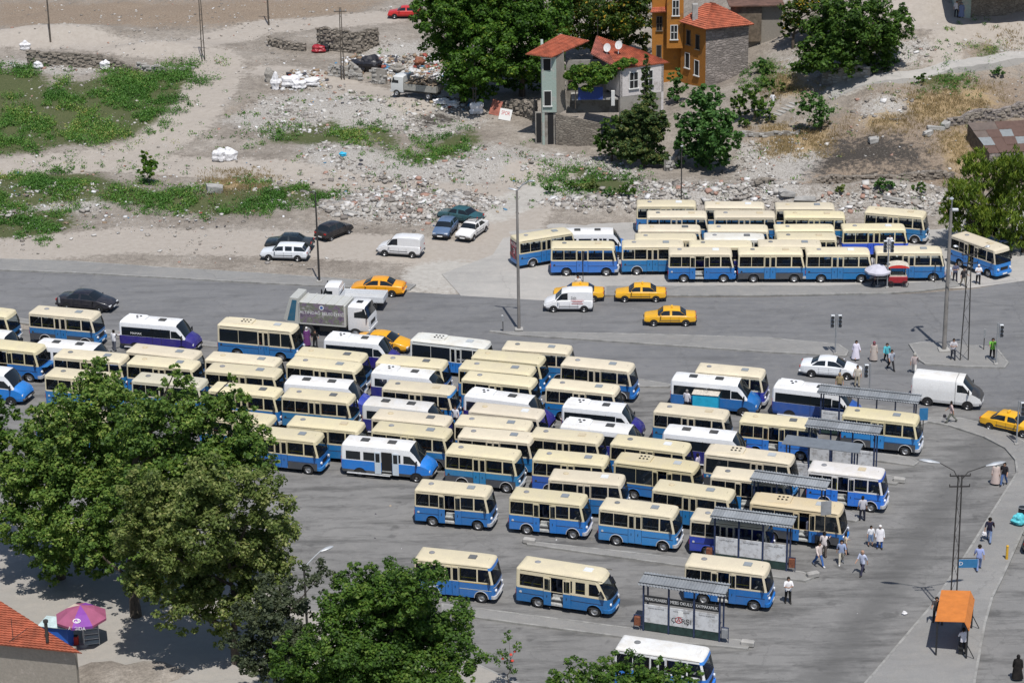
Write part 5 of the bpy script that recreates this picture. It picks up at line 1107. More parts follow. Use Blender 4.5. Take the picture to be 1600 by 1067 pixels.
LOT = [
 ('Q1', A_, 811, 379, 884, 361, {}, 'midibus seen from behind with a dark poster on its rear, in the far lot'),
 ('Q3', A_, 861, 389, 956, 389, dict(lo=(0.03, 0.18, 0.60)), 'leftmost midibus of the front row in the far lot, nearest the yellow taxis'),
 ('Q4', A_, 972, 388, 1065, 387, {}, 'second midibus of the far lot front row, set slightly back'),
 ('Q5', A_, 1045, 399, 1140, 399, dict(open=1), 'front-row midibus in the far lot with its middle door open'),
 ('Q6', A_, 1154, 399, 1251, 399, GS, 'front-row midibus in the far lot with a dark grey skirt'),
 ('Q7', A_, 1260, 399, 1356, 399, {}, 'front-row midibus left of the white umbrella and red cart'),
 ('Q8', A_, 1369, 397, 1469, 397, {}, 'front-row midibus behind the red vending cart'),
 ('Q9', A_, 995, 324, 1084, 324, {}, 'rearmost midibus of the left column in the far lot, against the rubble'),
 ('Q10', A_, 1011, 341, 1101, 341, {}, 'second from the rubble in the left column of the far lot'),
 ('Q11', A_, 997, 363, 1091, 363, {}, 'third from the rubble in the left column of the far lot'),
 ('Q12', A_, 992, 377, 1085, 377, {}, 'fourth from the rubble in the left column of the far lot'),
 ('Q13', A_, 1101, 326, 1191, 327, {}, 'rearmost midibus of the second column in the far lot'),
 ('Q14', A_, 1116, 341, 1208, 341, {}, 'second from the rubble in the second column of the far lot'),
 ('Q15', A_, 1106, 363, 1197, 363, {}, 'third from the rubble in the second column of the far lot'),
 ('Q16', A_, 1100, 376, 1191, 377, dict(up=(0.74, 0.73, 0.70)), 'white-roofed midibus among the beige ones in the far lot'),
 ('Q17', A_, 1077, 388, 1172, 388, dict(lo=(0.03, 0.04, 0.32)), 'midibus with a violet-blue lower body behind the far lot front row, left one'),
 ('Q18', A_, 1185, 387, 1280, 387, {}, 'midibus directly behind the grey-skirted one in the far lot front row'),
 ('Q19', A_, 1212, 328, 1301, 328, {}, 'rearmost midibus of the third column in the far lot'),
 ('Q20', A_, 1225, 341, 1317, 342, {}, 'second from the rubble in the third column of the far lot'),
 ('Q21', A_, 1211, 363, 1301, 362, {}, 'third from the rubble in the third column of the far lot'),
 ('Q22', A_, 1214, 376, 1304, 376, {}, 'fourth from the rubble in the third column of the far lot'),
 ('Q23', A_, 1317, 362, 1412, 361, dict(lo=(0.02, 0.09, 0.55)), 'midibus with a deep blue band behind the red cart in the far lot'),
 ('Q24', A_, 1350, 333, 1440, 341, {}, 'midibus turned towards the street at the right rear of the far lot'),
 ('Q25', A_, 1490, 372, 1552, 393, dict(open=1, lo=(0.025, 0.21, 0.55), bump=(0.025, 0.21, 0.55)), 'midibus driving out towards the street beside the willow-like trees'),
 ('Q26', A_, 1508, 330, 1540, 344, dict(lo=(0.03, 0.10, 0.35)), 'dark blue bus almost hidden under the drooping trees at the right'),
]
FIXYAW = {'Q1': 24, 'Q24': -19, 'Q25': -55, 'Q26': -66}
def place_bus(rec, base, blend, group):
    key, kind, x0, y0, x1, y1, o, label = rec
    D = bus_parts(kind)['dim']; P = G(x0, y0, D['eave']); Q = G(x1, y1, D['eave']); v = Q-P
    ln = math.hypot(v[0], v[1]); yaw = math.atan2(v[1], v[0])
    yaw = math.radians(FIXYAW[key]) if key in FIXYAW else blend*yaw+(1-blend)*math.radians(base)
    edge = D['front']-D['rear']; sx = min(max(ln/edge, 0.93), 1.06) if key not in FIXYAW else 0.98
    hw = D['hw']*0.96; f = np.array([math.cos(yaw), math.sin(yaw)]); lft = np.array([-f[1], f[0]])
    mid_local = (D['front']+D['rear'])/2-D['L']/2
    if key in ('Q25',): c = Q[:2]-f*((D['front']-D['L']/2)*sx)+lft*hw
    elif key in ('Q1', 'Q26'): c = P[:2]-f*((D['rear']-D['L']/2)*sx)+lft*hw
    else: c = (P[:2]+Q[:2])/2-f*(mid_local*sx)+lft*hw
    make_bus(kind, label, (c[0], c[1], 0.0), yaw, sx, o, 'bus', group); return c, yaw
YG = 'beige and blue midibuses parked in the yard'; LG = 'beige and blue midibuses parked in the far lot'
for rec in YARD: place_bus(rec, -16.6, 0.45, YG)
m2 = [o for o in COL.objects if o.get('label', '').startswith('white-roofed bus with dark windows')][0]; t = obj('lettering', text_mesh('MAMAK', 0.26, 'plate'), m2, (1.2, -0.985, 1.5)); t.rotation_euler = (math.pi/2, 0, 0)
Q1POS = None
for rec in LOT:
    c_, y_ = place_bus(rec, -3.0, 0.6, LG)
    if rec[0] == 'Q1': Q1POS = (c_, y_)
# the poster on the rear of the leftmost bus in the far lot
q1 = [o for o in COL.objects if o.get('label', '').startswith('midibus seen from behind')][0]
mb = MB(); mb.box(-2.872, -2.862, -0.80, 0.80, 0.75, 2.3); pn = obj('poster', mb.mesh('poster', 'poster'), q1)
for s_, sz, zz in (('MODA', 0.42, 2.02), ('3', 0.7, 1.42)):
    t = obj('lettering', text_mesh(s_, sz, 'plate'), pn, (-2.876, 0, zz)); t.rotation_euler = (math.pi/2, 0, -math.pi/2)

VANS = [
 ('L3', 186, 504, 276, 510, dict(lo=PUR, band=(0.02, 0.02, 0.03), sk=(0.05, 0.05, 0.06), ac=1), 'white-roofed purple minibus beside the road with a man at its rear'),
 ('L5', -95, 522, 18, 529, dict(lo=WHITE), 'white minibus van at the left edge, only its sloping front showing'),
 ('L7', 50, 540, 150, 549, dict(lo=(0.03, 0.2, 0.6)), 'white long-roofed van parked below the midibus beside the black saloon'),
 ('L8', -90, 578, 10, 588, dict(lo=(0.012, 0.20, 0.62)), 'bright blue van with a white roof at the left edge, nose in the open'),
 ('M1', 506, 532, 592, 538, dict(lo=PUR, band=(0.015, 0.016, 0.02), ac=1), 'white-roofed minibus with black windows and purple nose just below the garbage truck cab'),
 ('M6', 581, 582, 670, 593, dict(lo=NAVY, ac=1), 'white minibus with a round-fan roof unit just above the blue-visored midibus'),
 ('M7', 434, 600, 555, 607, dict(lo=(0.03, 0.06, 0.4)), 'white long minibus van above the midibus with the clear side'),
 ('M10', 564, 632, 672, 644, dict(lo=NAVY, up=(0.66, 0.66, 0.65)), 'dirty white minibus van with a dark blue lower body, mid yard'),
 ('M14', 529, 695, 646, 704, dict(lo=(0.012, 0.20, 0.66), sk=(0.10, 0.11, 0.12), open=1), 'white and bright blue van with an open side door at the front of the yard'),
 ('N5', 720, 616, 832, 635, dict(lo=PUR, band=(0.02, 0.02, 0.03), ac=1), 'white-roofed minibus with dark windows and purple nose in the middle column'),
 ('N11', 879, 636, 972, 645, dict(lo=PUR, band=(0.02, 0.02, 0.025), ac=1), 'upper of two white-roofed minibuses with purple noses by the oil stain'),
 ('N12', 872, 666, 986, 679, dict(lo=NAVY, band=(0.02, 0.02, 0.025), ac=1), 'lower of two white-roofed minibuses with dark noses by the oil stain'),
 ('N21', 1047, 594, 1156, 604, dict(lo=(0.012, 0.14, 0.42), band=(0.02, 0.03, 0.08)), 'metallic blue van with a white roof behind the bright blue box'),
 ('N24', 1036, 676, 1146, 690, dict(lo=NAVY, band=(0.02, 0.02, 0.025)), 'white-roofed dark minibus with a man stepping in, left of the dark-glazed bus'),
 ('P1', 1210, 604, 1310, 619, dict(lo=(0.02, 0.09, 0.36), band=(0.02, 0.02, 0.03), ac=1), 'white-roofed navy minibus standing at the farthest shelter'),
]
VG = 'white-roofed minibus vans parked in the yard'
def place_van(kind, x0, y0, x1, y1, o, label, base, blend, **kw):
    D = van_parts(kind)['dim']; z = D['zt']-0.13; P = G(x0, y0, z); Q = G(x1, y1, z); v = Q-P
    yaw = blend*math.atan2(v[1], v[0])+(1-blend)*math.radians(base); hw = D['hw']-0.1
    sx = min(max(math.hypot(v[0], v[1])/(D['xr']-0.1), 0.92), 1.1)
    f = np.array([math.cos(yaw), math.sin(yaw)]); lft = np.array([-f[1], f[0]])
    c = (P[:2]+Q[:2])/2-f*((D['xr']/2+0.03-D['L']/2)*sx)+lft*hw
    return make_van(kind, label, (c[0], c[1], 0), yaw, o, sx=sx, **kw)
for key, x0, y0, x1, y1, o, label in VANS:
    v_ = place_van('V', x0, y0, x1, y1, o, label, -16.6, 0.4, group=VG)
    if key in ('M1', 'L3'): t = obj('lettering', text_mesh('MAMAK', 0.26, 'plate'), v_, (-1.6, -0.995, 1.52)); t.rotation_euler = (math.pi/2-0.05, 0, 0)
    if o.get('open'):
        mb = MB(); mb.box(-0.28, 0.42, -0.990, -0.984, 0.42, 2.08); obj('doorway', mb.mesh('doorway', 'black'), v_)
        mb = MB(); mb.box(-0.24, 0.38, -1.10, -0.99, 0.40, 0.46); mb.box(-0.24, 0.38, -1.02, -0.992, 0.62, 0.68); obj('step', mb.mesh('step', 'step'), v_)
        for xx in (-0.72, 0.46):
            mb = MB(); mb.bbox(xx, xx+0.42, -1.06, -1.02, 0.42, 2.08, 0.01); lf = obj('door_leaf', mb.mesh('door_leaf', 'paint'), v_, (0, 0, 0), 0, (0.6, 0.68, 0.75))
            mb = MB(); mb.box(xx+0.07, xx+0.35, -1.066, -1.061, 1.32, 1.98); obj('pane', mb.mesh('pane', 'glass_dark'), lf)
place_van('V', 879, 367, 959, 366, dict(lo=(0.012, 0.20, 0.66)), 'white and blue minibus behind the leftmost front-row midibus of the far lot', -3, 0.6, group=VG)
# ------------------------------------------------------------------ cars, taxis, trucks
def near_side(px, py, yaw, hw, terrain=False):
    """centre of a vehicle whose near side stands on the ground at a photograph point"""
    p = T(px, py) if terrain else G(px, py, 0.008); y = math.radians(yaw); n = np.array([-math.sin(y), math.cos(y)])
    if n[1] < 0: n = -n
    return (p[0]+n[0]*hw, p[1]+n[1]*hw, float(height(p[0]+n[0]*hw, p[1]+n[1]*hw))+0.02 if terrain else 0.008), y
def centre(px, py, yaw): p = G(px, py, 0.008); return (p[0], p[1], 0.008), math.radians(yaw)
YEL = (0.80, 0.42, 0.01); TX = dict(taxi=1, bump=(0.05, 0.05, 0.05), sill=(0.05, 0.05, 0.05)); TG = 'yellow taxis on the street'
def car(kind, label, cat, at, col, o={}, name='parked_car', group=None, sc=1.0): return make_car(kind, label, cat, at[0], at[1], col, o, name, group, sc)
car('saloon', 'black saloon car driving along the road at the left', 'car', near_side(130, 487, -16, 0.87), (0.012, 0.013, 0.022), dict(bump=(0.012, 0.013, 0.022)), 'moving_car', sc=1.08)
car('saloon', 'orange-yellow taxi beside the pavement behind the white pickup', 'taxi', near_side(588, 464, 171, 0.87), (0.80, 0.34, 0.01), dict(bump=(0.8, 0.34, 0.01)), 'taxi', TG)
car('saloon', 'yellow car nose just showing beyond the black and white minibus', 'taxi', near_side(594, 551, -18, 0.87), (0.78, 0.38, 0.01), dict(bump=(0.05, 0.05, 0.05)), 'taxi', TG)
t1 = car('sedan', 'yellow taxi half hidden behind the small white van', 'taxi', near_side(904, 472.5, 177, 0.8), YEL, TX, 'taxi', TG)
t2 = car('sedan', 'yellow taxi at the kerb right of the small white van', 'taxi', near_side(1001, 473, 177, 0.8), YEL, TX, 'taxi', TG)
t3 = car('sedan', 'yellow taxi in the middle of the road, nearest the median', 'taxi', near_side(1047, 510.5, 177, 0.8), YEL, TX, 'taxi', TG)
t4 = car('sedan', 'yellow taxi cut by the right edge of the picture', 'taxi', near_side(1571, 678, -35, 0.8), YEL, TX, 'taxi', TG)
car('saloon', 'white saloon car waiting at the crossing in front of the minibus', 'car', near_side(1295, 592, -15, 0.87), (0.78, 0.80, 0.82), dict(bump=(0.78, 0.8, 0.82)), 'moving_car')
pv = car('boxvan', 'small white delivery van with red lettering on the road among taxis', 'van', near_side(888, 488.5, 177, 0.84), (0.80, 0.80, 0.80), dict(bump=(0.06, 0.06, 0.065)), 'delivery_van')
t = obj('lettering', text_mesh('Sak', 0.34, 'black'), pv, (-0.45, 0.862, 1.30)); t.rotation_euler = (math.pi/2, 0, math.pi)
for k_, (zz, ln) in enumerate(((1.06, 1.1), (0.96, 0.8), (0.78, 0.95))):
    mb = MB(); mb.box(-0.75-ln/2, -0.75+ln/2, 0.852, 0.860, zz-0.02, zz+0.02); obj('printed_line', mb.mesh('printed_line', 'red_lens'), pv)
car('estate', 'white estate car with dark windows parked on the dirt', 'car', near_side(443, 408.5, 172, 0.8), (0.72, 0.75, 0.78), dict(bump=(0.06, 0.06, 0.06), rack=0))
car('sedan', 'dark green saloon just behind the white estate car', 'car', near_side(450, 392.5, 172, 0.8), (0.012, 0.022, 0.03), dict(bump=(0.012, 0.022, 0.03)))
car('hatch', 'black hatchback seen from behind on the dirt', 'car', centre(522, 369, 52), (0.012, 0.012, 0.016), dict(bump=(0.012, 0.012, 0.016)))
car('boxvan', 'white panel van with a rusty side parked alone on the dirt', 'van', near_side(622, 402, 166, 0.84), (0.72, 0.72, 0.72), dict(bump=(0.08, 0.08, 0.085)), 'parked_van')
car('sedan', 'teal saloon parked behind the blue and white cars', 'car', centre(720, 345.5, 150), (0.02, 0.09, 0.11), dict(bump=(0.03, 0.05, 0.06)))
car('hatch', 'steel blue hatchback facing the street', 'car', centre(696, 366, -104), (0.09, 0.15, 0.26), dict(bump=(0.03, 0.03, 0.035)))
car('sedan', 'white car with a roof rack beside the steel blue hatchback', 'car', centre(738, 368, -114), (0.75, 0.74, 0.72), dict(bump=(0.05, 0.05, 0.05), rack=1))
car('sedan', 'red car on the dirt track, its rear hidden by the dark trees', 'car', near_side(634, 31, 177, 0.8, True), (0.55, 0.02, 0.02), dict(bump=(0.5, 0.03, 0.03)))
car('hatch', 'dark car entering at the right edge beside the pavement', 'car', centre(1622, 850, 70), (0.015, 0.015, 0.018), dict(), 'moving_car')
D = van_parts('P')['dim']; at = near_side(1477, 637.5, -19, 0.98)
make_van('P', 'white panel van with a black bonnet turning at the crossing', at[0], at[1], dict(lo=(0.76, 0.76, 0.75), up=(0.78, 0.78, 0.77), bonnet=(0.03, 0.03, 0.032), bump=(0.28, 0.28, 0.29)), 'panel_van', 'van', None)
at = near_side(509, 527, -15, 1.14); garbage_truck('white garbage truck with a printed side panel on the road', at[0], at[1])
at = near_side(551, 486, 170, 0.92); flatbed('white pickup truck with an open bed beside the orange taxi', at[0], at[1], (0.8, 0.8, 0.8), (0.68, 0.70, 0.72), 5.3, rail=0.42, name='pickup_truck')
at = near_side(646, 156, 155, 0.95, True)
tr, (bx0, bx1, bhw, bz) = flatbed('old white truck with slatted wooden sides loaded with scrap', at[0], at[1], (0.62, 0.63, 0.62), (0.36, 0.35, 0.32), 5.4, hw=0.97, wr=0.38, rail=0.62, z1=2.25, slats=True)
# its load: scrap boards and sheets
mb = MB(); r_ = random.Random(3)
plain('scrap', (0.36, 0.28, 0.20), 0.9, 0, 0.7, 2.0)
for k in range(160):
    x, y = r_.uniform(bx0+0.3, bx1-0.3), r_.uniform(-bhw+0.2, bhw-0.2); z = bz-0.02+r_.uniform(0, 0.75)*(1-abs(y)/bhw)
    l, w_, a = r_.uniform(0.2, 0.8), r_.uniform(0.05, 0.3), r_.uniform(0, math.pi); q = MB().box(-l/2, l/2, -w_/2, w_/2, -0.02, 0.03)
    t_ = r_.uniform(-0.4, 0.4); mb.add([(x+c[0]*math.cos(a)-c[1]*math.sin(a), y+c[0]*math.sin(a)+c[1]*math.cos(a), z+c[2]+c[0]*t_) for c in q.v], q.f)
mb.box(bx0+0.06, bx1-0.06, -bhw+0.06, bhw-0.06, 0.9, bz-0.15)
ld = stuff(obj('scrap_load', mb.mesh('scrap_load', 'scrap'), None, at[0], at[1])); ld['label'] = 'heap of brown scrap boards on the old truck bed'; ld['category'] = 'scrap'
# raised bonnet flap of the midibus at the left edge
l6 = [o for o in COL.objects if o.get('label', '').startswith('midibus at the left edge')][0]
mb = MB(); mb.bbox(0, 0.55, -0.7, 0.7, 0, 0.03, 0.01); fl = obj('bonnet_flap', mb.mesh('bonnet_flap', 'paint'), l6, (2.78, 0, 1.22), 0, (0.03, 0.2, 0.5)); fl.rotation_euler = (0, -0.25, 0)
mb = MB(); mb.box(2.862, 2.872, -0.6, 0.6, 0.7, 1.2); obj('engine_bay', mb.mesh('engine_bay', 'black'), l6)
# ------------------------------------------------------------------ bus shelters
plain('shelter_paint', (0.03, 0.045, 0.10), 0.5, 0, 0.3, 4); plain('board_green', (0.02, 0.045, 0.04), 0.6, 0, 0.4, 3)
plain('bin_rust', (0.20, 0.07, 0.035), 0.7, 0, 0.4, 8)
def panel_mat():
    m, nt, b = _new('panel_white'); n = noise(nt, 2.2, 5, 0.7); r = ramp(nt, n.outputs['Fac'], [(0.35, (0.36, 0.35, 0.34)), (0.5, (0.60, 0.61, 0.62)), (0.7, (0.70, 0.71, 0.72))]); nt.links.new(r.outputs[0], b.inputs['Base Color']); b.inputs['Roughness'].default_value = 0.5
panel_mat()
def zinc_mat():
    m, nt, b = _new('zinc'); oi = N(nt, 'ShaderNodeObjectInfo'); n = noise(nt, 1.6, 5, 0.7); r = ramp(nt, n.outputs['Fac'], [(0.3, (0.80,)*3), (0.7, (1.1,)*3)]); c = mixc(nt, 1, oi.outputs['Color'], r.outputs[0], 'MULTIPLY')
    n2 = noise(nt, 3.0, 5, 0.75); r2 = ramp(nt, n2.outputs['Fac'], [(0.62, (0, 0, 0)), (0.75, (0.5,)*3)]); c = mixc(nt, r2.outputs[0], c, (0.20, 0.13, 0.08)); nt.links.new(c, b.inputs['Base Color']); b.inputs['Roughness'].default_value = 0.5; b.inputs['Metallic'].default_value = 0.25
zinc_mat()
SHW = 0.78
vs = []; fs = []
for i in range(17):
    x = SHW*i/16; z = 0.028*math.cos(i*math.pi/2)
    vs += [(x, 0, z), (x, 1.62, z+0.10)]
for i in range(16): fs.append((2*i, 2*i+2, 2*i+3, 2*i+1))
SHEET = MB().add(vs, fs).mesh('roof_sheet', 'zinc', True, 80)
FLAT = MB().box(0, 1, 0, 1.62, -0.02, 0.02).mesh('roof_panel', 'zinc')
def shelter(px0, py0, px1, py1, label, signs=None, flat=False, boards=3, notes=True):
    ZR = 3.35; A = G(px0, py0, ZR); B = G(px1, py1, ZR); d = B-A; L = math.hypot(d[0], d[1]); yaw = 0.35*math.atan2(d[1], d[0])+0.65*math.radians(-18.5)
    c = (A+B)/2; A = np.array([c[0]-math.cos(yaw)*L/2, c[1]-math.sin(yaw)*L/2])
    root = thing('bus_shelter', label, 'bus shelter', (A[0], A[1], PV), yaw, 'metal bus shelters on the platforms'); z = ZR-PV; r = random.Random(int(px0))
    if flat: obj('roof_panel', FLAT, root, (0, 0, z), 0, (0.21, 0.23, 0.25), (L, 1, 1))
    else:
        k = max(3, int(round(L/(SHW*0.97)))); w = L/k
        for i in range(k):
            g = r.uniform(0.27, 0.40); o = obj('roof_sheet', SHEET, root, (i*w, 0, z+0.002*(i % 2)), 0, (g*0.95, g, g*1.03), (w/SHW*1.01, 1, 1))
        for y, zz in ((0.22, z+0.055), (1.30, z+0.125)):
            mb = MB(); mb.box(-0.02, L+0.02, y-0.02, y+0.02, zz-0.02, zz+0.015); obj('batten', mb.mesh('batten', 'board_dark'), root)
    for y in (0.32, 1.3):
        mb = MB(); mb.box(0.1, L-0.1, y-0.04, y+0.04, z-0.16+0.06*(y-0.3), z-0.05+0.06*(y-0.3)); obj('beam', mb.mesh('beam', 'shelter_paint'), root)
    nb = boards; xs_ = [0.28+(L-0.62)*i/nb for i in range(nb+1)]
    for x in xs_:
        mb = MB(); mb.box(x-0.05, x+0.05, 0.28, 0.38, 0.0, z-0.16); obj('post', mb.mesh('post', 'shelter_paint'), root)
    for x in (xs_[0], xs_[-1]):
        mb = MB(); mb.box(x-0.045, x+0.045, 1.25, 1.34, 0.0, z-0.1); obj('post', mb.mesh('post', 'shelter_paint'), root)
    for i in range(nb):
        a, b = xs_[i]+0.06, xs_[i+1]-0.06
        mb = MB(); mb.bbox(a, b, 0.31, 0.345, 0.60, 1.82, 0.01); pn = obj('panel', mb.mesh('panel', 'panel_white'), root)
        if notes:
            for body, zz, sz in (('MAMAK BELED\u0130YES\u0130', 1.60, 0.11),):
                t = obj('lettering', text_mesh(body, sz, 'board_dark'), pn, ((a+b)/2, 0.304, zz)); t.rotation_euler = (math.pi/2, 0, 0)
        mb = MB(); mb.box(a, b, 0.318, 0.338, 0.06, 0.58); obj('kick_board', mb.mesh('kick_board', 'board_green'), root)
        if signs:
            mb = MB(); mb.bbox(a, b, 0.29, 0.35, 1.98, 2.44, 0.01); sg = obj('name_board', mb.mesh('name_board', 'board_dark'), root)
            tm = text_mesh(signs[i], 0.30, 'plate'); wd = max(v.co.x for v in tm.vertices)-min(v.co.x for v in tm.vertices)
            t = obj('lettering', tm, sg, ((a+b)/2, 0.283, 2.21)); t.rotation_euler = (math.pi/2, 0, 0); t.scale = (min(1, (b-a-0.12)/wd), 1, 1)
            if i == 1:
                for body, sz, dx, mt, zz in (('\u00c7', 0.46, -0.48, 'board_dark', 1.02), ('A', 0.42, -0.16, 'red_lens', 1.04), ('R', 0.46, 0.14, 'board_dark', 1.0), ('\u015e', 0.46, 0.40, 'board_dark', 1.0), ('I', 0.46, 0.60, 'board_dark', 1.0)):
                    t = obj('graffiti', text_mesh(body, sz, mt), pn, ((a+b)/2+dx, 0.3, zz)); t.rotation_euler = (math.pi/2, 0, 0)
                mb = MB(); mb.tube([((a+b)/2-0.16+0.2*math.cos(k*math.pi/8), 0.302, 1.06+0.2*math.sin(k*math.pi/8)) for k in range(17)], 0.018, 4); obj('graffiti', mb.mesh('graffiti', 'red_lens'), pn)
                mb = MB(); mb.box((a+b)/2-0.2, (a+b)/2+0.12, 0.296, 0.308, 1.3, 1.66); obj('paper_notice', mb.mesh('paper_notice', 'plate'), pn)
    mb = MB(); mb.box(0.4, L-0.5, 0.55, 0.95, 0.42, 0.48); 
    for x in (0.6, L/2, L-0.7): mb.box(x, x+0.05, 0.6, 0.9, 0.0, 0.42)
    obj('bench', mb.mesh('bench', 'board_green'), root)
    return root, A, yaw, L, xs_
sh = [shelter(1276, 614, 1435, 631, 'farthest corrugated bus shelter, beside the white and navy minibus', boards=5, notes=True), shelter(1257, 666, 1373, 681, 'second corrugated bus shelter from the crossing, above the flat-roofed one'),
      shelter(1222, 692, 1341, 709, 'flat grey-roofed bus shelter with paint scrawled on its last panel', flat=True), shelter(1172, 748, 1289, 768, 'corrugated bus shelter beside the off-white and bright blue midibus'),
      shelter(1109, 808, 1237, 825, 'corrugated bus shelter with white panels in front of the dark blue midibus'), shelter(997, 912, 1131, 933, 'nearest corrugated bus shelter with black name boards and graffiti', ['MAMAK-MUHABERE', 'MEBS OKULU', 'KAYMAKAMLIK'])]
def litter_bin(A, yaw, L, x, label, rust=True):
    root = thing('litter_bin', label, 'bin', (A[0]+math.cos(yaw)*x-math.sin(yaw)*0.32, A[1]+math.sin(yaw)*x+math.cos(yaw)*0.32, PV), yaw, 'bins at the shelter ends')
    mb = MB(); mb.prism([(-0.17, -0.15), (0.17, -0.15), (0.20, 0.0), (0.17, 0.15), (-0.17, 0.15)], 0.35, 0.92); obj('bucket', mb.mesh('bucket', 'bin_rust' if rust else 'steel'), root)
    for s in (-1, 1):
        mb = MB(); mb.tube([(s*0.22, 0, 0), (s*0.22, 0, 1.02)], 0.022, 5); obj('frame_post', mb.mesh('frame_post', 'shelter_paint'), root)
    mb = MB(); mb.box(-0.24, 0.24, -0.02, 0.02, 0.98, 1.03); mb.box(-0.24, 0.24, -0.02, 0.02, 0.28, 0.32); obj('cross_bar', mb.mesh('cross_bar', 'shelter_paint'), root)
for k, (x, lab, ru) in enumerate(((-0.12, 'rusty bin at the left end of the nearest shelter', True), (99, 'grey bin at the right end of the nearest shelter', False))):
    _, A_s, yw, Ls, xsx = sh[5]; litter_bin(A_s, yw, Ls, xsx[0]-0.38 if k == 0 else xsx[-1]+0.34, lab, ru)
_, A_s, yw, Ls, xsx = sh[4]; litter_bin(A_s, yw, Ls, xsx[-1]+0.34, 'rusty bin at the right end of the shelter in front of the dark blue midibus'); litter_bin(A_s, yw, Ls, xsx[0]-0.34, 'rusty bin at the left end of the shelter in front of the dark blue midibus')

# orange shelter on the right-hand pavement
plain('orange', (0.58, 0.19, 0.035), 0.55, 0, 0.12, 2.0); plain('orange_in', (0.5, 0.45, 0.38), 0.7)
def orange_shelter():
    ZR = 2.55; nl = G(1461, 967, ZR); nr = G(1507, 967, ZR); fl = G(1471, 918.5, ZR); c = (nl+nr)/2
    ax = nl-fl; L = math.hypot(ax[0], ax[1]); yaw = math.atan2(ax[1], ax[0])                    # long axis, towards the viewer
    root = thing('orange_shelter', 'orange-roofed waiting shelter on the right-hand pavement', 'bus shelter', (fl[0], fl[1], PV), yaw); z = ZR-PV; W = math.hypot(*(nr-nl)[:2]); D2 = 0.75
    def pl(nm, q, t=0.03, mat='orange'):
        mb = MB(); n_ = np.cross(np.array(q[1])-np.array(q[0]), np.array(q[3])-np.array(q[0])); n_ = n_/np.linalg.norm(n_)*t
        vs = [tuple(p) for p in q]+[tuple(np.array(p)-n_) for p in q]; mb.add(vs, [(0, 1, 2, 3), (7, 6, 5, 4), (0, 4, 5, 1), (1, 5, 6, 2), (2, 6, 7, 3), (3, 7, 4, 0)]); return obj(nm, mb.mesh(nm, mat), root)
    pl('roof_panel', [(0, 0, z-0.12), (L, 0, z-0.12), (L, W, z+0.02), (0, W, z+0.02)]); pl('roof_panel', [(0, W+0.005, z+0.02), (L, W+0.005, z+0.02), (L, W+0.30, z-0.55), (0, W+0.30, z-0.55)])
    for x, y in ((0.12, 0.15), (L-0.12, 0.15), (0.12, W+0.2), (L-0.12, W+0.2)):
        mb = MB(); mb.box(x-0.05, x+0.05, y-0.05, y+0.05, 0, z-(0.14 if y < 1 else 0.40)); obj('post', mb.mesh('post', 'board_dark'), root)
    mb = MB(); mb.box(0.4, L-0.4, W-0.35, W+0.05, 0.42, 0.48); mb.box(0.5, 0.56, W-0.3, W, 0, 0.42); mb.box(L-0.56, L-0.5, W-0.3, W, 0, 0.42); obj('bench', mb.mesh('bench', 'board_dark'), root)
    for x in (0.12, L-0.12):
        mb = MB(); mb.tube([(x, W+0.2, 0.9), (x, W+0.65, 0.05)], 0.03, 5); obj('strut', mb.mesh('strut', 'board_dark'), root)
orange_shelter()

# ------------------------------------------------------------------ poles, lamps, lights
plain('pole_concrete', (0.22, 0.205, 0.19), 0.9, 0, 0.2, 1.2); plain('pole_dark', (0.045, 0.042, 0.04), 0.7, 0.2, 0.2, 2); plain('pole_wood', (0.09, 0.075, 0.06), 0.9, 0, 0.3, 2); plain('lamp_grey', (0.42, 0.44, 0.46), 0.4, 0.2, 0.1, 3)
plain('sign_blue', (0.03, 0.17, 0.36), 0.5, 0, 0.1, 3); plain('signal_green', (0.02, 0.05, 0.04), 0.6)
def z_of(P, py):
    """height above ground point P seen at photograph row py"""
    lo, hi = 0.0, 40.0
    for _ in range(40):
        m = (lo+hi)/2
        if proj((P[0], P[1], P[2]+m))[1] > py: lo = m
        else: hi = m
    return m
def gp(px, py, z=PV): return G(px, py, z)
def pole(name, label, cat, P, h, r0, r1, mat, group=None, n=10, base=True):
    root = thing(name, label, cat, tuple(P), 0, group); mb = MB(); mb.cyl((0, 0, -0.2), (0, 0, h), r0, r1, n); obj('pole', mb.mesh('pole', mat, True), root)
    if base: mb = MB(); mb.bbox(-r0*2.4, r0*2.4, -r0*2.4, r0*2.4, -0.02, 0.12, 0.03); obj('footing', mb.mesh('footing', 'concrete'), root)
    return root
def lamp_head(root, p, d, l=0.9, r=0.13, mat='lamp_grey'):
    """cobra-head lamp at p pointing along horizontal direction d"""
    d = np.array(d, float); d = d/np.linalg.norm(d); mb = MB(); pts = [np.array(p)+d*l*t for t in (0, 0.15, 0.45, 0.8, 1.0)]; rs = [0.04, 0.09, r, r*0.85, 0.03]; mb.tube(pts, rs, 8); mb.v = [(x, y, p[2]+(z-p[2])*0.6+(0.12*np.hypot(x-p[0], y-p[1]))) for x, y, z in mb.v]; obj('lamp_head', mb.mesh('lamp_head', mat, True), root)
def arm(root, pts, r=0.035, mat='lamp_grey'): mb = MB(); mb.tube(pts, r, 6); obj('arm', mb.mesh('arm', mat, True), root)
LGp = 'street lamps'
P = gp(811, 515); h = z_of(P, 297); o = pole('street_lamp', 'tall concrete street lamp standing on the median tip', 'street lamp', P, h, 0.14, 0.09, 'pole_concrete', LGp)
arm(o, [(0, 0, h-0.1), (0.5, -0.3, h+0.55), (1.0, -0.6, h+0.95)], 0.045); lamp_head(o, (0.9, -0.55, h+0.9), (1, -0.5, 0), 0.6, 0.14); lamp_head(o, (0, 0, h), (-1, 0.3, 0), 0.75, 0.12)
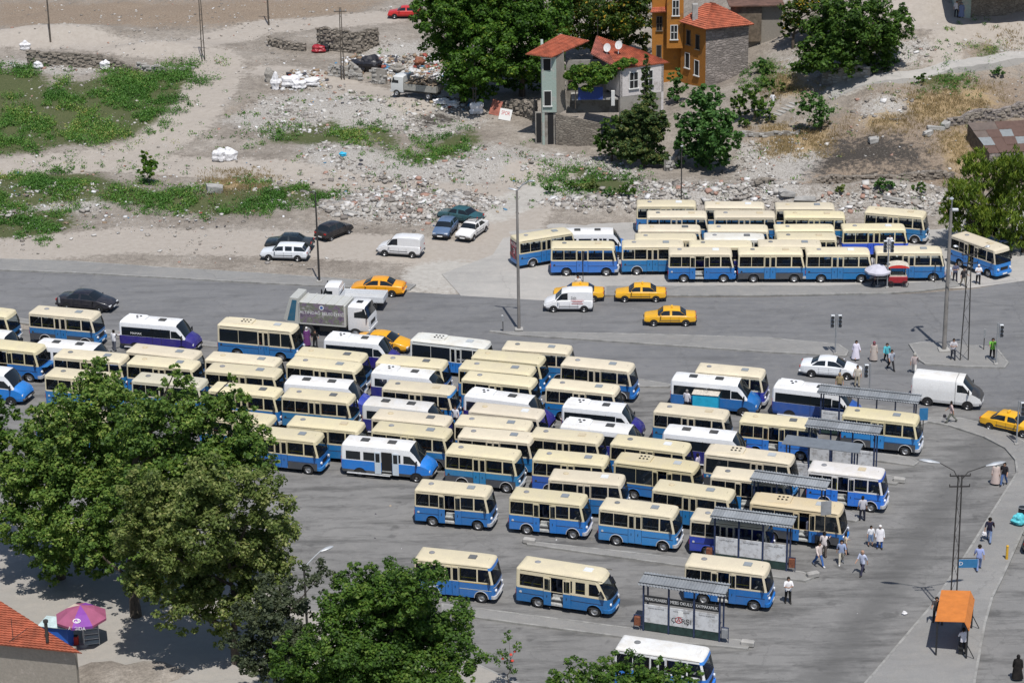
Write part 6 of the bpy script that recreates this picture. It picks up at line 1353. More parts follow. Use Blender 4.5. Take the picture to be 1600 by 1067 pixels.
P = gp(1475, 547); h = z_of(P, 327); o = pole('street_lamp', 'tall concrete street lamp standing on the right-hand island', 'street lamp', P, h, 0.19, 0.12, 'pole_concrete', LGp)
arm(o, [(0, 0, h-0.2), (-0.05, -0.5, h+0.9), (-0.2, -1.1, h+1.3)], 0.05); lamp_head(o, (-0.2, -1.0, h+1.25), (-0.2, -1, 0), 0.8, 0.18); mb = MB(); mb.bbox(0.05, 0.55, -0.15, 0.15, h-0.15, h+0.05, 0.03); obj('lamp_box', mb.mesh('lamp_box', 'lamp_grey'), o)
P = gp(499, 440); h = z_of(P, 300); o = pole('street_lamp', 'thin dark lamp post on the far pavement at the left', 'street lamp', P, h, 0.10, 0.06, 'pole_dark', LGp); lamp_head(o, (0, 0, h), (-1, -0.6, 0), 0.6, 0.13, 'pole_dark')
P = G(1064, 352, 0); h = z_of(P, 228); o = pole('street_lamp', 'slim lamp post rising among the buses of the far lot', 'street lamp', P, h, 0.07, 0.05, 'pole_dark', LGp); lamp_head(o, (0, 0, h), (0, -1, 0), 0.4, 0.14)
P = G(484, 1060, 0.06); h = z_of(P, 884); o = pole('street_lamp', 'grey street lamp rising above the dark green tree', 'street lamp', P, h, 0.09, 0.06, 'pole_dark', LGp); arm(o, [(0, 0, h-0.1), (0.5, 0.25, h+0.35), (1.0, 0.5, h+0.75)]); lamp_head(o, (0.95, 0.48, h+0.7), (1, 0.6, 0), 0.85, 0.15); lamp_head(o, (0, 0, h), (-1, 0, 0), 0.3, 0.08)
def lattice(label, pl, pr, ytop, arms, wtop=0.22, group='lattice lamp masts', z0=PV):
    A, B = gp(*pl, z0), gp(*pr, z0); c = (A+B)/2; h = z_of(c, ytop); root = thing('lattice_mast', label, 'lamp mast', tuple(c), 0, group); w = np.linalg.norm((B-A)[:2])/2
    for sx in (-1, 1):
        mb = MB(); mb.tube([(sx*w, 0, -0.2), (sx*wtop/2, 0, h)], 0.045, 5); obj('leg', mb.mesh('leg', 'pole_dark'), root)
    mb = MB(); k = int(h/0.9)
    for i in range(k):
        za, zb_ = h*i/k, h*(i+1)/k; wa = w+(wtop/2-w)*i/k; wb = w+(wtop/2-w)*(i+1)/k; s = 1 if i % 2 else -1
        mb.tube([(s*wa, 0, za), (-s*wb, 0, zb_)], 0.014, 3)
    stuff(obj('bracing', mb.mesh('bracing', 'pole_dark'), root))
    for zz in (h-0.05, h-0.75):
        mb = MB(); mb.box(-0.62, 0.62, -0.035, 0.035, zz-0.035, zz+0.035); 
        for x in (-0.6, 0.6): mb.cyl((x, 0, zz), (x, 0, zz+0.16), 0.03, 0.03, 6)
        obj('cross_arm', mb.mesh('cross_arm', 'pole_dark'), root)
    for (dx, dy, rise, hl) in arms:
        arm(root, [(0.1*np.sign(dx), 0, h-0.3), (dx*0.3, dy*0.3, h+rise*0.35), (dx, dy, h+rise)], 0.03, 'pole_dark'); lamp_head(root, (dx*0.97, dy*0.97, h+rise*0.98), (dx, dy, 0), hl, 0.17)
    return root, h
lattice('lattice mast with two curved lamp arms on the right-hand island', (1500, 562), (1513, 563), 397, [(-0.9, 0.2, 0.55, 0.4), (1.2, 0.2, 0.5, 0.4)])
lm, lmh = lattice('forked lattice lamp mast behind the orange shelter', (1483, 968), (1493, 968), 742, [(-1.25, 0.2, 0.75, 1.25), (1.6, 0.3, 0.45, 1.25)])
mb = MB(); mb.box(0.15, 1.35, -0.02, 0.02, 3.55, 4.10); sg = obj('sign_plate', mb.mesh('sign_plate', 'sign_blue'), lm); t = obj('lettering', text_mesh('D', 0.34, 'plate'), sg, (0.34, -0.024, 3.83)); t.rotation_euler = (math.pi/2, 0, 0)
mb = MB(); mb.box(0.1, 1.4, -0.015, 0.015, 4.16, 4.20); obj('bracket', mb.mesh('bracket', 'pole_dark'), lm)
def signal(label, px, py, ytop, side=1, r=0.06, z0=PV):
    P = gp(px, py, z0); h = z_of(P, ytop); o = pole('traffic_light', label, 'traffic light', P, h, r, r, 'steel', 'traffic lights round the crossing')
    for s in ((side,) if abs(side) == 1 else (-1, 1)):
        mb = MB(); mb.bbox(s*0.14-0.02 if s > 0 else -0.44, s*0.14+0.02+0.26 if s > 0 else -0.12, -0.12, 0.12, h-1.15, h-0.1, 0.02); hd = obj('signal_head', mb.mesh('signal_head', 'lamp_grey'), o)
        for k in range(3):
            mb = MB(); mb.cyl((s*0.30, -0.12, h-0.3-0.33*k), (s*0.30, -0.24, h-0.27-0.33*k), 0.13, 0.12, 10); obj('hood', mb.mesh('hood', 'black'), hd)
    return o
signal('two-headed traffic light at the end of the median', 1305, 553, 490, 2); signal('traffic light on the right-hand island beside the person in green', 1556, 569, 505, 1); signal('traffic light on the pavement at the right edge', 1588, 694, 626, 1)
signal('traffic light behind the farthest shelter', 1358, 622, 567, -1, z0=0.0); signal('traffic light on a pole between the umbrella and the red cart', 1386, 450, 374, 2)
def signpost(label, px, py, ytop, w, hh, mat, z0=PV, name='sign_post', tilt=0.0, cat='sign', rz=0.0):
    P = gp(px, py, z0); h = z_of(P, ytop); o = pole(name, label, cat, P, h-0.02, 0.035, 0.035, 'pole_dark', None, 8, False); o.rotation_euler = (0, 0, rz)
    mb = MB(); mb.bbox(-w/2, w/2, -0.05, -0.035, h-hh, h, 0.005); q = obj('sign_plate', mb.mesh('sign_plate', mat), o); return o
signpost('blue sign panel on a post in front of the turning white van', 1441, 690, 637, 0.62, 0.95, 'sign_blue', 0.0); signpost('grey metal sign on a pole beside the long dark-glazed bus', 1288, 868, 782, 0.72, 1.0, 'steel', PV, rz=0.2)
signpost('narrow sign seen edge-on on the right-hand island', 1537, 546, 514, 0.16, 0.75, 'steel'); signpost('small sign post beside the tall median lamp', 786, 517, 493, 0.2, 0.5, 'steel', 0.12); signpost('thin dark sign post in front of the leftmost front-row midibus', 911, 441, 392, 0.2, 0.9, 'pole_dark', 0.0); signpost('short dark post at the right end of the far lot pavement', 1460, 441, 410, 0.12, 0.4, 'pole_dark', PV); signpost('thin sign post beside the black saloon', 95, 497, 464, 0.16, 0.5, 'steel', 0.0)
def wood_pole(label, px, py, h=None, ytop=None, twin=False):
    P = T(px, py); h = h or z_of(P, ytop); root = thing('utility_pole', label, 'utility pole', tuple(P), 0, 'utility poles on the waste ground')
    for s in ((-1, 1) if twin else (0,)):
        mb = MB(); mb.cyl((s*0.16, 0, -0.5), (s*0.08, 0, h), 0.11 if not twin else 0.06, 0.07 if not twin else 0.045, 8); obj('pole', mb.mesh('pole', 'pole_wood'), root)
    if twin:
        mb = MB()
        for k in range(int(h/1.2)): zz = 0.8+k*1.2; mb.tube([(-0.15, 0, zz), (0.15, 0, zz+0.5)], 0.02, 3)
        stuff(obj('bracing', mb.mesh('bracing', 'pole_wood'), root))
    mb = MB(); mb.box(-0.7, 0.7, -0.05, 0.05, h-0.5, h-0.4); obj('cross_arm', mb.mesh('cross_arm', 'pole_wood'), root)
    for x in (-0.6, 0, 0.6): mb = MB(); mb.cyl((x, 0, h-0.4), (x, 0, h-0.22), 0.05, 0.04, 6); obj('insulator', mb.mesh('insulator', 'lamp_grey'), root)
wood_pole('leftmost utility pole above the broken stone wall', 79, 66, 9.0); wood_pole('lattice utility pole beside the dirt track bend', 318, 95, 9.5, twin=True); wood_pole('farthest thin utility pole beside the upper track', 420, 40, 8.5); wood_pole('twin-legged utility pole among the ruined walls', 536, 125, ytop=12, twin=True); wood_pole('utility pole in front of the dark trees by the fallen sign', 742, 180, ytop=68, twin=True)
P = T(1585, 320); h = z_of(P, 252); o = pole('street_lamp', 'lamp post with a pale head inside the drooping trees', 'street lamp', P, h, 0.07, 0.05, 'pole_dark', LGp); lamp_head(o, (0, 0, h), (0, -1, 0), 0.45, 0.16, 'plate')

# ------------------------------------------------------------------ small street things
plain('yellow_post', (0.62, 0.36, 0.03), 0.6, 0, 0.1, 5); plain('cyan', (0.02, 0.40, 0.62), 0.5, 0, 0.15, 2); plain('white_cloth', (0.50, 0.49, 0.55), 0.9, 0, 0.1, 2); plain('cart_red', (0.32, 0.02, 0.03), 0.45, 0, 0.2, 4); plain('cart_stripe', (0.6, 0.04, 0.03), 0.6); plain('cart_pale', (0.55, 0.50, 0.42), 0.8, 0, 0.3, 5)
P = gp(1573, 873); o = thing('bollard', 'short yellow post on the pavement edge', 'bollard', tuple(P)); mb = MB(); mb.cyl((0, 0, 0), (0, 0, 0.92), 0.09, 0.085, 10); obj('post', mb.mesh('post', 'yellow_post'), o); mb = MB(); mb.dome((0, 0, 0.92), 0.10, 0.07, 10, 3); obj('cap', mb.mesh('cap', 'yellow_post'), o)
def blob(seed, rx, ry, rz, n=1.0):
    bm = bmesh.new(); bmesh.ops.create_icosphere(bm, subdivisions=3, radius=1); r = random.Random(seed); ph = [r.uniform(0, 6) for _ in range(6)]
    for v in bm.verts:
        k = 1+0.12*n*(math.sin(5*v.co.x+ph[0])+math.sin(6*v.co.y+ph[1])+math.sin(7*v.co.z+ph[2])); k *= 1+0.16*n*(r.random()-0.5); v.co = Vector((v.co.x*rx*k, v.co.y*ry*k, max(v.co.z*k, -0.75)*rz+rz*0.75))
    me = bpy.data.meshes.new('bag'); bm.to_mesh(me); bm.free(); return me
def bag(label, P, rx, ry, rz, mat, seed, name='rubbish_bag', cat='bag', group=None):
    me = blob(seed, rx, ry, rz); me.materials.append(MATS[mat]); o = tag(obj(name, me, None, tuple(P)), label, cat, group)
    return o
plain('cyan_bag', (0.10, 0.50, 0.56), 0.5, 0, 0.15, 6); plain('black_bag', (0.02, 0.02, 0.025), 0.35, 0, 0.3, 6); plain('white_bag', (0.70, 0.69, 0.70), 0.7, 0, 0.2, 3)
bag('light blue plastic bag lying beside the bin at the right edge', gp(1592, 819), 0.5, 0.35, 0.42, 'cyan_bag', 4)
o = thing('barrel', 'dark drum standing at the right edge behind a blue bag', 'barrel', tuple(gp(1597, 810))); mb = MB(); mb.cyl((0, 0, 0), (0, 0, 0.85), 0.30, 0.28, 14); obj('drum', mb.mesh('drum', 'board_dark', True), o); mb = MB(); mb.tube([(0.3*math.cos(a*math.pi/8), 0.3*math.sin(a*math.pi/8), 0.85) for a in range(17)], 0.025, 5); obj('rim', mb.mesh('rim_band', 'steel'), o)
bag('small white plastic bag lying on the open yard', G(1413, 960, 0.01), 0.16, 0.13, 0.14, 'white_bag', 9)
for k, (x, y, lab) in enumerate([(1270, 899, 'concrete block at the right end of the lower platform'), (1168, 1006, 'concrete block at the right end of the nearest platform'), (1405, 751, 'concrete block ending the platform by the off-white midibus'), (827, 846, 'concrete block at the left tip of the lower platform')]):
    P = gp(x, y, PV); o = thing('concrete_block', lab, 'concrete block', tuple(P), math.radians(-18+40*(k == 0)), 'concrete end blocks on the platforms'); mb = MB(); mb.bbox(-0.42, 0.42, -0.2, 0.2, -0.1, 0.26, 0.06); obj('block', mb.mesh('block', 'concrete'), o)
def umbrella_mesh(r, h, n, mats):
    mb = MB()
    for i in range(n):
        a0, a1 = 2*math.pi*i/n, 2*math.pi*(i+1)/n; p0, p1 = (r*math.cos(a0), r*math.sin(a0), 0), (r*math.cos(a1), r*math.sin(a1), 0); m0, m1 = (0.55*r*math.cos(a0), 0.55*r*math.sin(a0), h*0.62), (0.55*r*math.cos(a1), 0.55*r*math.sin(a1), h*0.62)
        k = i % len(mats); mb.add([p0, p1, m1, m0, (0, 0, h)], [(0, 1, 2, 3), (3, 2, 4)], k); d0 = (p0[0]*0.99, p0[1]*0.99, -0.16); d1 = (p1[0]*0.99, p1[1]*0.99, -0.16); mb.quad(d0, d1, p1, p0, k)
    return mb.mesh('canopy', mats)
# white umbrella and red cart on the far lot pavement
P = gp(1371, 447); o = thing('parasol', 'pale white parasol over a street stall on the far pavement', 'umbrella', tuple(P)); h = z_of(P, 420); obj('canopy', umbrella_mesh(1.15, 0.5, 10, ['white_cloth']), o, (0, 0, h-0.1)); mb = MB(); mb.cyl((0, 0, 0), (0, 0, h+0.35), 0.025, 0.025, 6); obj('pole', mb.mesh('pole', 'alu'), o); mb = MB(); mb.cyl((0, 0, 0), (0, 0, 0.1), 0.25, 0.2, 10); obj('foot', mb.mesh('foot', 'concrete'), o)
o = thing('stall_table', 'small cluttered stall table under the white parasol', 'table', (P[0]+0.25, P[1]+0.15, PV)); mb = MB(); mb.box(-0.6, 0.6, -0.35, 0.35, 0.7, 0.76); obj('table_top', mb.mesh('table_top', 'cart_pale'), o)
for x in (-0.55, 0.55):
    for y in (-0.3, 0.3): mb = MB(); mb.box(x-0.025, x+0.025, y-0.025, y+0.025, 0, 0.7); obj('leg', mb.mesh('leg', 'pole_dark'), o)
P = gp(1403, 449); cart = thing('vending_cart', 'red street vending cart with glass box and curved awning', 'cart', (P[0], P[1]+0.45, PV), math.radians(-3))
mb = MB(); mb.bbox(-0.80, 0.80, -0.42, 0.42, 0.35, 0.95, 0.05); obj('body', mb.mesh('body', 'cart_red'), cart); mb = MB(); mb.bbox(-0.74, 0.74, -0.40, 0.40, 0.952, 1.05, 0.02); obj('counter', mb.mesh('counter', 'cart_pale'), cart)
mb = MB(); mb.box(-0.62, 0.62, -0.36, 0.36, 1.06, 1.68); obj('glass_box', mb.mesh('glass_box', 'glass'), cart); mb = MB(); mb.box(-0.5, 0.5, -0.2, 0.2, 1.06, 1.2); obj('tray', mb.mesh('tray', 'cart_pale'), cart)
for x in (-0.64, 0.64):
    for y in (-0.38, 0.38): mb = MB(); mb.box(x-0.025, x+0.025, y-0.025, y+0.025, 1.05, 1.78); obj('post', mb.mesh('post', 'cart_pale'), cart)
mb = MB(); vs = []; fs = []
for i in range(9):
    a = math.pi*(0.12+0.76*i/8); x = -0.92*math.cos(a)/math.cos(0.12*math.pi); z = 1.62+0.42*math.sin(a); vs += [(x, -0.62, z), (x, 0.62, z)]
for i in range(8): fs.append((2*i, 2*i+2, 2*i+3, 2*i+1))
mb.add(vs, fs); obj('awning', mb.mesh('awning', 'cart_pale', True, 60), cart)
mb = MB(); vs2 = [v for v in vs[::2]]; mb.add(vs2+[(x, -0.62, 1.76) for x, y, z in (vs2[0], vs2[-1])], [tuple(range(len(vs2)-1, -1, -1))+(9, 10)]); mb.v = [(x, y-0.004, z) for x, y, z in mb.v]; obj('awning_front', mb.mesh('awning_front', 'cart_stripe'), cart)
for x in (-0.62, 0.62):
    for y in (-0.46, 0.46):
        mb = MB(); mb.tube([(0.27*math.cos(k*math.pi/8), 0, 0.27*math.sin(k*math.pi/8)) for k in range(17)], 0.025, 5)
        for k in range(4): a = k*math.pi/4; mb.tube([(0.26*math.cos(a), 0, 0.26*math.sin(a)), (-0.26*math.cos(a), 0, -0.26*math.sin(a))], 0.012, 4)
        obj('wheel', mb.mesh('wheel', 'pole_dark'), cart, (x, y, 0.29))
# bright blue box among the buses
P = G(1103, 648, 0); o = thing('blue_box_cart', 'bright blue box trailer standing beside the metallic blue van', 'trailer', tuple(P), math.radians(-15)); mb = MB(); mb.bbox(-0.95, 0.95, -0.5, 0.5, 0.45, 1.75, 0.03); obj('box', mb.mesh('box', 'cyan'), o); mb = MB(); mb.bbox(-1.0, 1.0, -0.55, 0.55, 1.752, 1.82, 0.02); obj('lid', mb.mesh('lid', 'cart_pale'), o); mb = MB(); mb.tube([(-0.2, 0, 1.82), (-0.05, 0, 2.15), (0.15, 0, 1.82)], 0.02, 5); obj('handle', mb.mesh('handle', 'steel'), o); put_wheels(o, wheels(0.24, 0.12, [(-0.5, -0.45), (0.5, -0.45), (-0.5, 0.45), (0.5, 0.45)]))
# ice cream corner on the plaza
plain('ice_purple', (0.22, 0.05, 0.33), 0.7, 0, 0.1, 2); plain('ice_pink', (0.33, 0.09, 0.17), 0.7, 0, 0.12, 2); plain('ice_cream', (0.62, 0.52, 0.42), 0.7, 0, 0.1, 2); plain('freezer_blue', (0.02, 0.11, 0.48), 0.5); plain('freezer_top', (0.50, 0.62, 0.63), 0.6, 0, 0.25, 2); plain('rack_white', (0.6, 0.63, 0.62), 0.6)
P = G(131, 1008, 0.06); o = thing('parasol', 'large purple and pink ice cream parasol on the plaza', 'umbrella', tuple(P)); h = z_of(P, 962)
obj('canopy', umbrella_mesh(1.60, 0.75, 8, ['ice_purple', 'ice_pink', 'ice_pink', 'ice_purple', 'ice_pink', 'ice_cream', 'ice_pink', 'ice_pink']), o, (0, 0, h), math.radians(-101)); mb = MB(); mb.cyl((0, 0, 0), (0, 0, h+0.7), 0.03, 0.03, 8); obj('pole', mb.mesh('pole', 'alu'), o); mb = MB(); mb.cyl((0, 0, 0), (0, 0, 0.14), 0.32, 0.26, 12); obj('foot', mb.mesh('foot', 'concrete'), o)
t = obj('lettering', text_mesh('ALGIDA', 0.30, 'plate'), o, (-0.02, -1.53, h-0.05)); t.rotation_euler = (math.radians(80), 0, math.radians(-6))
mb = MB(); mb.tube([(-0.02+0.22*math.sin(a)*(1 if a < math.pi else 1), 0, 0.13*math.cos(a)) for a in [k*math.pi/8 for k in range(17)]], 0.03, 5); mb.tube([(0.10*math.sin(a), 0, 0.07*math.cos(a)) for a in [k*math.pi/8 for k in range(13)]], 0.025, 5); lg = obj('emblem', mb.mesh('emblem', 'plate'), o, (-0.05, -1.16, h+0.27)); lg.rotation_euler = (math.radians(-52), 0, math.radians(-6))
P = G(92, 1010, 0.06); o = thing('ice_cream_freezer', 'blue freezer cabinet with a pale top beside the purple parasol', 'freezer', tuple(P), math.radians(-14)); mb = MB(); mb.bbox(-0.85, 0.85, -0.45, 0.45, 0.06, 1.55, 0.04); obj('cabinet', mb.mesh('cabinet', 'freezer_blue'), o); mb = MB(); mb.bbox(-1.0, 0.9, -0.6, 0.75, 1.56, 1.66, 0.03); obj('top', mb.mesh('top', 'freezer_top'), o)
P = G(144, 1006, 0.06); o = thing('display_rack', 'white wire display rack under the purple parasol', 'rack', tuple(P), math.radians(12))
for k in range(5): mb = MB(); mb.box(-0.45, 0.45, -0.22, 0.22, 0.12+0.34*k, 0.15+0.34*k); obj('shelf', mb.mesh('shelf', 'rack_white'), o)
for x in (-0.45, 0.45):
    for y in (-0.22, 0.22): mb = MB(); mb.box(x-0.015, x+0.015, y-0.015, y+0.015, 0, 1.6); obj('upright', mb.mesh('upright', 'rack_white'), o)
P = G(118, 1006, 0.06); o = thing('drinks_crate', 'red crate standing between freezer and rack', 'crate', tuple(P)); mb = MB(); mb.bbox(-0.2, 0.2, -0.15, 0.15, 0, 0.55, 0.02); obj('body', mb.mesh('body', 'cart_stripe'), o); mb = MB(); mb.box(-0.16, 0.16, -0.11, 0.11, 0.551, 0.60); obj('bottles', mb.mesh('bottles', 'board_dark'), o)
# ------------------------------------------------------------------ people
def person(px, py, yaw, pose, label, shirt=(0.6, 0.6, 0.6), trousers=(0.03, 0.03, 0.04), h=1.72, hair=(0.015, 0.012, 0.01), long=False, dress=None, coat=None, scarf=None, shorts=None, z0=0.008, shoes=(0.03, 0.03, 0.03), terrain=False, holds=None, lift=0.0, skin=None):
    P = T(px, py) if terrain else G(px, py, z0)
    F_ = FIG[pose]; k = h/1.72
    o = tag(obj('person', F_['body'], None, (P[0], P[1], P[2]+lift), math.radians(yaw), None, (k, k*1.08, k)), label, 'person', 'people walking and standing about')
    if dress is not None: obj('dress', F_['dress'], o, (0, 0, 0), 0, dress); obj('sleeves', F_['sleeves'], o, (0, 0, 0), 0, tuple(c*0.97 for c in dress))
    else:
        obj('shirt', F_['sleeves' if long else 'shirt'], o, (0, 0, 0), 0, shirt)
        obj('shorts' if shorts is not None else 'trousers', F_['shorts' if shorts is not None else 'trousers'], o, (0, 0, 0), 0, shorts if shorts is not None else trousers)
        if coat is not None: obj('coat', F_['coat'], o, (0, 0, 0), 0, coat)
    obj('shoes', F_['shoes'], o, (0, 0, 0), 0, shoes)
    if scarf is not None: obj('headscarf', F_['scarf'], o, (0, 0, 0), 0, scarf)
    else: obj('hair', F_['hair'], o, (0, 0, 0), 0, hair)
    return o, P
W_ = (0.72, 0.72, 0.74); NV = (0.015, 0.018, 0.035); JN = (0.08, 0.14, 0.30); KH = (0.36, 0.32, 0.25)
person(1337, 562, -80, 'stroll', 'woman in a long white and lilac dress at the crossing', dress=(0.72, 0.68, 0.78), hair=(0.015, 0.012, 0.01), h=1.62)
person(1365, 564, -100, 'stand', 'woman with a dusky pink headscarf and beige coat at the crossing', dress=(0.46, 0.40, 0.36), scarf=(0.22, 0.06, 0.09), h=1.60)
person(1385, 566, -90, 'walk', 'woman in a turquoise top and black skirt at the crossing', shirt=(0.10, 0.45, 0.52), trousers=(0.01, 0.01, 0.012), long=True, h=1.64)
person(1392, 578, -75, 'walk', 'man in a grey shirt walking in front of the turquoise top', shirt=(0.36, 0.39, 0.45), trousers=(0.03, 0.03, 0.035))
person(1428, 584, 80, 'walk', 'man in a checked shirt and white trousers stepping towards the island', shirt=(0.40, 0.34, 0.33), trousers=(0.68, 0.66, 0.62), hair=(0.4, 0.38, 0.34))
person(1489, 562, -100, 'fold', 'man in a light striped shirt standing on the island beside the masts', shirt=(0.5, 0.48, 0.5), trousers=(0.05, 0.055, 0.07), z0=PV)
person(1550, 561, -95, 'reach', 'person in a bright green shirt on the island', shirt=(0.16, 0.42, 0.06), trousers=(0.012, 0.012, 0.015), z0=PV, shoes=(0.6, 0.6, 0.6))
person(1339, 604, -95, 'stand', 'man in a beige shirt standing at the nose of the white saloon', shirt=(0.55, 0.50, 0.42), trousers=(0.42, 0.37, 0.28))
person(1311, 616, -90, 'stand', 'person in a khaki cap partly behind the farthest shelter', shirt=(0.30, 0.24, 0.14), hair=(0.34, 0.27, 0.16), trousers=NV)
person(1486, 660, 175, 'walk', 'man in a red-striped shirt striding along the curved pavement with a bag', shirt=(0.56, 0.42, 0.40), trousers=(0.17, 0.18, 0.15), z0=PV)
person(1555, 757, -100, 'stand', 'woman in a flowered beige dress and white headscarf by the mast', dress=(0.52, 0.42, 0.38), scarf=(0.68, 0.64, 0.56), h=1.60)
person(1568, 758, -120, 'stroll', 'man in a black shirt and jeans beside the woman in the flowered dress', shirt=(0.015, 0.015, 0.022), trousers=JN, h=1.74)
person(1347, 813, 95, 'stand', 'man in a pale grey shirt facing the off-white midibus', shirt=(0.50, 0.49, 0.53), trousers=NV, h=1.76)
person(1360, 853, -80, 'stand', 'boy in a white shirt and blue shorts in the open yard', shirt=W_, shorts=(0.18, 0.27, 0.45), h=1.45)
person(1374, 857, -95, 'stand', 'person in a long white coat over blue trousers in the open yard', shirt=W_, coat=(0.74, 0.72, 0.75), trousers=(0.03, 0.10, 0.35), scarf=(0.7, 0.68, 0.66), long=True, h=1.66)
person(1347, 897, -130, 'walk', 'balding man in a pale blue shirt crossing the open yard', shirt=(0.48, 0.52, 0.66), trousers=(0.04, 0.04, 0.07), hair=(0.40, 0.25, 0.18), h=1.74)
person(1279, 884, -60, 'walk', 'man in a cream shirt and jeans near the door of the dark-glazed bus', shirt=(0.60, 0.52, 0.48), trousers=(0.05, 0.13, 0.36), long=True, h=1.78, shoes=(0.65, 0.65, 0.65))
person(1287, 870, 70, 'reach', 'man in a white shirt leaning towards the dark-glazed bus', shirt=(0.66, 0.60, 0.58), trousers=(0.12, 0.10, 0.09), h=1.74)
person(1314, 881, -95, 'stroll', 'man in a blue striped shirt and khaki trousers at the bus nose', shirt=(0.30, 0.36, 0.52), trousers=(0.50, 0.46, 0.38), h=1.74, shoes=(0.6, 0.6, 0.6))
person(1320, 868, 10, 'carry', 'person in a beige top half hidden at the bus nose', shirt=(0.52, 0.44, 0.34), trousers=NV, h=1.62)
person(1231, 942, -85, 'fold', 'young man in a white shirt with folded arms by the nearest midibus', shirt=(0.78, 0.77, 0.78), trousers=(0.02, 0.02, 0.02), h=1.78)
person(1545, 846, 75, 'walk', 'man in a navy T-shirt and jeans carrying a white bag', shirt=(0.018, 0.018, 0.04), trousers=(0.16, 0.22, 0.36), h=1.76, z0=PV)
person(1529, 890, 85, 'stroll', 'heavy man in a light blue shirt and jeans seen from behind', shirt=(0.30, 0.36, 0.62), trousers=(0.18, 0.24, 0.42), h=1.78, z0=PV)
person(1462, 972, -100, 'reach', 'man in a dark striped top on the left of the orange shelter', shirt=(0.05, 0.045, 0.05), trousers=(0.02, 0.02, 0.025), h=1.72, z0=PV)
person(1504, 1021, 100, 'fold', 'person in a white top leaning at the front post of the orange shelter', shirt=(0.72, 0.70, 0.74), trousers=(0.01, 0.01, 0.012), h=1.70, z0=PV)
person(179, 548, 60, 'reach', 'man in a white shirt at the rear of the purple minibus', shirt=W_, trousers=(0.10, 0.11, 0.14), long=True)
person(403, 558, -90, 'stand', 'person in a dark red shirt beside the large dark-glazed bus', shirt=(0.30, 0.03, 0.05), trousers=(0.4, 0.4, 0.42))
person(480, 541, -60, 'stand', 'woman in purple with a white headscarf behind the large bus', dress=(0.13, 0.04, 0.16), scarf=(0.7, 0.68, 0.66), h=1.6)
person(493, 545, -80, 'carry', 'person in black beside the woman with the white headscarf', shirt=(0.012, 0.012, 0.014), trousers=(0.03, 0.03, 0.035), h=1.6)
person(1090, 745, 150, 'stand', 'man in a lavender shirt standing between the two dark-glazed buses', shirt=(0.56, 0.52, 0.62), trousers=(0.04, 0.04, 0.05), h=1.76)
person(1091, 722, 40, 'reach', 'person in a checked shirt stepping into the dark minibus', shirt=(0.25, 0.33, 0.42), trousers=NV, h=1.7, lift=0.3)
person(1073, 643, 60, 'stand', 'man in a white shirt left of the bright blue box', shirt=(0.66, 0.64, 0.68), trousers=NV, hair=(0.25, 0.23, 0.22))
person(712, 668, -100, 'carry', 'person in white squeezed between the white van and the midibuses', shirt=(0.66, 0.66, 0.7), trousers=NV)
person(65, 665, 0, 'stand', 'person behind the lowest midibus at the left, only the head showing', shirt=(0.10, 0.10, 0.12), trousers=NV)
person(1270, 651, 120, 'reach', 'person in a light blue shirt at the door of the navy minibus', shirt=(0.40, 0.50, 0.66), trousers=(0.15, 0.15, 0.15))
person(1481, 444, -90, 'stand', 'person in a pale shirt behind the tall lamp post in the far lot', shirt=(0.6, 0.62, 0.66), trousers=(0.3, 0.3, 0.3))
person(1492, 441, -85, 'fold', 'man in a slate blue shirt in front of the departing midibus', shirt=(0.10, 0.11, 0.18), trousers=(0.03, 0.03, 0.05))
person(1505, 448, -70, 'carry', 'man in dark clothes and khaki trousers walking off the far lot', shirt=(0.03, 0.03, 0.035), trousers=(0.28, 0.25, 0.20))
person(1528, 444, -95, 'fold', 'man in a white cap and white shirt before the departing midibus', shirt=W_, trousers=(0.015, 0.015, 0.02), hair=(0.75, 0.75, 0.75))
person(1389, 404, -90, 'stand', 'man in a white shirt behind the front-row midibus in the far lot', shirt=W_, trousers=NV, lift=0.45)
person(1366, 447, 0, 'carry', 'vendor sitting in the shade of the white parasol', shirt=(0.08, 0.07, 0.16), trousers=NV, z0=PV, h=1.5)
person(903, 461, -90, 'stand', 'person behind the yellow taxi, head above its roof', shirt=(0.62, 0.58, 0.56), trousers=NV, z0=0.05)
person(1494, 27, -100, 'stand', 'person in dark trousers by the wall at the top right', shirt=(0.6, 0.58, 0.6), trousers=NV, terrain=True)
person(1502, 28, -90, 'stand', 'person in a blue patterned dress by the wall at the top right', dress=(0.16, 0.20, 0.34), scarf=(0.2, 0.2, 0.22), terrain=True, h=1.6)
person(1207, 168, 60, 'walk', 'figure in white climbing the hillside steps', shirt=W_, trousers=(0.5, 0.5, 0.52), terrain=True, h=1.6)
person(1589, 1062, 80, 'stand', 'person in black walking at the bottom right corner', dress=(0.012, 0.011, 0.012), scarf=(0.012, 0.011, 0.012), h=1.62, z0=0.01)
for lab, px, py, dx, z_, mt, rr in (('white carrier bag in the hand of the man in navy', 1536, 831, 0, 0.0, 'white_bag', 0.13),):
    P = gp(1545, 846); bag(lab, (P[0]-0.36, P[1]-0.1, 0.62), 0.15, 0.11, 0.16, mt, 12, 'carrier_bag')
P = gp(1486, 660); bag('dark bag carried by the man in the red-striped shirt', (P[0]-0.5, P[1]-0.05, 0.55), 0.13, 0.10, 0.15, 'black_bag', 13, 'carrier_bag')
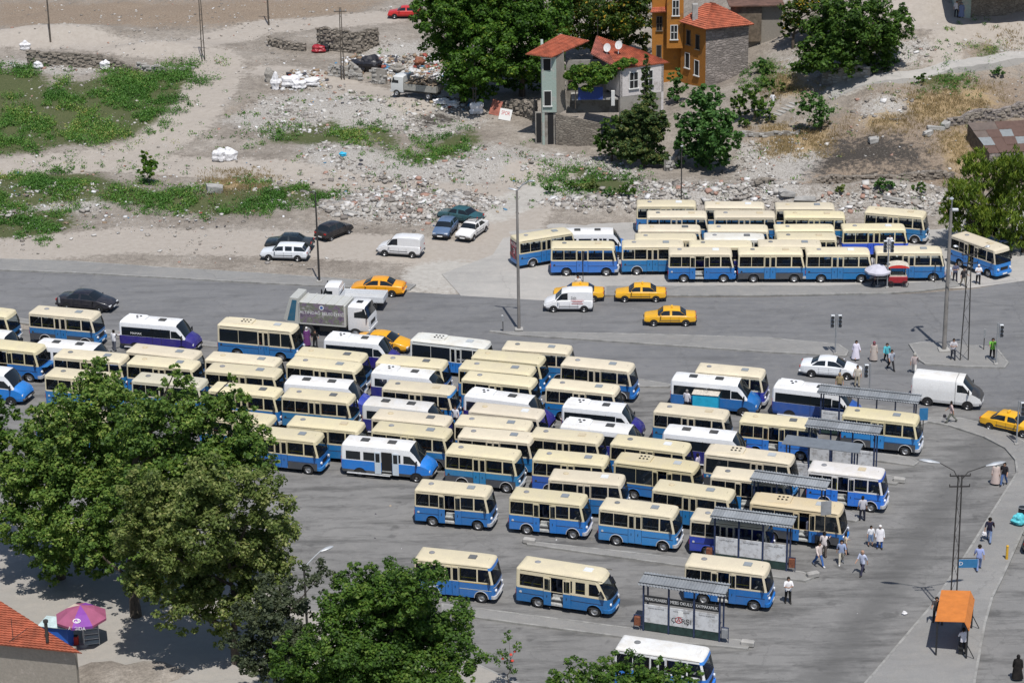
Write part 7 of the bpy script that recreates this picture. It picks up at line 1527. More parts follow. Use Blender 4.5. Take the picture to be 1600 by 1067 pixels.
# ------------------------------------------------------------------ trees, bushes, weeds, rubble
def leaf_mat(name, stops, trans=0.35, rough=0.55):
    m, nt, b = _new(name); a = N(nt, 'ShaderNodeAttribute'); a.attribute_name = 'tint'; r = ramp(nt, a.outputs['Fac'], stops)
    nt.links.new(r.outputs[0], b.inputs['Base Color']); b.inputs['Roughness'].default_value = rough; b.inputs['Specular IOR Level'].default_value = 0.25
    t = N(nt, 'ShaderNodeBsdfTranslucent'); c2 = mixc(nt, 1.0, r.outputs[0], (1.25, 1.35, 0.6), 'MULTIPLY'); nt.links.new(c2, t.inputs[0]); mx = N(nt, 'ShaderNodeMixShader'); mx.inputs[0].default_value = trans
    nt.links.new(b.outputs[0], mx.inputs[1]); nt.links.new(t.outputs[0], mx.inputs[2]); nt.links.new(mx.outputs[0], nt.nodes['Material Output'].inputs['Surface'])
leaf_mat('leaf_plane', [(0.0, (0.043, 0.092, 0.019)), (0.45, (0.107, 0.190, 0.034)), (0.8, (0.185, 0.266, 0.054)), (1.0, (0.298, 0.351, 0.091))])
leaf_mat('leaf_olive', [(0.0, (0.050, 0.077, 0.019)), (0.45, (0.109, 0.154, 0.038)), (0.8, (0.191, 0.234, 0.068)), (1.0, (0.304, 0.320, 0.120))])
leaf_mat('leaf_dark', [(0.0, (0.024, 0.053, 0.011)), (0.5, (0.055, 0.117, 0.018)), (0.85, (0.093, 0.177, 0.025)), (1.0, (0.146, 0.216, 0.040))])
leaf_mat('leaf_grey', [(0.0, (0.033, 0.048, 0.027)), (0.5, (0.063, 0.082, 0.043)), (1.0, (0.119, 0.140, 0.078))])
leaf_mat('leaf_rear', [(0.0, (0.029, 0.069, 0.011)), (0.5, (0.063, 0.144, 0.017)), (0.9, (0.115, 0.218, 0.028)), (1.0, (0.184, 0.241, 0.033))])
leaf_mat('leaf_flower', [(0.0, (0.025, 0.050, 0.010)), (0.6, (0.06, 0.11, 0.015)), (0.86, (0.10, 0.14, 0.02)), (0.9, (0.34, 0.22, 0.02)), (1.0, (0.42, 0.28, 0.03))])
leaf_mat('leaf_willow', [(0.0, (0.052, 0.095, 0.012)), (0.5, (0.122, 0.188, 0.022)), (1.0, (0.245, 0.297, 0.040))])
leaf_mat('leaf_fig', [(0.0, (0.034, 0.086, 0.023)), (0.5, (0.063, 0.149, 0.034)), (1.0, (0.115, 0.218, 0.057))])
leaf_mat('needle', [(0.0, (0.033, 0.064, 0.022)), (0.6, (0.073, 0.127, 0.036)), (1.0, (0.182, 0.182, 0.055))])
leaf_mat('weed', [(0.0, (0.043, 0.109, 0.020)), (0.5, (0.080, 0.196, 0.032)), (0.85, (0.145, 0.246, 0.051)), (1.0, (0.348, 0.348, 0.102))], 0.25)
leaf_mat('straw', [(0.0, (0.22, 0.16, 0.08)), (1.0, (0.42, 0.33, 0.18))], 0.2)
plain('bark', (0.075, 0.06, 0.045), 0.95, 0, 0.4, 5)
def quads_mesh(name, C, U, Vv, tint, mat):
    """leaf quads: centres C, half axes U and V"""
    n = len(C); P = np.empty((n, 4, 3)); P[:, 0] = C-U; P[:, 1] = C-Vv*0.8+U*0.1; P[:, 2] = C+U; P[:, 3] = C+Vv*0.8+U*0.1
    me = bpy.data.meshes.new(name); me.vertices.add(n*4); me.vertices.foreach_set('co', P.ravel()); me.loops.add(n*4); me.loops.foreach_set('vertex_index', np.arange(n*4, dtype=np.int32)); me.polygons.add(n); me.polygons.foreach_set('loop_start', np.arange(0, n*4, 4, dtype=np.int32)); me.polygons.foreach_set('loop_total', np.full(n, 4, dtype=np.int32))
    me.update(calc_edges=True); a = me.attributes.new('tint', 'FLOAT', 'POINT'); a.data.foreach_set('value', np.repeat(tint, 4).astype(np.float32)); me.materials.append(MATS[mat]); return me
def rnd_dirs(g, n): d = g.normal(size=(n, 3)); return d/np.linalg.norm(d, axis=1)[:, None]
def leaves(g, centres, radii, per, size, mat, name='crown', droop=0.0, flat=0.75, tl=0.5):
    """clumps of leaves: centres (m,3), radii (m,), leaves for each clump"""
    C = []; NN = []; TI = []
    for c, r, k in zip(centres, radii, per):
        d = rnd_dirs(g, k); rr = r*(0.35+0.65*g.random(k)**0.6); q = d*rr[:, None]*np.array([1, 1, flat]); C.append(c+q); NN.append(d); TI.append(np.clip(tl+0.22*(g.random()-0.5)*2*np.ones(k)+0.26*g.normal(size=k), 0, 1))
    C = np.concatenate(C); D = np.concatenate(NN); TI = np.concatenate(TI); n = len(C)
    nrm = D*0.7+np.array([0, 0, 0.75])+rnd_dirs(g, n)*0.75; nrm /= np.linalg.norm(nrm, axis=1)[:, None]
    t = np.cross(nrm, rnd_dirs(g, n)); t /= np.linalg.norm(t, axis=1)[:, None]+1e-9
    if droop: t = t*(1-droop)+np.array([0, 0, -1.0])*droop; t /= np.linalg.norm(t, axis=1)[:, None]; nrm = nrm-t*(nrm*t).sum(1)[:, None]; nrm /= np.linalg.norm(nrm, axis=1)[:, None]+1e-9
    b = np.cross(nrm, t); s = size*(0.6+0.8*g.random(n)); asp = 0.75 if not droop else 0.35
    return quads_mesh(name, C, t*s[:, None]*0.5*(1 if not droop else 1.5), b*s[:, None]*0.5*asp, TI, mat)
def tree(name, label, cat, base, lobes, mat, dens=1.0, size=0.30, seed=1, terrain=False, trunk=0.22, z0=0.06, droop=0.0, depth=0.75, clump=0.23, group=None, tl=0.5, limbs=True, gap=0.0):
    """lobes: rounded masses of the crown given by where they show in the photograph (x, y, radius in pixels); all stand round the trunk's own distance"""
    P = T(*base) if terrain else G(*base, z0); g = np.random.default_rng(seed); zc = (P-CPOS)@FWD; s = CAM_F/zc
    root = thing(name, label, cat, tuple(P), 0, group)
    cen = []; rad = []; per = []; lob = []
    mx = np.mean([l[0] for l in lobes])
    for k, (lx, ly, lr) in enumerate(lobes):
        d = ray(lx, ly); R = 0.94*lr/s
        dy = ((g.random()-0.5)*2-0.25)*depth*R*1.2
        t = (P[1]+dy)/d[1]; c = CPOS+d*t; lob.append((c, R))
        m = max(4, int(28*dens*min(4.5, (R/0.9)**1.15)))
        for _ in range(m):
            v_ = rnd_dirs(g, 1)[0]; 
            q = c+v_*R*(0.12+1.0*g.random()**0.65)*np.array([1, depth+0.2, 0.9]); r = R*clump*(0.45+0.9*g.random()**1.5)
            if q[2]-r*0.6 < P[2]+0.3: continue
            cen.append(q-P); rad.append(r); per.append(int(max(16, 74*dens*(r/0.55)**2*(0.30/size)**1.8)))
    obj('crown', leaves(g, cen, rad, per, size, mat, 'crown', droop, tl=tl), root)
    top = max(c[2]-P[2] for c, R in lob); cx = np.array([0.0, 0.0])
    zt = 0.56*top; mb = MB(); wob = [(0, 0, -0.3)]+[(0.12*math.sin(k*1.7+seed), 0.12*math.cos(k*2.1+seed), zt*k/5) for k in range(1, 6)]; mb.tube(wob, [trunk*1.35]+[trunk*(1.05-0.15*k) for k in range(1, 6)], 8); obj('trunk', mb.mesh('trunk', 'bark', True), root)
    if limbs:
        for k, (c, R) in enumerate(lob):
            q = c-P; z1 = min(max(q[2]-max(np.hypot(q[0], q[1])*0.8, R*0.9), 0.25*zt), zt); a = np.array([0.1*math.sin(z1), 0.1*math.cos(z1), z1]); mid = (a+q)/2+np.array([0, 0, -0.15*R])
            mb = MB(); mb.tube([a, mid, q], [trunk*0.42, trunk*0.28, trunk*0.10], 5); obj('limb', mb.mesh('limb', 'bark', True), root)
    return root
TGp = 'plane trees on the plaza'
tree('plane_tree', 'leafy plane tree at the far left, tallest pointed crown', 'tree', (95, 903), [(152, 592, 34), (130, 640, 55), (70, 700, 62), (190, 660, 55), (120, 740, 85), (40, 770, 48), (200, 750, 60), (95, 825, 70), (28, 815, 40), (170, 820, 50), (152, 568, 14), (150, 582, 20), (75, 655, 30), (25, 740, 40), (165, 610, 36), (85, 870, 42), (150, 865, 40), (40, 855, 30), (110, 690, 50), (60, 650, 26)], 'leaf_plane', 1.0, 0.23, 1, trunk=0.26, group=TGp)
tree('plane_tree', 'second plane tree, its crown joined to the tallest one', 'tree', (213, 962), [(274, 578, 13), (276, 596, 22), (362, 592, 9), (358, 622, 24), (385, 660, 30), (395, 690, 34), (410, 730, 26), (285, 645, 52), (350, 635, 40), (320, 710, 70), (250, 730, 60), (375, 705, 50), (255, 800, 70), (180, 855, 50), (225, 880, 50), (140, 850, 36), (215, 690, 55), (205, 790, 60), (240, 640, 40), (300, 770, 50)], 'leaf_plane', 1.0, 0.23, 2, trunk=0.30, group=TGp, tl=0.42)
tree('plane_tree', 'olive-tinted plane tree nearest the empty yard', 'tree', (370, 1035), [(330, 760, 60), (400, 780, 52), (300, 820, 75), (395, 850, 68), (245, 850, 62), (330, 910, 70), (432, 835, 36), (285, 945, 48), (370, 945, 48), (230, 770, 48), (345, 985, 24), (440, 880, 30), (410, 910, 40), (230, 900, 45), (210, 830, 45)], 'leaf_olive', 1.0, 0.22, 3, trunk=0.24, group=TGp, tl=0.55)
tree('plane_tree', 'dark tree cut by the left edge beside the blue van', 'tree', (-40, 880), [(-14, 655, 40), (-8, 715, 38), (-20, 690, 50), (-2, 625, 16)], 'leaf_dark', 1.0, 0.28, 4, trunk=0.2)
tree('broadleaf_tree', 'grey-green tree between the plane trees and the dark green one', 'tree', (430, 1100), [(440, 930, 42), (495, 905, 32), (400, 955, 42), (460, 985, 55), (385, 1005, 36), (430, 1040, 50)], 'leaf_grey', 1.0, 0.20, 5, trunk=0.16)
tree('broadleaf_tree', 'dense dark green tree at the bottom centre', 'tree', (600, 1160), [(600, 935, 66), (655, 915, 42), (540, 945, 50), (690, 975, 55), (620, 1005, 85), (540, 1015, 68), (475, 1025, 55), (718, 1030, 42), (680, 893, 22), (560, 890, 22), (610, 1075, 90), (500, 1080, 60), (700, 1085, 55)], 'leaf_dark', 1.1, 0.20, 6, trunk=0.22, tl=0.6)
tree('broadleaf_tree', 'small-leaved tree at the bottom edge in front of the white-roofed midibus', 'tree', (985, 1200), [(962, 1045, 36), (905, 1058, 36), (1030, 1050, 36), (1000, 1088, 55), (930, 1100, 55), (1072, 1065, 30), (868, 1072, 30), (1050, 1100, 45)], 'leaf_dark', 1.1, 0.20, 7, trunk=0.15, tl=0.62)
sp = tree('sapling', 'thin sapling with a few red blossoms at the bottom edge', 'sapling', (796, 1074), [(795, 996, 12), (784, 1022, 17), (806, 1012, 12), (800, 1038, 13)], 'leaf_dark', 0.5, 0.16, 8, trunk=0.035, clump=0.5, limbs=True)
plain('blossom', (0.55, 0.05, 0.03), 0.6)
for k, (dx, dz) in enumerate(((0.12, 2.3), (-0.35, 2.05), (0.35, 2.5), (0.2, 1.9))):
    mb = MB(); mb.dome((0, 0, 0), 0.10, 0.10, 8, 3); obj('blossom', mb.mesh('blossom', 'blossom'), sp, (dx, -0.25, dz))
RG = 'trees on the waste ground'
tree('broadleaf_tree', 'leftmost of the big dark trees behind the loaded truck', 'tree', (722, 160), [(690, 20, 42), (740, 35, 55), (700, 70, 40), (755, 90, 55), (722, 112, 40), (685, -15, 45), (760, -10, 60), (742, 140, 32), (668, 40, 26)], 'leaf_rear', 0.9, 0.34, 11, True, 0.3, group=RG)
tree('broadleaf_tree', 'big dark tree just left of the red-roofed house', 'tree', (815, 150), [(800, 40, 50), (840, 20, 52), (820, 88, 46), (850, 112, 34), (800, 138, 34), (785, -15, 50), (862, 62, 30), (780, 100, 30)], 'leaf_rear', 0.9, 0.34, 12, True, 0.3, group=RG, tl=0.4)
tree('broadleaf_tree', 'yellow-flowering tree behind the red-roofed house', 'tree', (930, 95), [(895, 5, 46), (950, 20, 48), (988, 40, 36), (930, 50, 40), (992, 0, 38), (868, 38, 36), (1000, 66, 18), (960, 62, 24)], 'leaf_flower', 0.9, 0.34, 13, True, 0.26, group=RG)
tree('broadleaf_tree', 'dark spreading tree on the hillside at the upper right', 'tree', (1325, 120), [(1300, 50, 46), (1350, 40, 46), (1392, 48, 32), (1270, 85, 36), (1320, 85, 40), (1378, 80, 34), (1252, 103, 18), (1310, 15, 32), (1402, 22, 20), (1360, 10, 22)], 'leaf_dark', 0.95, 0.36, 14, True, 0.28, group=RG)
tree('broadleaf_tree', 'yellow-tipped tree left of the dark hillside tree', 'tree', (1240, 75), [(1240, 20, 26), (1268, 5, 28), (1230, 44, 16), (1300, -8, 24), (1255, 38, 18)], 'leaf_flower', 0.8, 0.36, 15, True, 0.18, group=RG)
tree('fig_tree', 'rounded bright fig tree below the orange house', 'tree', (1108, 262), [(1100, 170, 34), (1120, 208, 36), (1092, 228, 28), (1110, 150, 20), (1134, 185, 18), (1074, 195, 24), (1118, 240, 24), (1066, 225, 18), (1095, 250, 20)], 'leaf_fig', 1.0, 0.40, 16, True, 0.16, group=RG)
tree('conifer', 'dark ragged conifer with a thin spire in front of the house', 'conifer', (1005, 262), [(1010, 88, 4), (1010, 98, 6), (1010, 110, 7), (1010, 122, 8), (1011, 138, 11), (1013, 156, 16), (1006, 178, 22), (990, 200, 28), (1020, 205, 26), (968, 215, 18), (1000, 232, 28), (980, 238, 20), (990, 180, 18), (1022, 248, 22), (1028, 185, 14)], 'needle', 1.9, 0.26, 17, True, 0.16, depth=0.5, group=RG)
tree('broadleaf_tree', 'dark leafy tree at the foot of the white house wall', 'tree', (955, 252), [(955, 188, 16), (945, 212, 18), (968, 222, 22), (980, 196, 14), (950, 235, 16), (935, 222, 12)], 'leaf_dark', 1.1, 0.26, 24, True, 0.12, group=RG, tl=0.4)
tree('bush', 'round green bush on the dry slope beside the steps', 'bush', (1283, 203), [(1270, 160, 20), (1288, 172, 17), (1256, 170, 15), (1275, 184, 15), (1262, 150, 10)], 'leaf_fig', 0.9, 0.30, 18, True, 0.09, group=RG, tl=0.75)
tree('bush', 'leafy shrubs at the corner of the grey brick house', 'bush', (1178, 186), [(1170, 150, 22), (1190, 168, 20), (1152, 160, 14), (1196, 130, 14), (1200, 108, 13), (1160, 175, 14)], 'leaf_dark', 0.9, 0.32, 19, True, 0.1, group=RG, tl=0.6)
tree('bush', 'green bush between the white and the orange house walls', 'bush', (1058, 160), [(1055, 120, 14), (1062, 138, 14), (1050, 148, 11)], 'leaf_fig', 0.9, 0.32, 20, True, 0.08, group=RG)
tree('willow_tree', 'yellow-green drooping tree beside the departing midibus', 'tree', (1532, 388), [(1540, 262, 34), (1512, 300, 30), (1560, 300, 40), (1500, 330, 24), (1540, 338, 34), (1575, 262, 28), (1486, 318, 20), (1560, 350, 26), (1478, 340, 14), (1520, 255, 24), (1500, 300, 26), (1525, 360, 20), (1495, 350, 18)], 'leaf_willow', 1.0, 0.34, 21, True, 0.22, droop=0.55, group=RG)
tree('willow_tree', 'yellow-green drooping tree cut by the right edge', 'tree', (1600, 395), [(1592, 322, 36), (1606, 362, 30), (1575, 370, 22), (1615, 280, 40), (1590, 252, 24)], 'leaf_willow', 1.0, 0.34, 22, True, 0.2, droop=0.55, group=RG, tl=0.4)
tree('sapling', 'young spiky green tree at the crossing of the tracks', 'sapling', (231, 286), [(230, 250, 10), (230, 266, 13), (226, 241, 6), (238, 258, 8)], 'leaf_rear', 1.0, 0.36, 23, True, 0.06, group=RG)
for k, (x, y, r, lab) in enumerate([(1382, 300, 15, 'green bush above the rubble behind the far lot'), (1436, 302, 10, 'dark spiky bush on the rubble at the right of the far lot'), (1312, 304, 10, 'small olive bush on the rubble heap behind the buses'), (860, 302, 10, 'leftmost small bush on the rubble left of the far lot'), (895, 296, 8, 'second small bush on the rubble left of the far lot'), (920, 300, 14, 'tall yellowish bush on the rubble left of the far lot'), (952, 308, 10, 'low bush on the rubble beside the far lot buses'), (982, 308, 14, 'bushy green clump on the rubble nearest the far lot buses'), (1220, 145, 9, 'bush beside the hillside steps'), (1192, 112, 13, 'green bush against the pale outbuilding wall'), (1165, 200, 10, 'low bush below the grey stone house'), (1205, 192, 9, 'bush at the foot of the lower steps'), (1560, 120, 9, 'bush above the pale hillside path'), (1440, 128, 8, 'low bush beside the pale hillside path'), (880, 216, 9, 'bush at the foot of the ruined turquoise wall'), (1060, 262, 10, 'bush at the foot of the fig tree')]):
    tree('bush', lab, 'bush', (x, y), [(x, y-r*0.9, r), (x+r*0.6, y-r*0.5, r*0.7), (x-r*0.7, y-r*0.6, r*0.7)], ('leaf_fig', 'leaf_dark', 'leaf_olive')[k % 3], 0.8, 0.28, 40+k, True, 0.04, limbs=False, group='bushes on the waste ground', tl=0.55)

# weeds, straw
def sample_polys(polys, n, g, spread=0.0):
    out = []; W = [world_poly(p) for p in polys]; A = np.array([abs(0.5*np.sum(w[:, 0]*np.roll(w[:, 1], -1)-np.roll(w[:, 0], -1)*w[:, 1])) for w in W]); 
    for w, k in zip(W, (n*A/A.sum()).astype(int)):
        lo, hi = w.min(0)-spread, w.max(0)+spread; c = lo+(hi-lo)*g.random((int(k*3.2)+30, 2)); jit = c+g.normal(size=c.shape)*spread; c = c[in_poly(jit, w)][:k]; out.append(c)
    return np.concatenate(out)
def tufts(name, polys, n, mat, hgt, seed, spread=0.6, clump=True, label=None, cat=None, k=16, size=0.26, upright=0.3, thr=0.36):
    """low mounds of small leaves or blades"""
    g = np.random.default_rng(seed); p = sample_polys(polys, n, g, spread)
    if clump: m = fbm(p[:, 0]*0.45+seed, p[:, 1]*0.45, 3); p = p[m > thr+0.12*g.random(len(p))]
    z = height(p[:, 0], p[:, 1]); m = len(p)*k; big = np.repeat(0.5+g.random(len(p))+0.5*(fbm(p[:, 0]*0.3, p[:, 1]*0.3+seed, 2) > 0.45), k); d = rnd_dirs(g, m); d[:, 2] = np.abs(d[:, 2]); rr = g.random(m)**0.5
    C = np.repeat(np.stack([p[:, 0], p[:, 1], z], 1), k, 0)+d*(rr*big)[:, None]*np.array([0.42, 0.42, hgt]); nrm = d*0.5+np.array([0, 0, 1.0-upright])+rnd_dirs(g, m)*0.6; nrm /= np.linalg.norm(nrm, axis=1)[:, None]
    t = np.cross(nrm, rnd_dirs(g, m)); t = t*(1-upright)+np.array([0, 0, upright*1.5]); t /= np.linalg.norm(t, axis=1)[:, None]; b = np.cross(nrm, t); b /= np.linalg.norm(b, axis=1)[:, None]+1e-9
    sz = size*(0.6+0.8*g.random(m)); tn = np.clip(np.repeat(fbm(p[:, 0]*0.2, p[:, 1]*0.2, 3)*1.2-0.05+0.12*g.normal(size=len(p)), k)+0.16*g.normal(size=m), 0, 1)
    o = stuff(obj(name, quads_mesh(name, C, t*sz[:, None]*0.5, b*sz[:, None]*(0.32 if upright < 0.5 else 0.12), tn, mat)))
    o['label'] = label; o['category'] = cat; return o
tufts('tall_weeds', GREEN[:1], 6000, 'weed', 0.75, 36, 1.2, thr=0.385, k=24, size=0.18, label='tall dense weeds below the long stone wall', cat='weeds')
tufts('weeds', GREEN[1:], 7500, 'weed', 0.55, 31, 1.6, thr=0.43, k=26, size=0.17, label='dense green weeds growing over the waste ground', cat='weeds')
tufts('sparse_weeds', RUBBLE+[[(-30, 230), (300, 150), (400, 160), (420, 230), (200, 300), (-30, 260)], [(1190, 110), (1560, 60), (1560, 150), (1300, 220), (1180, 200)], [(1480, 190), (1560, 180), (1560, 240)]], 1500, 'weed', 0.30, 32, 1.5, thr=0.40, k=12, size=0.2, label='scattered tufts of weeds among the rubble', cat='weeds')
tufts('straw', [[(1400, 150), (1550, 132), (1565, 168), (1480, 195), (1420, 190)], [(1185, 195), (1310, 200), (1310, 240), (1190, 248)], [(1330, 180), (1410, 172), (1425, 205), (1340, 208)], [(330, 272), (410, 270), (430, 300), (330, 302)], [(1190, 115), (1265, 112), (1265, 155), (1200, 155)], [(1465, 205), (1530, 198), (1530, 262), (1480, 285)], [(1540, 55), (1600, 50), (1600, 80)]], 4500, 'straw', 0.28, 33, 1.2, k=10, size=0.24, upright=0.7, thr=0.3, label='dry straw-coloured grass on the hillside', cat='grass')
# rubble
def rubble(name, polys, n, smin, smax, seed, mats, spread=1.2, label=None, flat=0.55, pw=3.2, patch=0.36):
    g = np.random.default_rng(seed); p = sample_polys(polys, n, g, spread); p = p[fbm(p[:, 0]*0.33+seed, p[:, 1]*0.33, 3) > patch+0.14*g.random(len(p))]; n = len(p); z = np.maximum(height(p[:, 0], p[:, 1]), -0.02)
    unit = np.array([(x, y, q) for q in (-1, 1) for y in (-1, 1) for x in (-1, 1)], float); fc = np.array([(0, 2, 3, 1), (4, 5, 7, 6), (0, 1, 5, 4), (2, 6, 7, 3), (0, 4, 6, 2), (1, 3, 7, 5)])
    s = smin*(smax/smin)**(g.random(n)**pw); Vt = unit[None]*(0.75+0.5*g.random((n, 8, 3)))*(s[:, None]*np.array([1, 1, 1])*(0.5+g.random((n, 3))*0.7)*np.array([1, 1, flat]))[:, None, :]*0.5
    a = g.random(n)*6.28; b = (g.random(n)-0.5)*1.1; ca, sa, cb, sb = np.cos(a), np.sin(a), np.cos(b), np.sin(b)
    x, y, q = Vt[..., 0], Vt[..., 1], Vt[..., 2]; x2 = x*cb[:, None]+q*sb[:, None]; q2 = -x*sb[:, None]+q*cb[:, None]; X = x2*ca[:, None]-y*sa[:, None]; Y = x2*sa[:, None]+y*ca[:, None]
    W = np.stack([X+p[:, 0:1], Y+p[:, 1:2], q2+z[:, None]+s[:, None]*0.12], -1).reshape(-1, 3); Fq = (fc[None]+8*np.arange(n)[:, None, None]).reshape(-1, 4)
    me = bpy.data.meshes.new(name); me.vertices.add(len(W)); me.vertices.foreach_set('co', W.ravel()); me.loops.add(Fq.size); me.loops.foreach_set('vertex_index', Fq.ravel().astype(np.int32)); me.polygons.add(len(Fq)); me.polygons.foreach_set('loop_start', np.arange(0, Fq.size, 4, dtype=np.int32)); me.polygons.foreach_set('loop_total', np.full(len(Fq), 4, dtype=np.int32))
    me.update(calc_edges=True)
    at_ = me.attributes.new('tint', 'FLOAT', 'POINT'); at_.data.foreach_set('value', np.repeat(g.random(n), 8).astype(np.float32)); me.materials.append(MATS[mats]); o = stuff(obj(name, me)); o['label'] = label; o['category'] = 'rubble'; return o
def stone_mat(name, stops):
    m, nt, b = _new(name); a = N(nt, 'ShaderNodeAttribute'); a.attribute_name = 'tint'; r = ramp(nt, a.outputs['Fac'], stops); r.color_ramp.interpolation = 'CONSTANT' if len(stops) > 5 else 'LINEAR'; nt.links.new(r.outputs[0], b.inputs['Base Color']); b.inputs['Roughness'].default_value = 0.9
stone_mat('rubble_mix', [(0.0, (0.20, 0.18, 0.16)), (0.22, (0.32, 0.295, 0.265)), (0.45, (0.42, 0.40, 0.37)), (0.70, (0.53, 0.51, 0.48)), (0.84, (0.36, 0.22, 0.17)), (0.90, (0.28, 0.26, 0.24)), (0.95, (0.66, 0.65, 0.64))])
stone_mat('litter_mix', [(0.0, (0.55, 0.55, 0.55)), (0.38, (0.66, 0.66, 0.66)), (0.52, (0.05, 0.05, 0.06)), (0.64, (0.26, 0.19, 0.13)), (0.82, (0.42, 0.33, 0.22)), (0.92, (0.30, 0.07, 0.05)), (0.96, (0.08, 0.22, 0.36))])
rubble('rubble', RUBBLE, 20000, 0.06, 0.50, 51, 'rubble_mix', 1.0, 'broken masonry strewn over the waste ground')
rubble('rubble_heap', [[(850, 318), (980, 292), (1120, 288), (1260, 296), (1400, 303), (1485, 300), (1485, 335), (1300, 328), (1100, 322), (990, 318), (900, 324)], [(500, 318), (560, 298), (720, 302), (780, 314), (745, 343), (690, 350), (600, 343), (520, 335)]], 14000, 0.09, 0.66, 52, 'rubble_mix', 0.6, 'long grey heap of broken concrete and brick', patch=0.22)
rubble('gravel', [[(-40, -5), (640, -5), (640, 200), (900, 260), (800, 310), (500, 420), (-40, 400)], [(1150, 80), (1600, 60), (1600, 300), (1150, 290)]], 11000, 0.06, 0.34, 53, 'rubble_mix', 1.0, 'loose stones scattered over the dirt')
rubble('litter', [[(0, 95), (180, 100), (160, 115), (0, 108)], [(430, 150), (500, 145), (700, 180), (760, 190), (640, 200), (450, 175)], [(600, 105), (700, 100), (690, 125), (610, 120)], [(440, 85), (520, 78), (520, 95), (450, 98)], [(-20, 270), (800, 240), (800, 330), (-20, 370)], [(640, 150), (720, 155), (720, 170), (640, 165)]], 2200, 0.07, 0.40, 54, 'litter_mix', 1.0, 'scraps of plastic and paper litter on the ground', 0.4)
rubble('refuse_heap', [[(590, 100), (640, 88), (705, 96), (712, 122), (650, 128), (600, 122)], [(440, 118), (500, 112), (505, 138), (445, 142)], [(535, 92), (610, 88), (612, 112), (545, 112)], [(680, 152), (730, 156), (725, 172), (680, 168)]], 1500, 0.10, 0.65, 56, 'litter_mix', 0.6, 'heaps of mixed refuse around the loaded truck', 0.5, 2.2, -1)
rubble('yard_litter', [[(450, 760), (800, 800), (1350, 900), (1250, 1060), (700, 1000), (480, 860)], [(300, 540), (1300, 640), (1400, 800), (1000, 900), (500, 700)], [(600, 470), (1500, 470), (1500, 520), (800, 520)]], 260, 0.05, 0.22, 55, 'litter_mix', 0.5, 'specks of litter on the asphalt', 0.25, patch=-1)
# broken slabs one can pick out
for k, (x, y, sx, sy, sz, rz, lab) in enumerate([(1228, 304, 1.6, 1.1, 0.35, 20, 'flat broken slab on the crest of the heap behind the buses'), (1258, 312, 1.9, 1.2, 0.3, -15, 'tilted broken slab just right of the crest slab'), (1462, 202, 1.8, 0.5, 0.3, 5, 'long white stone beam on the slope beside the tin shed'), (1450, 210, 1.0, 0.6, 0.4, 30, 'white stone block under the long beam'), (1478, 198, 0.8, 0.7, 0.5, 50, 'pale boulder at the right end of the stone beam'), (1395, 312, 1.8, 0.8, 0.3, -20, 'concrete slab leaning on the rubble at the right'), (335, 300, 1.5, 1.0, 0.7, 10, 'pale concrete lump on the left rubble'), (555, 335, 2.2, 0.4, 0.2, -12, 'long concrete beam on the near rubble heap'), (1365, 222, 0.9, 0.7, 0.5, 0, 'white boulder in the burnt patch'), (665, 75, 0.9, 0.7, 0.3, 60, 'pale slab standing near the trees')]):
    P = T(x, y); o = tag(obj('broken_slab', None), lab, 'slab', 'broken concrete slabs'); o.location = tuple(P); o.rotation_euler = (random.uniform(-0.2, 0.2), random.uniform(-0.2, 0.2), math.radians(rz)); g = np.random.default_rng(k); mb = MB(); mb.bbox(-sx/2, sx/2, -sy/2, sy/2, -0.1, sz, 0.08); mb.v = [tuple(np.array(q)+g.normal(size=3)*0.05) for q in mb.v]; obj('slab', mb.mesh('slab', 'concrete'), o)
# ------------------------------------------------------------------ houses, ruins and scraps on the waste ground
def AD(px, py, Y): d = ray(px, py); return CPOS+d*(Y/d[1])
def stone_tex(name, c0, c1, scale, mortar, bstr=0.8, sq=(1, 1, 2.2)):
    m, nt, b = _new(name); g_ = N(nt, 'ShaderNodeNewGeometry'); mp = N(nt, 'ShaderNodeMapping'); mp.inputs['Scale'].default_value = sq; nt.links.new(g_.outputs['Position'], mp.inputs['Vector'])
    v_ = N(nt, 'ShaderNodeTexVoronoi'); v_.inputs['Scale'].default_value = scale; nt.links.new(mp.outputs[0], v_.inputs['Vector']); v2 = N(nt, 'ShaderNodeTexVoronoi'); v2.feature = 'DISTANCE_TO_EDGE'; v2.inputs['Scale'].default_value = scale; nt.links.new(mp.outputs[0], v2.inputs['Vector'])
    n1 = noise(nt, 0.8, 4); c = mixc(nt, v_.outputs['Color'], c0, c1); r = ramp(nt, n1.outputs['Fac'], [(0.3, (0.75,)*3), (0.7, (1.15,)*3)]); c = mixc(nt, 1, c, r.outputs[0], 'MULTIPLY'); e_ = ramp(nt, v2.outputs['Distance'], [(0.0, (1, 1, 1)), (0.10, (0, 0, 0))]); c = mixc(nt, e_.outputs[0], c, mortar)
    nt.links.new(c, b.inputs['Base Color']); b.inputs['Roughness'].default_value = 0.95; bump(nt, b, v2.outputs['Distance'], bstr, 0.08)
stone_tex('drystone', (0.16, 0.135, 0.11), (0.27, 0.24, 0.20), 2.4, (0.08, 0.07, 0.06)); stone_tex('greystone', (0.17, 0.15, 0.135), (0.34, 0.30, 0.275), 1.9, (0.12, 0.105, 0.095), 0.9, (1, 1, 2.6))
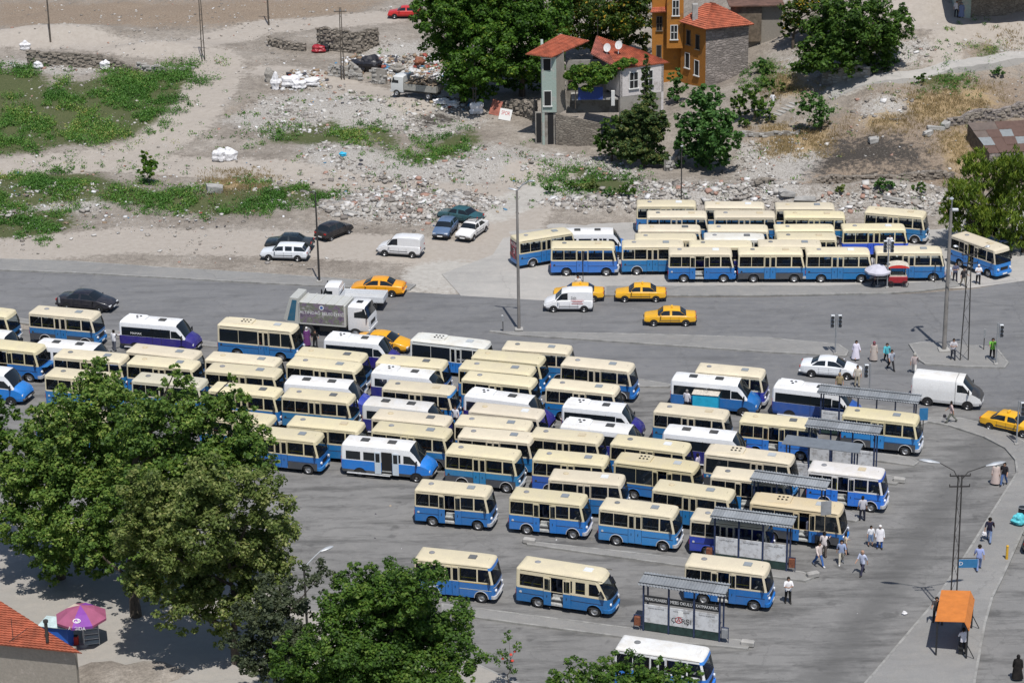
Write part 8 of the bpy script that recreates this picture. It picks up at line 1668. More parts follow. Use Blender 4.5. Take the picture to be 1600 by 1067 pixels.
def plaster(name, c, worn, amt=0.55):
    m, nt, b = _new(name); n1 = noise(nt, 0.9, 6, 0.7); n2 = noise(nt, 6, 4, 0.7); r = ramp(nt, n1.outputs['Fac'], [(amt, (0, 0, 0)), (amt+0.1, (1, 1, 1))]); r2 = ramp(nt, n2.outputs['Fac'], [(0.3, (0.85,)*3), (0.7, (1.1,)*3)]); c_ = mixc(nt, r.outputs[0], c, worn); c_ = mixc(nt, 1, c_, r2.outputs[0], 'MULTIPLY'); nt.links.new(c_, b.inputs['Base Color']); b.inputs['Roughness'].default_value = 0.9; bump(nt, b, n2.outputs['Fac'], 0.4, 0.03)
plaster('plaster_turq', (0.30, 0.37, 0.33), (0.38, 0.37, 0.34), 0.5); plaster('plaster_white', (0.60, 0.56, 0.54), (0.42, 0.38, 0.35), 0.55); plaster('plaster_grey', (0.30, 0.28, 0.25), (0.20, 0.18, 0.155), 0.5); plaster('plaster_orange', (0.37, 0.15, 0.022), (0.27, 0.12, 0.03), 0.55); plaster('plaster_rough', (0.26, 0.235, 0.20), (0.36, 0.32, 0.28), 0.58)
plain('tile_red', (0.37, 0.105, 0.055), 0.8, 0, 0.35, 1.4); plain('tile_red2', (0.34, 0.12, 0.085), 0.85, 0, 0.35, 1.4); plain('void', (0.01, 0.01, 0.011), 0.9); plain('rust', (0.13, 0.07, 0.05), 0.8, 0, 0.4, 1.2); plain('frame_white', (0.62, 0.62, 0.60), 0.6); plain('wood_old', (0.14, 0.11, 0.08), 0.9, 0, 0.4, 3); plain('tarp_blue', (0.02, 0.05, 0.22), 0.6)
def tiled(name, q, parent, mat, course=0.34, roll=0.24):
    """tiled roof slope over the quad q = eave left, eave right, ridge right, ridge left: stepped courses of rounded tiles"""
    q = [np.array(p, float) for p in q]; nrm = np.cross(q[1]-q[0], q[3]-q[0]); nrm /= np.linalg.norm(nrm); L = max(np.linalg.norm(q[1]-q[0]), np.linalg.norm(q[2]-q[3])); H_ = max(np.linalg.norm(q[3]-q[0]), np.linalg.norm(q[2]-q[1])); nu = int(max(4, L/roll))*2; nv = int(max(3, H_/course)); V_ = []; F_ = []
    for j in range(nv):
        for k, (t, lift) in enumerate(((j/nv, 0.07), ((j+1)/nv, 0.0))):
            for i in range(nu+1):
                u = i/nu; p = (q[0]*(1-u)+q[1]*u)*(1-t)+(q[3]*(1-u)+q[2]*u)*t; V_.append(p+nrm*(lift+(0.035 if i % 2 else 0.0)))
        o = j*2*(nu+1)
        for i in range(nu): F_.append((o+i, o+i+1, o+nu+1+i+1, o+nu+1+i))
        if j: 
            pv_ = (j-1)*2*(nu+1)+nu+1
            for i in range(nu): F_.append((pv_+i, pv_+i+1, o+i+1, o+i))
    mb = MB(); mb.add(V_, F_); mb.add([p-nrm*0.06 for p in q], [(3, 2, 1, 0)]); mb.add([q[0]-nrm*0.06, q[1]-nrm*0.06, q[1]+nrm*0.07, q[0]+nrm*0.07], [(0, 1, 2, 3)])
    return stuff(obj(name, mb.mesh(name, mat), parent))
def wallq(name, q, parent, mat, t=0.25):
    q = [np.array(p, float) for p in q]; n_ = np.cross(q[1]-q[0], q[3]-q[0]); n_ = n_/np.linalg.norm(n_)*t; mb = MB(); mb.add([tuple(p) for p in q]+[tuple(p-n_) for p in q], [(0, 1, 2, 3), (7, 6, 5, 4), (0, 4, 5, 1), (1, 5, 6, 2), (2, 6, 7, 3), (3, 7, 4, 0)]); return obj(name, mb.mesh(name, mat), parent)
def opening(parent, A, B, zA0, zA1, u0, u1, v0, v1, frame='frame_white', pane='void', sill=True, name='window', bars=True):
    """window in the vertical wall from A to B (x, y points); u along the wall, v in metres above zA0"""
    A = np.array(A[:2]); B = np.array(B[:2]); d = B-A; n_ = np.array([d[1], -d[0]]); n_ /= np.linalg.norm(n_)
    if n_[1] > 0: n_ = -n_
    def P(u, v, off): p = A+d*u+n_*off; return (p[0], p[1], zA0+v)
    mb = MB(); mb.quad(P(u0, v0, 0.012), P(u1, v0, 0.012), P(u1, v1, 0.012), P(u0, v1, 0.012)); w_ = obj(name, mb.mesh(name, pane), parent); ln = np.linalg.norm(d); f = 0.07/ln
    if frame:
        mb = MB()
        def bar(a, b, c, e): mb.add([P(a, c, 0.012), P(b, c, 0.012), P(b, e, 0.012), P(a, e, 0.012), P(a, c, 0.06), P(b, c, 0.06), P(b, e, 0.06), P(a, e, 0.06)], [(4, 5, 6, 7), (0, 1, 5, 4), (1, 2, 6, 5), (2, 3, 7, 6), (3, 0, 4, 7)])
        bar(u0-f, u0, v0, v1); bar(u1, u1+f, v0, v1); bar(u0-f, u1+f, v1, v1+0.07)
        if bars: bar((u0+u1)/2-f*0.4, (u0+u1)/2+f*0.4, v0, v1); bar(u0, u1, (v0+v1)/2-0.03, (v0+v1)/2+0.03)
        obj('frame', mb.mesh('frame', frame), w_)
        if sill: mb = MB(); mb.add([P(u0-2*f, v0-0.1, 0.0), P(u1+2*f, v0-0.1, 0.0), P(u1+2*f, v0, 0.0), P(u0-2*f, v0, 0.0), P(u0-2*f, v0-0.1, 0.16), P(u1+2*f, v0-0.1, 0.16), P(u1+2*f, v0, 0.16), P(u0-2*f, v0, 0.16)], [(4, 5, 6, 7), (0, 1, 5, 4), (1, 2, 6, 5), (2, 3, 7, 6), (3, 0, 4, 7)]); obj('sill', mb.mesh('sill', frame), w_)
# --- red-roofed half-ruined house
Y0 = 237.0
def up(px, py, Y): return AD(px, py, Y)
hs = thing('ruined_house', 'half-ruined house with turquoise wall, white wing and red tiled roofs', 'house', tuple(T(900, 205)))
base = np.array(hs.location)
class Loc:                                   # parts are given in world coordinates; this puts them under the house
    pass
def rel(root, fn):
    pre = set(root.children); fn()
    for c in root.children:
        if c not in pre and c.location.length < 1e-6: c.location = -Vector(root.location)
def build_ruin():
    a = up(846, 90, Y0); b = up(869, 90, Y0); zt = a[2]; zb = T(856, 206)[2]-0.3; zm = up(856, 176, Y0)[2]
    A, B = (a[0], Y0), (b[0], Y0); c = up(884, 92, Y0+0.8)
    wallq('front_wall', [(A[0], Y0, zm), (B[0], Y0, zm), (B[0], Y0, zt), (A[0], Y0, zt)], hs, 'plaster_turq'); wallq('base_wall', [(A[0]-0.7, Y0+0.15, zb), (B[0], Y0+0.15, zb), (B[0], Y0+0.15, zm), (A[0]-0.7, Y0+0.15, zm)], hs, 'plaster_grey')
    wallq('broken_wall', [(B[0]+0.01, Y0+0.05, zm-0.3), (c[0], Y0+0.8, zm), (c[0]-0.2, Y0+0.8, zt+0.4), (B[0]+0.01, Y0+0.05, zt)], hs, 'plaster_rough'); wallq('side_wall', [(A[0], Y0+5, zb), (A[0], Y0+0.02, zb), (A[0], Y0+0.02, zt), (A[0], Y0+5, zt+0.6)], hs, 'plaster_turq')
    ln = B[0]-A[0]; opening(hs, A, B, zt, 0, 0.12, 0.62, -1.35, -0.15, 'frame_white', 'void', False, bars=False); opening(hs, A, B, zt, 0, 0.16, 0.62, -5.0, -3.5, 'frame_white', 'void', True, bars=False); opening(hs, (A[0]-0.7, Y0+0.13), (B[0], Y0+0.13), zb, 0, 0.05, 0.28, 0.3, zm-zb-0.1, None, 'void', False, 'doorway'); opening(hs, (A[0]-0.7, Y0+0.13), (B[0], Y0+0.13), zb, 0, 0.58, 0.85, 0.0, zm-zb-0.1, None, 'void', False, 'doorway')
    tiled('roof_slope', [up(821, 85, Y0-0.6), up(862, 90, Y0-0.8), up(921, 64, Y0+4.2), up(876, 54, Y0+4.6)], hs, 'tile_red')
    E2, E0, E1, R0 = up(923, 84, Y0+1.0), up(967, 108, Y0-1.2), up(1046, 98, Y0+1.0), up(932, 56, Y0+5.5); R1 = E1*0.62+R0*0.38+np.array([0, 0, 0.15])
    tiled('roof_slope', [E2, E0, E0*0.45+R0*0.55+np.array([0.0, 0, 0]), R0], hs, 'tile_red2'); tiled('roof_slope', [E0, E1, R1, R0], hs, 'tile_red')
    w0, w1 = up(969, 108, Y0-0.9), up(1037, 100, Y0+0.9); zb2 = up(969, 152, Y0-0.9)[2]; zlo = T(985, 235)[2]-0.5; tops = [w0[2]+0.05, w1[2]+0.10]
    wallq('white_wall', [(w0[0], w0[1], zb2), (w1[0], w1[1], zb2), (w1[0], w1[1], tops[1]), (w0[0], w0[1], tops[0])], hs, 'plaster_white'); wallq('basement_wall', [(w0[0], w0[1]+0.02, zlo), (w1[0], w1[1]+0.02, zlo), (w1[0], w1[1]+0.02, zb2), (w0[0], w0[1]+0.02, zb2)], hs, 'plaster_grey')
    dd = np.array([w1[0]-w0[0], w1[1]-w0[1]]); nn = np.array([-dd[1], dd[0]])/np.linalg.norm(dd)*4.5; wallq('end_wall', [(w1[0], w1[1], zlo), (w1[0]+nn[0], w1[1]+nn[1], zlo), (w1[0]+nn[0], w1[1]+nn[1], tops[1]), (w1[0], w1[1], tops[1])], hs, 'plaster_white')
    wallq('end_wall', [(w0[0]+nn[0], w0[1]+nn[1], zb2), (w0[0], w0[1], zb2), (w0[0], w0[1], tops[0]), (w0[0]+nn[0], w0[1]+nn[1], tops[0])], hs, 'plaster_white')
    opening(hs, (w0[0], w0[1]), (w1[0], w1[1]), zb2, 0, 0.22, 0.40, 0.75, 2.35); opening(hs, (w0[0], w0[1]), (w1[0], w1[1]), zb2, 0, 0.56, 0.74, 0.75, 2.35)
    # recessed middle with balcony
    m0, m1 = up(884, 95, Y0+2.2), up(967, 95, Y0+2.2); zf = up(900, 150, Y0+0.8)[2]; wallq('recess_wall', [(m0[0], Y0+2.2, zf-2.2), (m1[0], Y0+2.2, zf-2.2), (m1[0], Y0+2.2, m0[2]), (m0[0], Y0+2.2, m0[2])], hs, 'plaster_grey')
    mb = MB(); mb.box(m0[0]+0.5, m1[0], Y0-0.4, Y0+2.1, zf-0.15, zf); obj('balcony', mb.mesh('balcony', 'concrete'), hs)
    opening(hs, (m0[0], Y0+2.19), (m1[0], Y0+2.19), zf, 0, 0.05, 0.2, 0.6, 1.9, 'wood_old'); opening(hs, (m0[0], Y0+2.19), (m1[0], Y0+2.19), zf, 0, 0.78, 0.95, 0.0, 2.0, 'wood_old', 'void', False, 'door', False)
    t0, t1 = up(903, 128, Y0-0.45), up(942, 128, Y0-0.45); mb = MB(); mb.box(t0[0], t1[0], Y0-0.46, Y0-0.42, zf-0.1, zf+1.2); obj('blue_tarp', mb.mesh('blue_tarp', 'tarp_blue'), hs)
    g0, g1 = up(868, 178, Y0-0.2), up(938, 178, Y0-0.2); zg = T(905, 215)[2]-0.5; wallq('garden_wall', [(g0[0], Y0-0.2, zg), (g1[0], Y0-1.0, zg), (g1[0], Y0-1.0, g0[2]-0.9), (g0[0], Y0-0.2, g0[2])], hs, 'drystone')
    q0 = up(955, 142, Y0-0.8); mb = MB(); mb.box(q0[0], q0[0]+0.35, Y0-1.0, Y0-0.65, zf-0.6, zf+0.9); obj('pillar', mb.mesh('pillar', 'frame_white'), hs)
    for px_, py_ in ((949, 75), (967, 71)):
        c_ = up(px_, py_, Y0+1.6); mb = MB(); vs = [(0, 0, 0)]+[(0.38*math.cos(k*math.pi/8), -0.10, 0.44*math.sin(k*math.pi/8)) for k in range(16)]; mb.add(vs, [(0, 1+k, 1+(k+1) % 16) for k in range(16)]); mb.tube([(0, 0.02, 0), (0, 0.1, -0.85)], 0.03, 5); mb.tube([(0, -0.1, -0.5), (0, -0.5, -0.1)], 0.015, 4); d_ = obj('satellite_dish', mb.mesh('satellite_dish', 'frame_white', True), hs, tuple(c_-base)); d_.rotation_euler = (-0.35, 0, -0.35)
    mb = MB(); c_ = up(934, 57, Y0+5); mb.tube([tuple(c_), tuple(c_+np.array([0, 0, 1.8]))], 0.03, 5); obj('antenna', mb.mesh('antenna', 'pole_dark'), hs)
rel(hs, build_ruin)
def vine(label, lobes, Y, seed, name='grape_vine'):
    g = np.random.default_rng(seed); cen = []; rad = []; per = []; P0 = AD(lobes[0][0], lobes[0][1], Y); root = thing(name, label, 'vine', tuple(P0))
    for x, y, r in lobes:
        c = AD(x, y, Y); R = r/15.4
        for _ in range(6): q = c+rnd_dirs(g, 1)[0]*R*0.6*np.array([1, 0.8, 0.8]); cen.append(q-P0); rad.append(R*0.75); per.append(110)
    obj('leaves', leaves(g, cen, rad, per, 0.28, 'leaf_rear', 'leaves', tl=0.65), root); mb = MB(); q = AD(899, 170, Y)-P0; mb.tube([tuple(q), tuple(q*0.5), (0, 0, 0)], 0.05, 5); obj('stem', mb.mesh('stem', 'bark'), root)
vine('grape vine hanging over the balcony of the ruined house', [(900, 108, 9), (915, 105, 11), (932, 108, 12), (948, 112, 11), (960, 105, 8), (905, 122, 10), (925, 125, 11), (942, 124, 9), (978, 98, 8), (990, 95, 5), (896, 135, 7), (918, 138, 8), (934, 118, 12), (912, 114, 12), (955, 118, 9), (890, 118, 8), (970, 102, 8)], Y0-0.7, 5)
# --- orange house with grey stone side
oh = thing('orange_house', 'tall orange house with a grey stone side and red hipped roof', 'house', tuple(T(1100, 145)))
def build_orange():
    Yc = 252.0; C0, Lf, Rt = up(1103, 42, Yc), up(1064, 30, Yc+3.5), up(1170, 37, Yc+1.2); zb = min(T(1095, 150)[2], up(1100, 148, Yc)[2])-0.8; e = C0[2]
    wallq('orange_wall', [(Lf[0], Lf[1], zb), (C0[0], C0[1], zb), (C0[0], C0[1], e), (Lf[0], Lf[1], e)], oh, 'plaster_orange'); wallq('stone_wall', [(C0[0]+0.01, C0[1], zb), (Rt[0], Rt[1], zb), (Rt[0], Rt[1], e), (C0[0]+0.01, C0[1], e)], oh, 'greystone')
    opening(oh, Lf, C0, zb, 0, 0.20, 0.36, 3.1, 4.7, bars=False); opening(oh, Lf, C0, zb, 0, 0.58, 0.74, 2.6, 4.2, bars=False); opening(oh, Lf, C0, zb, 0, 0.25, 0.38, 5.7, 7.2, 'wood_old', bars=False); opening(oh, Lf, C0, zb, 0, 0.62, 0.75, 5.5, 7.0, 'wood_old', bars=False)
    K = (C0+Rt+Lf)/3; ap = up(1112, 6, Yc+3.2); d1 = np.array([-0.5, -0.9, -0.1]); EL = np.array([Lf[0]-0.3, Lf[1]-0.9, e-0.05]); EC = np.array([C0[0]-0.1, C0[1]-0.8, e-0.12]); ER = np.array([Rt[0]+0.5, Rt[1]-0.5, e-0.05]); EB = np.array([Rt[0]-1.5, Rt[1]+6, e])
    tiled('roof_slope', [EL, EC, ap, ap+np.array([-0.6, 0.3, 0])], oh, 'tile_red'); tiled('roof_slope', [EC, ER, ap+np.array([0.2, 0.3, 0]), ap], oh, 'tile_red'); tiled('roof_slope', [ER, EB, ap+np.array([-0.3, 0.6, 0]), ap+np.array([0.2, 0.3, 0])], oh, 'tile_red')
    ch_ = up(1086, 22, Yc+1.8); mb = MB(); mb.bbox(ch_[0]-0.3, ch_[0]+0.3, Yc+1.5, Yc+2.1, ch_[2]-0.8, ch_[2]+1.1, 0.04); obj('chimney', mb.mesh('chimney', 'concrete'), oh)
    Yl = Yc+4.2; a, b = up(1019, 18, Yl), up(1066, 18, Yl); zt = up(1040, -14, Yl)[2]
    wallq('left_wall', [(a[0], Yl, zb), (b[0], Yl, zb), (b[0], Yl, zt), (a[0], Yl, zt)], oh, 'plaster_orange'); ln = b[0]-a[0]
    zz = up(1030, 90, Yl)[2]; opening(oh, (a[0], Yl), (b[0], Yl), zz, 0, 0.16, 0.30, 0.0, 1.3, 'wood_old', bars=False); zz = up(1030, 48, Yl)[2]; opening(oh, (a[0], Yl), (b[0], Yl), zz, 0, 0.16, 0.32, 0.0, 1.5, 'wood_old')
    p0, p1 = up(1042, 40, Yl-1.3), up(1068, 40, Yl-1.3); z0_, z1_ = up(1050, 76, Yl-1.3)[2], up(1050, -2, Yl-1.3)[2]; mb = MB(); mb.box(p0[0], p1[0], Yl-1.3, Yl-0.05, z0_, z1_); obj('bay', mb.mesh('bay', 'plaster_orange'), oh); opening(oh, (p0[0], Yl-1.3), (p1[0], Yl-1.3), z0_, 0, 0.25, 0.62, 1.0, 2.5); opening(oh, (p0[0], Yl-1.3), (p1[0], Yl-1.3), z0_, 0, 0.35, 0.7, 3.6, 5.2)
    tiled('roof_slope', [up(1016, 20, Yl-0.9), up(1043, 19, Yl-0.9), up(1043, -8, Yl+2.5), up(1026, -8, Yl+2.5)], oh, 'tile_red')
rel(oh, build_orange)
wh = thing('stone_outbuilding', 'pale stone outbuilding wall right of the grey stone house', 'building', tuple(T(1182, 90)))
def build_out():
    Y = 258.0; a, b = up(1168, 20, Y), up(1222, 20, Y); zb = T(1190, 95)[2]-0.8; zt = up(1190, 8, Y)[2]; wallq('wall', [(a[0], Y, zb), (b[0], Y, zb), (b[0], Y, zt), (a[0], Y, zt)], wh, 'plaster_rough'); c = up(1142, 8, Y-0.5); wallq('timber_wall', [(c[0], Y-0.4, zb+2), (a[0]+1.5, Y-0.4, zb+2), (a[0]+1.5, Y-0.4, zt), (c[0], Y-0.4, zt)], wh, 'wood_old'); mb = MB(); mb.box(c[0]-0.2, b[0]+0.2, Y-0.8, Y+4, zt, zt+0.12); obj('roof', mb.mesh('roof', 'rust'), wh)
rel(wh, build_out)
tb = thing('dark_building', 'dark stone building at the top right corner with people beside it', 'building', tuple(T(1550, 40)))
def build_top():
    q = T(1500, 30); Y = q[1]+0.3; a, b = up(1496, 20, Y), up(1660, 36, Y); zb = q[2]-1.5; wallq('wall', [(a[0], Y, zb), (b[0], Y, zb), (b[0], Y, zb+5.5), (a[0], Y, zb+5.5)], tb, 'drystone'); wallq('side_wall', [(a[0], Y+6, zb), (a[0], Y+0.02, zb), (a[0], Y+0.02, zb+5.5), (a[0], Y+6, zb+5.5)], tb, 'plaster_turq'); mb = MB(); mb.box(a[0]-0.8, b[0]+1, Y-3.2, Y+7, zb+5.0, zb+5.15); obj('roof', mb.mesh('roof', 'rust'), tb)
    mb = MB(); mb.box(a[0]+0.4, a[0]+1.4, Y-0.05, Y-0.01, zb+1.5, zb+3.7); obj('door', mb.mesh('door', 'plaster_turq'), tb)
rel(tb, build_top)
# --- tin-roofed shed on the right
sd_ = thing('tin_shed', 'shed with a patched rusty tin roof at the right edge', 'shed', tuple(T(1560, 262)))
def build_shed():
    q = T(1548, 268); Yn = q[1]; n0 = up(1546, 240, Yn); f0 = up(1512, 194, Yn+5.2); n1 = up(1660, 236, Yn+0.5); f1 = up(1660, 186, Yn+5.7); g = np.random.default_rng(3); nu, nv = 7, 4
    for j in range(nv):
        for i in range(nu):
            def pt(u, v): return (n0*(1-u)+n1*u)*(1-v)+(f0*(1-u)+f1*u)*v
            u0, u1, v0, v1 = i/nu, (i+1.04)/nu, j/nv, (j+1.06)/nv; dz = np.array([0, 0, 0.03*((i+j) % 2)+0.02*g.random()]); kk = 6; mb = MB(); vs = []
            for k in range(kk+1): u = u0+(u1-u0)*k/kk; z_ = np.array([0, 0, 0.025*(k % 2)]); vs += [tuple(pt(u, v0)+dz+z_), tuple(pt(u, v1)+dz+z_)]
            mb.add(vs, [(2*k, 2*k+2, 2*k+3, 2*k+1) for k in range(kk)]); c = g.random(); col = (0.16, 0.10, 0.078) if c < 0.70 else ((0.19, 0.15, 0.125) if c < 0.93 else (0.30, 0.32, 0.32)); obj('roof_sheet', mb.mesh('roof_sheet', 'zinc'), sd_, (0, 0, 0), 0, col)
    wallq('side_wall', [tuple(f0-np.array([0, 0, 3.2])), (n0[0], n0[1], q[2]-0.3), tuple(n0-np.array([0, 0, 0.05])), tuple(f0-np.array([0, 0, 0.05]))], sd_, 'wood_old', 0.1); wallq('front_wall', [(n0[0]+0.02, n0[1], q[2]-0.5), (n1[0], n1[1], q[2]-0.5), tuple(n1-np.array([0, 0, 0.05])), (n0[0]+0.02, n0[1], n0[2]-0.05)], sd_, 'greystone', 0.2)
rel(sd_, build_shed)
# --- ruined and dry-stone walls
def stone_wall(label, pts, hts, mat='drystone', th=0.5, seed=1, name='stone_wall', terr=True):
    W = [T(*p) for p in pts]; root = thing(name, label, 'wall', tuple(W[0]), 0, 'ruined walls on the waste ground'); g = np.random.default_rng(seed); b0 = np.array(W[0]); mb = MB(); seg = []
    for a, b, ha, hb in zip(W, W[1:], hts, hts[1:]):
        k = max(2, int(np.linalg.norm(b-a)/0.6))
        for i in range(k): seg.append((a+(b-a)*i/k, ha+(hb-ha)*i/k+g.normal()*0.10))
    seg.append((W[-1], hts[-1])); n_ = []
    for i in range(len(seg)): d = seg[min(i+1, len(seg)-1)][0]-seg[max(i-1, 0)][0]; q = np.array([-d[1], d[0], 0]); n_.append(q/(np.linalg.norm(q)+1e-6)*th/2)
    vs = []
    for (p, h_), q in zip(seg, n_): z = float(height(p[0], p[1])); r_ = p-b0; vs += [(r_[0]-q[0], r_[1]-q[1], z-b0[2]-0.8), (r_[0]+q[0], r_[1]+q[1], z-b0[2]-0.8), (r_[0]+q[0]*0.8, r_[1]+q[1]*0.8, z-b0[2]+h_), (r_[0]-q[0]*0.8, r_[1]-q[1]*0.8, z-b0[2]+h_)]
    fs = [tuple(range(4))]
    for i in range(len(seg)-1):
        o = 4*i
        for k in range(4): fs.append((o+k, o+(k+1) % 4, o+4+(k+1) % 4, o+4+k))
    fs.append(tuple(range(4*len(seg)-4, 4*len(seg)))); mb.add(vs, fs); obj('core', mb.mesh('core', mat), root)
    sb = MB()
    for i in range(len(seg)-1):
        (p, ha), (p2, hb) = seg[i], seg[i+1]
        for _ in range(int(7*max(ha, 0.3))):
            u = g.random(); v_ = g.random(); c = p+(p2-p)*u-b0; q = n_[i]; z = float(height(p[0], p[1]))-b0[2]+v_*(ha+(hb-ha)*u)+0.02; s = 0.10+0.16*g.random(); side = -1 if g.random() < 0.8 else 1
            x, y = c[0]-side*q[0]*-0.95, c[1]-side*q[1]*-0.95; sb.bbox(x-s, x+s, y-0.09, y+0.09, z-s*0.5, z+s*0.5, 0.03)
    stuff(obj('stones', sb.mesh('stones', 'concrete' if mat == 'plaster_grey' else 'stone_face'), root)); return root
plain('stone_face', (0.24, 0.21, 0.175), 0.95, 0, 0.35, 1.5)
stone_wall('long dark stone retaining wall at the upper left', [(44, 102), (100, 104), (160, 106), (215, 112)], [1.7, 1.6, 1.5, 0.4], seed=1); stone_wall('tilted remains of a wall beside the lattice pole', [(215, 108), (260, 116), (300, 108)], [0.8, 0.7, 0.3], 'plaster_grey', seed=2)
stone_wall('low stone wall left of the tall curved ruin', [(421, 72), (450, 78), (478, 80)], [1.0, 1.1, 0.9], seed=3); stone_wall('tall curved ruin wall below the upper track', [(498, 72), (525, 80), (560, 84), (590, 70)], [2.2, 2.6, 2.5, 2.0], seed=4); stone_wall('broken wall stub left of the twin-legged pole', [(516, 118), (545, 122)], [1.4, 1.2], 'plaster_grey', seed=5); stone_wall('pointed wall stub right of the twin-legged pole', [(548, 124), (566, 126)], [1.9, 1.0], 'plaster_grey', seed=6); stone_wall('square wall stub near the loaded truck', [(582, 130), (604, 132)], [1.7, 1.6], 'plaster_grey', seed=7)
stone_wall('stone wall behind the fallen white sign', [(778, 172), (800, 176), (838, 190)], [1.0, 1.5, 2.2], seed=8); stone_wall('dry-stone wall above the tin shed', [(1482, 196), (1530, 188), (1600, 182), (1640, 180)], [0.7, 1.2, 1.4, 1.4], 'greystone', seed=9); stone_wall('stone wall below the dark hillside tree', [(1285, 128), (1312, 127), (1360, 120)], [1.0, 1.5, 1.0], 'plaster_grey', seed=10); stone_wall('low concrete kerb wall below the round green bush', [(1150, 214), (1200, 213), (1250, 209)], [0.5, 0.45, 0.4], 'plaster_grey', 0.35, seed=11); stone_wall('earth bank wall behind the rubble heap', [(1180, 292), (1300, 286), (1420, 284), (1490, 280)], [0.5, 0.8, 0.9, 0.7], 'drystone', seed=12); stone_wall('rough wall left of the hillside steps', [(1040, 268), (1055, 262), (1062, 240)], [1.0, 1.2, 0.8], 'plaster_grey', seed=13)
def steps(label, p0, p1, n):
    A, B = T(*p0), T(*p1); root = thing('stone_steps', label, 'steps', tuple(A), math.atan2((B-A)[1], (B-A)[0]), 'steps on the hillside'); L = np.linalg.norm((B-A)[:2])
    for k in range(n): mb = MB(); mb.bbox(k*L/n, (k+0.8)*L/n, -0.55, 0.55, -0.5, (B-A)[2]*k/n+0.12, 0.03); obj('step', mb.mesh('step', 'concrete'), root)
steps('lower flight of pale steps beside the round green bush', (1212, 180), (1244, 160), 5); steps('upper flight of pale steps near the concrete path', (1296, 154), (1330, 138), 5)
# fallen boards
P = T(788, 188); o = thing('fallen_sign', 'white sign board with red letters leaning on the rubble', 'sign', tuple(P), math.radians(-14)); mb = MB(); mb.box(-0.65, 0.65, -0.03, 0.03, 0, 1.2); b_ = obj('board', mb.mesh('board', 'frame_white'), o); b_.rotation_euler = (-0.5, 0.12, 0); t = obj('lettering', text_mesh('SPOR', 0.62, 'red_lens'), b_, (0, -0.036, 0.72)); t.rotation_euler = (math.pi/2, 0, 0); t.scale = (0.62, 1, 1)
P = T(771, 180); o = thing('fallen_door', 'reddish door panel leaning beside the white sign', 'door', tuple(P), math.radians(-20)); mb = MB(); mb.bbox(-0.55, 0.55, -0.04, 0.04, 0, 1.6, 0.01); b_ = obj('panel', mb.mesh('panel_door', 'tile_red2'), o); b_.rotation_euler = (-0.5, 0.2, 0); mb = MB(); mb.box(-0.4, 0.4, -0.06, -0.041, 0.2, 0.7); q_ = obj('moulding', mb.mesh('moulding', 'tile_red2'), b_)
for k, (x, y, rx, rz, mt, lab) in enumerate([(345, 252, 0.75, 0.8, 'white_bag', 'left of two big white sacks on the dirt track'), (359, 251, 0.65, 0.75, 'white_bag', 'right of two big white sacks on the dirt track'), (431, 140, 0.5, 1.0, 'white_bag', 'upright white sack by the refuse pile'), (456, 136, 0.95, 0.8, 'white_bag', 'largest white sack of the refuse pile'), (470, 138, 0.7, 0.5, 'white_bag', 'low white sack right of the largest one'), (488, 134, 0.8, 0.55, 'white_bag', 'rightmost white sack of the refuse pile'), (421, 128, 0.5, 0.9, 'plaster_grey', 'grey sack at the left of the refuse pile'), (40, 78, 0.6, 0.6, 'white_bag', 'white sack at the end of the long stone wall'), (165, 108, 0.6, 0.6, 'white_bag', 'white sack at the foot of the long stone wall'), (60, 108, 0.5, 0.5, 'white_bag', 'white sack left below the long stone wall'), (690, 162, 0.8, 0.35, 'white_bag', 'white sheeting behind the loaded truck'), (707, 165, 0.7, 0.3, 'white_bag', 'white sheeting at the foot of the trees'), (497, 82, 0.8, 0.5, 'cart_red', 'dark red heap of cloth below the tall ruin'), (508, 80, 0.6, 0.45, 'black_bag', 'black heap beside the dark red cloth'), (560, 112, 1.1, 0.8, 'black_bag', 'left black heap among the wall stubs'), (580, 110, 1.2, 0.9, 'black_bag', 'right black heap among the wall stubs'), (745, 178, 0.7, 0.8, 'white_bag', 'pale sacks at the foot of the pole by the fallen sign'), (622, 112, 0.7, 0.5, 'plaster_grey', 'grey refuse above the loaded truck'), (655, 102, 0.6, 0.5, 'bin_rust', 'rusty red refuse under the trees'), (678, 100, 0.6, 0.6, 'white_bag', 'white refuse under the trees'), (535, 244, 0.35, 0.25, 'cyan', 'bright blue scrap on the rubble')]):
    bag(lab, T(x, y), rx, rx*0.75, rz, mt, 100+k, group='sacks and refuse on the waste ground')
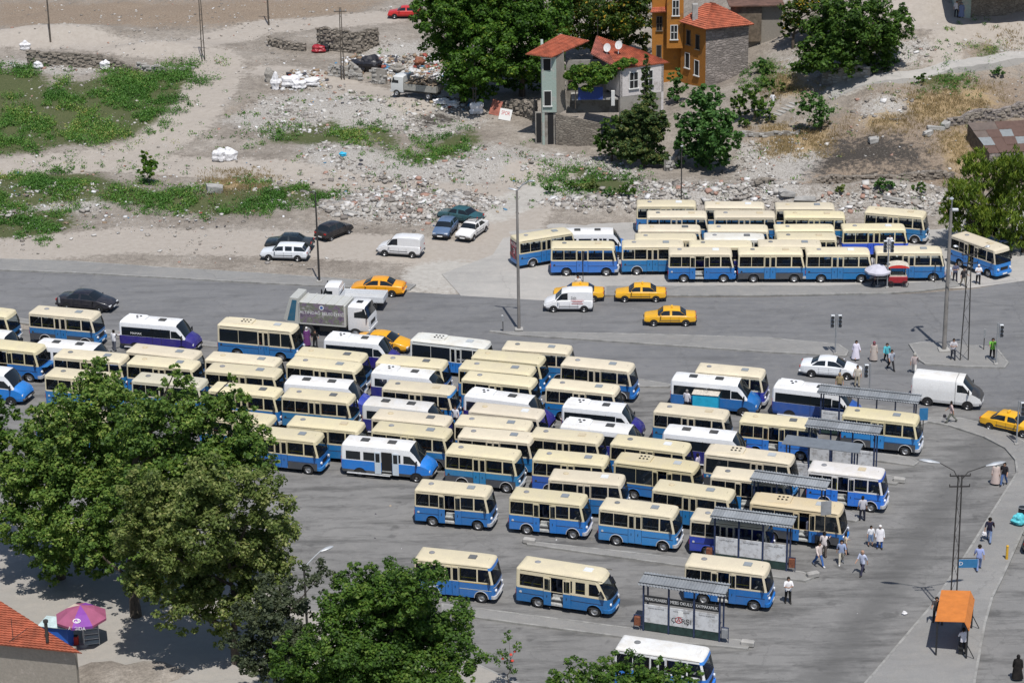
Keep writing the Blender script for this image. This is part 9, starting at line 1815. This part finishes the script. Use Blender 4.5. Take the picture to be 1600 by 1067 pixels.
# --- red-roofed house at the bottom left corner
bh = thing('corner_house', 'red-roofed plaster house at the bottom left corner', 'house', tuple(G(60, 1075, 0.0)))
def build_corner():
    ze = 3.3; A = G(128, 1020, ze); B = G(-60, 1001, ze); R = G(-60, 905, ze+2.3); C_ = G(60, 978, ze+1.2); wx = A[0]-0.5; wy = A[1]+0.55
    d = (B-A)/np.linalg.norm(B-A); K = G(-46, 909, ze+1.9); tiled('roof_slope', [B, A, K, K+(B-A)], bh, 'tile_red', 0.36, 0.26)
    far = K+(K-A)*np.array([1, 1, -1]); tiled('roof_slope', [far, far+(B-A), K+(B-A), K], bh, 'tile_red', 0.36, 0.26)
    q = A+d*0.55; q0 = np.array([q[0], q[1]+0.5]); q1 = np.array([B[0], B[1]+0.5]); wallq('wall', [(q1[0], q1[1], -0.2), (q0[0], q0[1], -0.2), (q0[0], q0[1], ze-0.05), (q1[0], q1[1], ze-0.05)], bh, 'plaster_rough', 0.3); s0, s1, s2 = A+d*0.55+np.array([0, 0.5, 0]), K+d*0.55, far+d*0.55; mb = MB(); mb.add([(s0[0], s0[1], -0.2), (s2[0], s2[1], -0.2), (s2[0], s2[1], s2[2]-0.1), (s1[0], s1[1], s1[2]-0.1), (s0[0], s0[1], s0[2]-0.1)], [(0, 1, 2, 3, 4)]); obj('gable_wall', mb.mesh('gable_wall', 'plaster_rough'), bh)
    c = G(73, 990, ze+0.85); mb = MB(); mb.cyl(tuple(c-np.array([0, 0, 0.5])), tuple(c+np.array([0, 0, 0.75])), 0.10, 0.10, 8); mb.cyl(tuple(c+np.array([0, 0, 0.75])), tuple(c+np.array([0, 0, 0.9])), 0.15, 0.15, 8); obj('stove_pipe', mb.mesh('stove_pipe', 'pole_dark'), bh)
    c = G(21, 1003, ze+0.1); mb = MB(); mb.tube([tuple(c), tuple(c+np.array([0, 0, 1.6]))], 0.02, 5); mb.tube([tuple(c+np.array([-0.3, 0, 0.0])), tuple(c+np.array([0.9, 0, 0.9]))], 0.02, 5); obj('antenna', mb.mesh('antenna', 'pole_dark'), bh)
rel(bh, build_corner)
# the concrete path that climbs the slope
pp = [T(x, y) for x, y in ((1298, 147), (1340, 133), (1400, 121), (1460, 111), (1520, 102), (1580, 92), (1650, 80))]; mb = MB(); L_ = []
for a, b in zip(pp, pp[1:]):
    for k in range(8): L_.append(a+(b-a)*k/8)
vs = []
for i, c in enumerate(L_):
    d = L_[min(i+1, len(L_)-1)]-L_[max(i-1, 0)]; n_ = np.array([-d[1], d[0]])/np.hypot(d[0], d[1]); za, zb_ = (float(height(c[0]+n_[0]*s, c[1]+n_[1]*s)) for s in (-0.9, 0.9)); vs += [(c[0]-n_[0]*0.9, c[1]-n_[1]*0.9, max(za, zb_-0.25)+0.06), (c[0]+n_[0]*0.9, c[1]+n_[1]*0.9, zb_+0.10), (c[0]-n_[0]*1.0, c[1]-n_[1]*1.0, za-0.4)]
mb.add(vs, [f for i in range(len(L_)-1) for f in ((3*i, 3*i+3, 3*i+4, 3*i+1), (3*i+2, 3*i+5, 3*i+3, 3*i))]); struct(obj('path', mb.mesh('path', 'lot_dust')))
for o in COL.objects:
    if o.type == 'MESH' and o.data is not None and o.name.startswith('ground'): pass
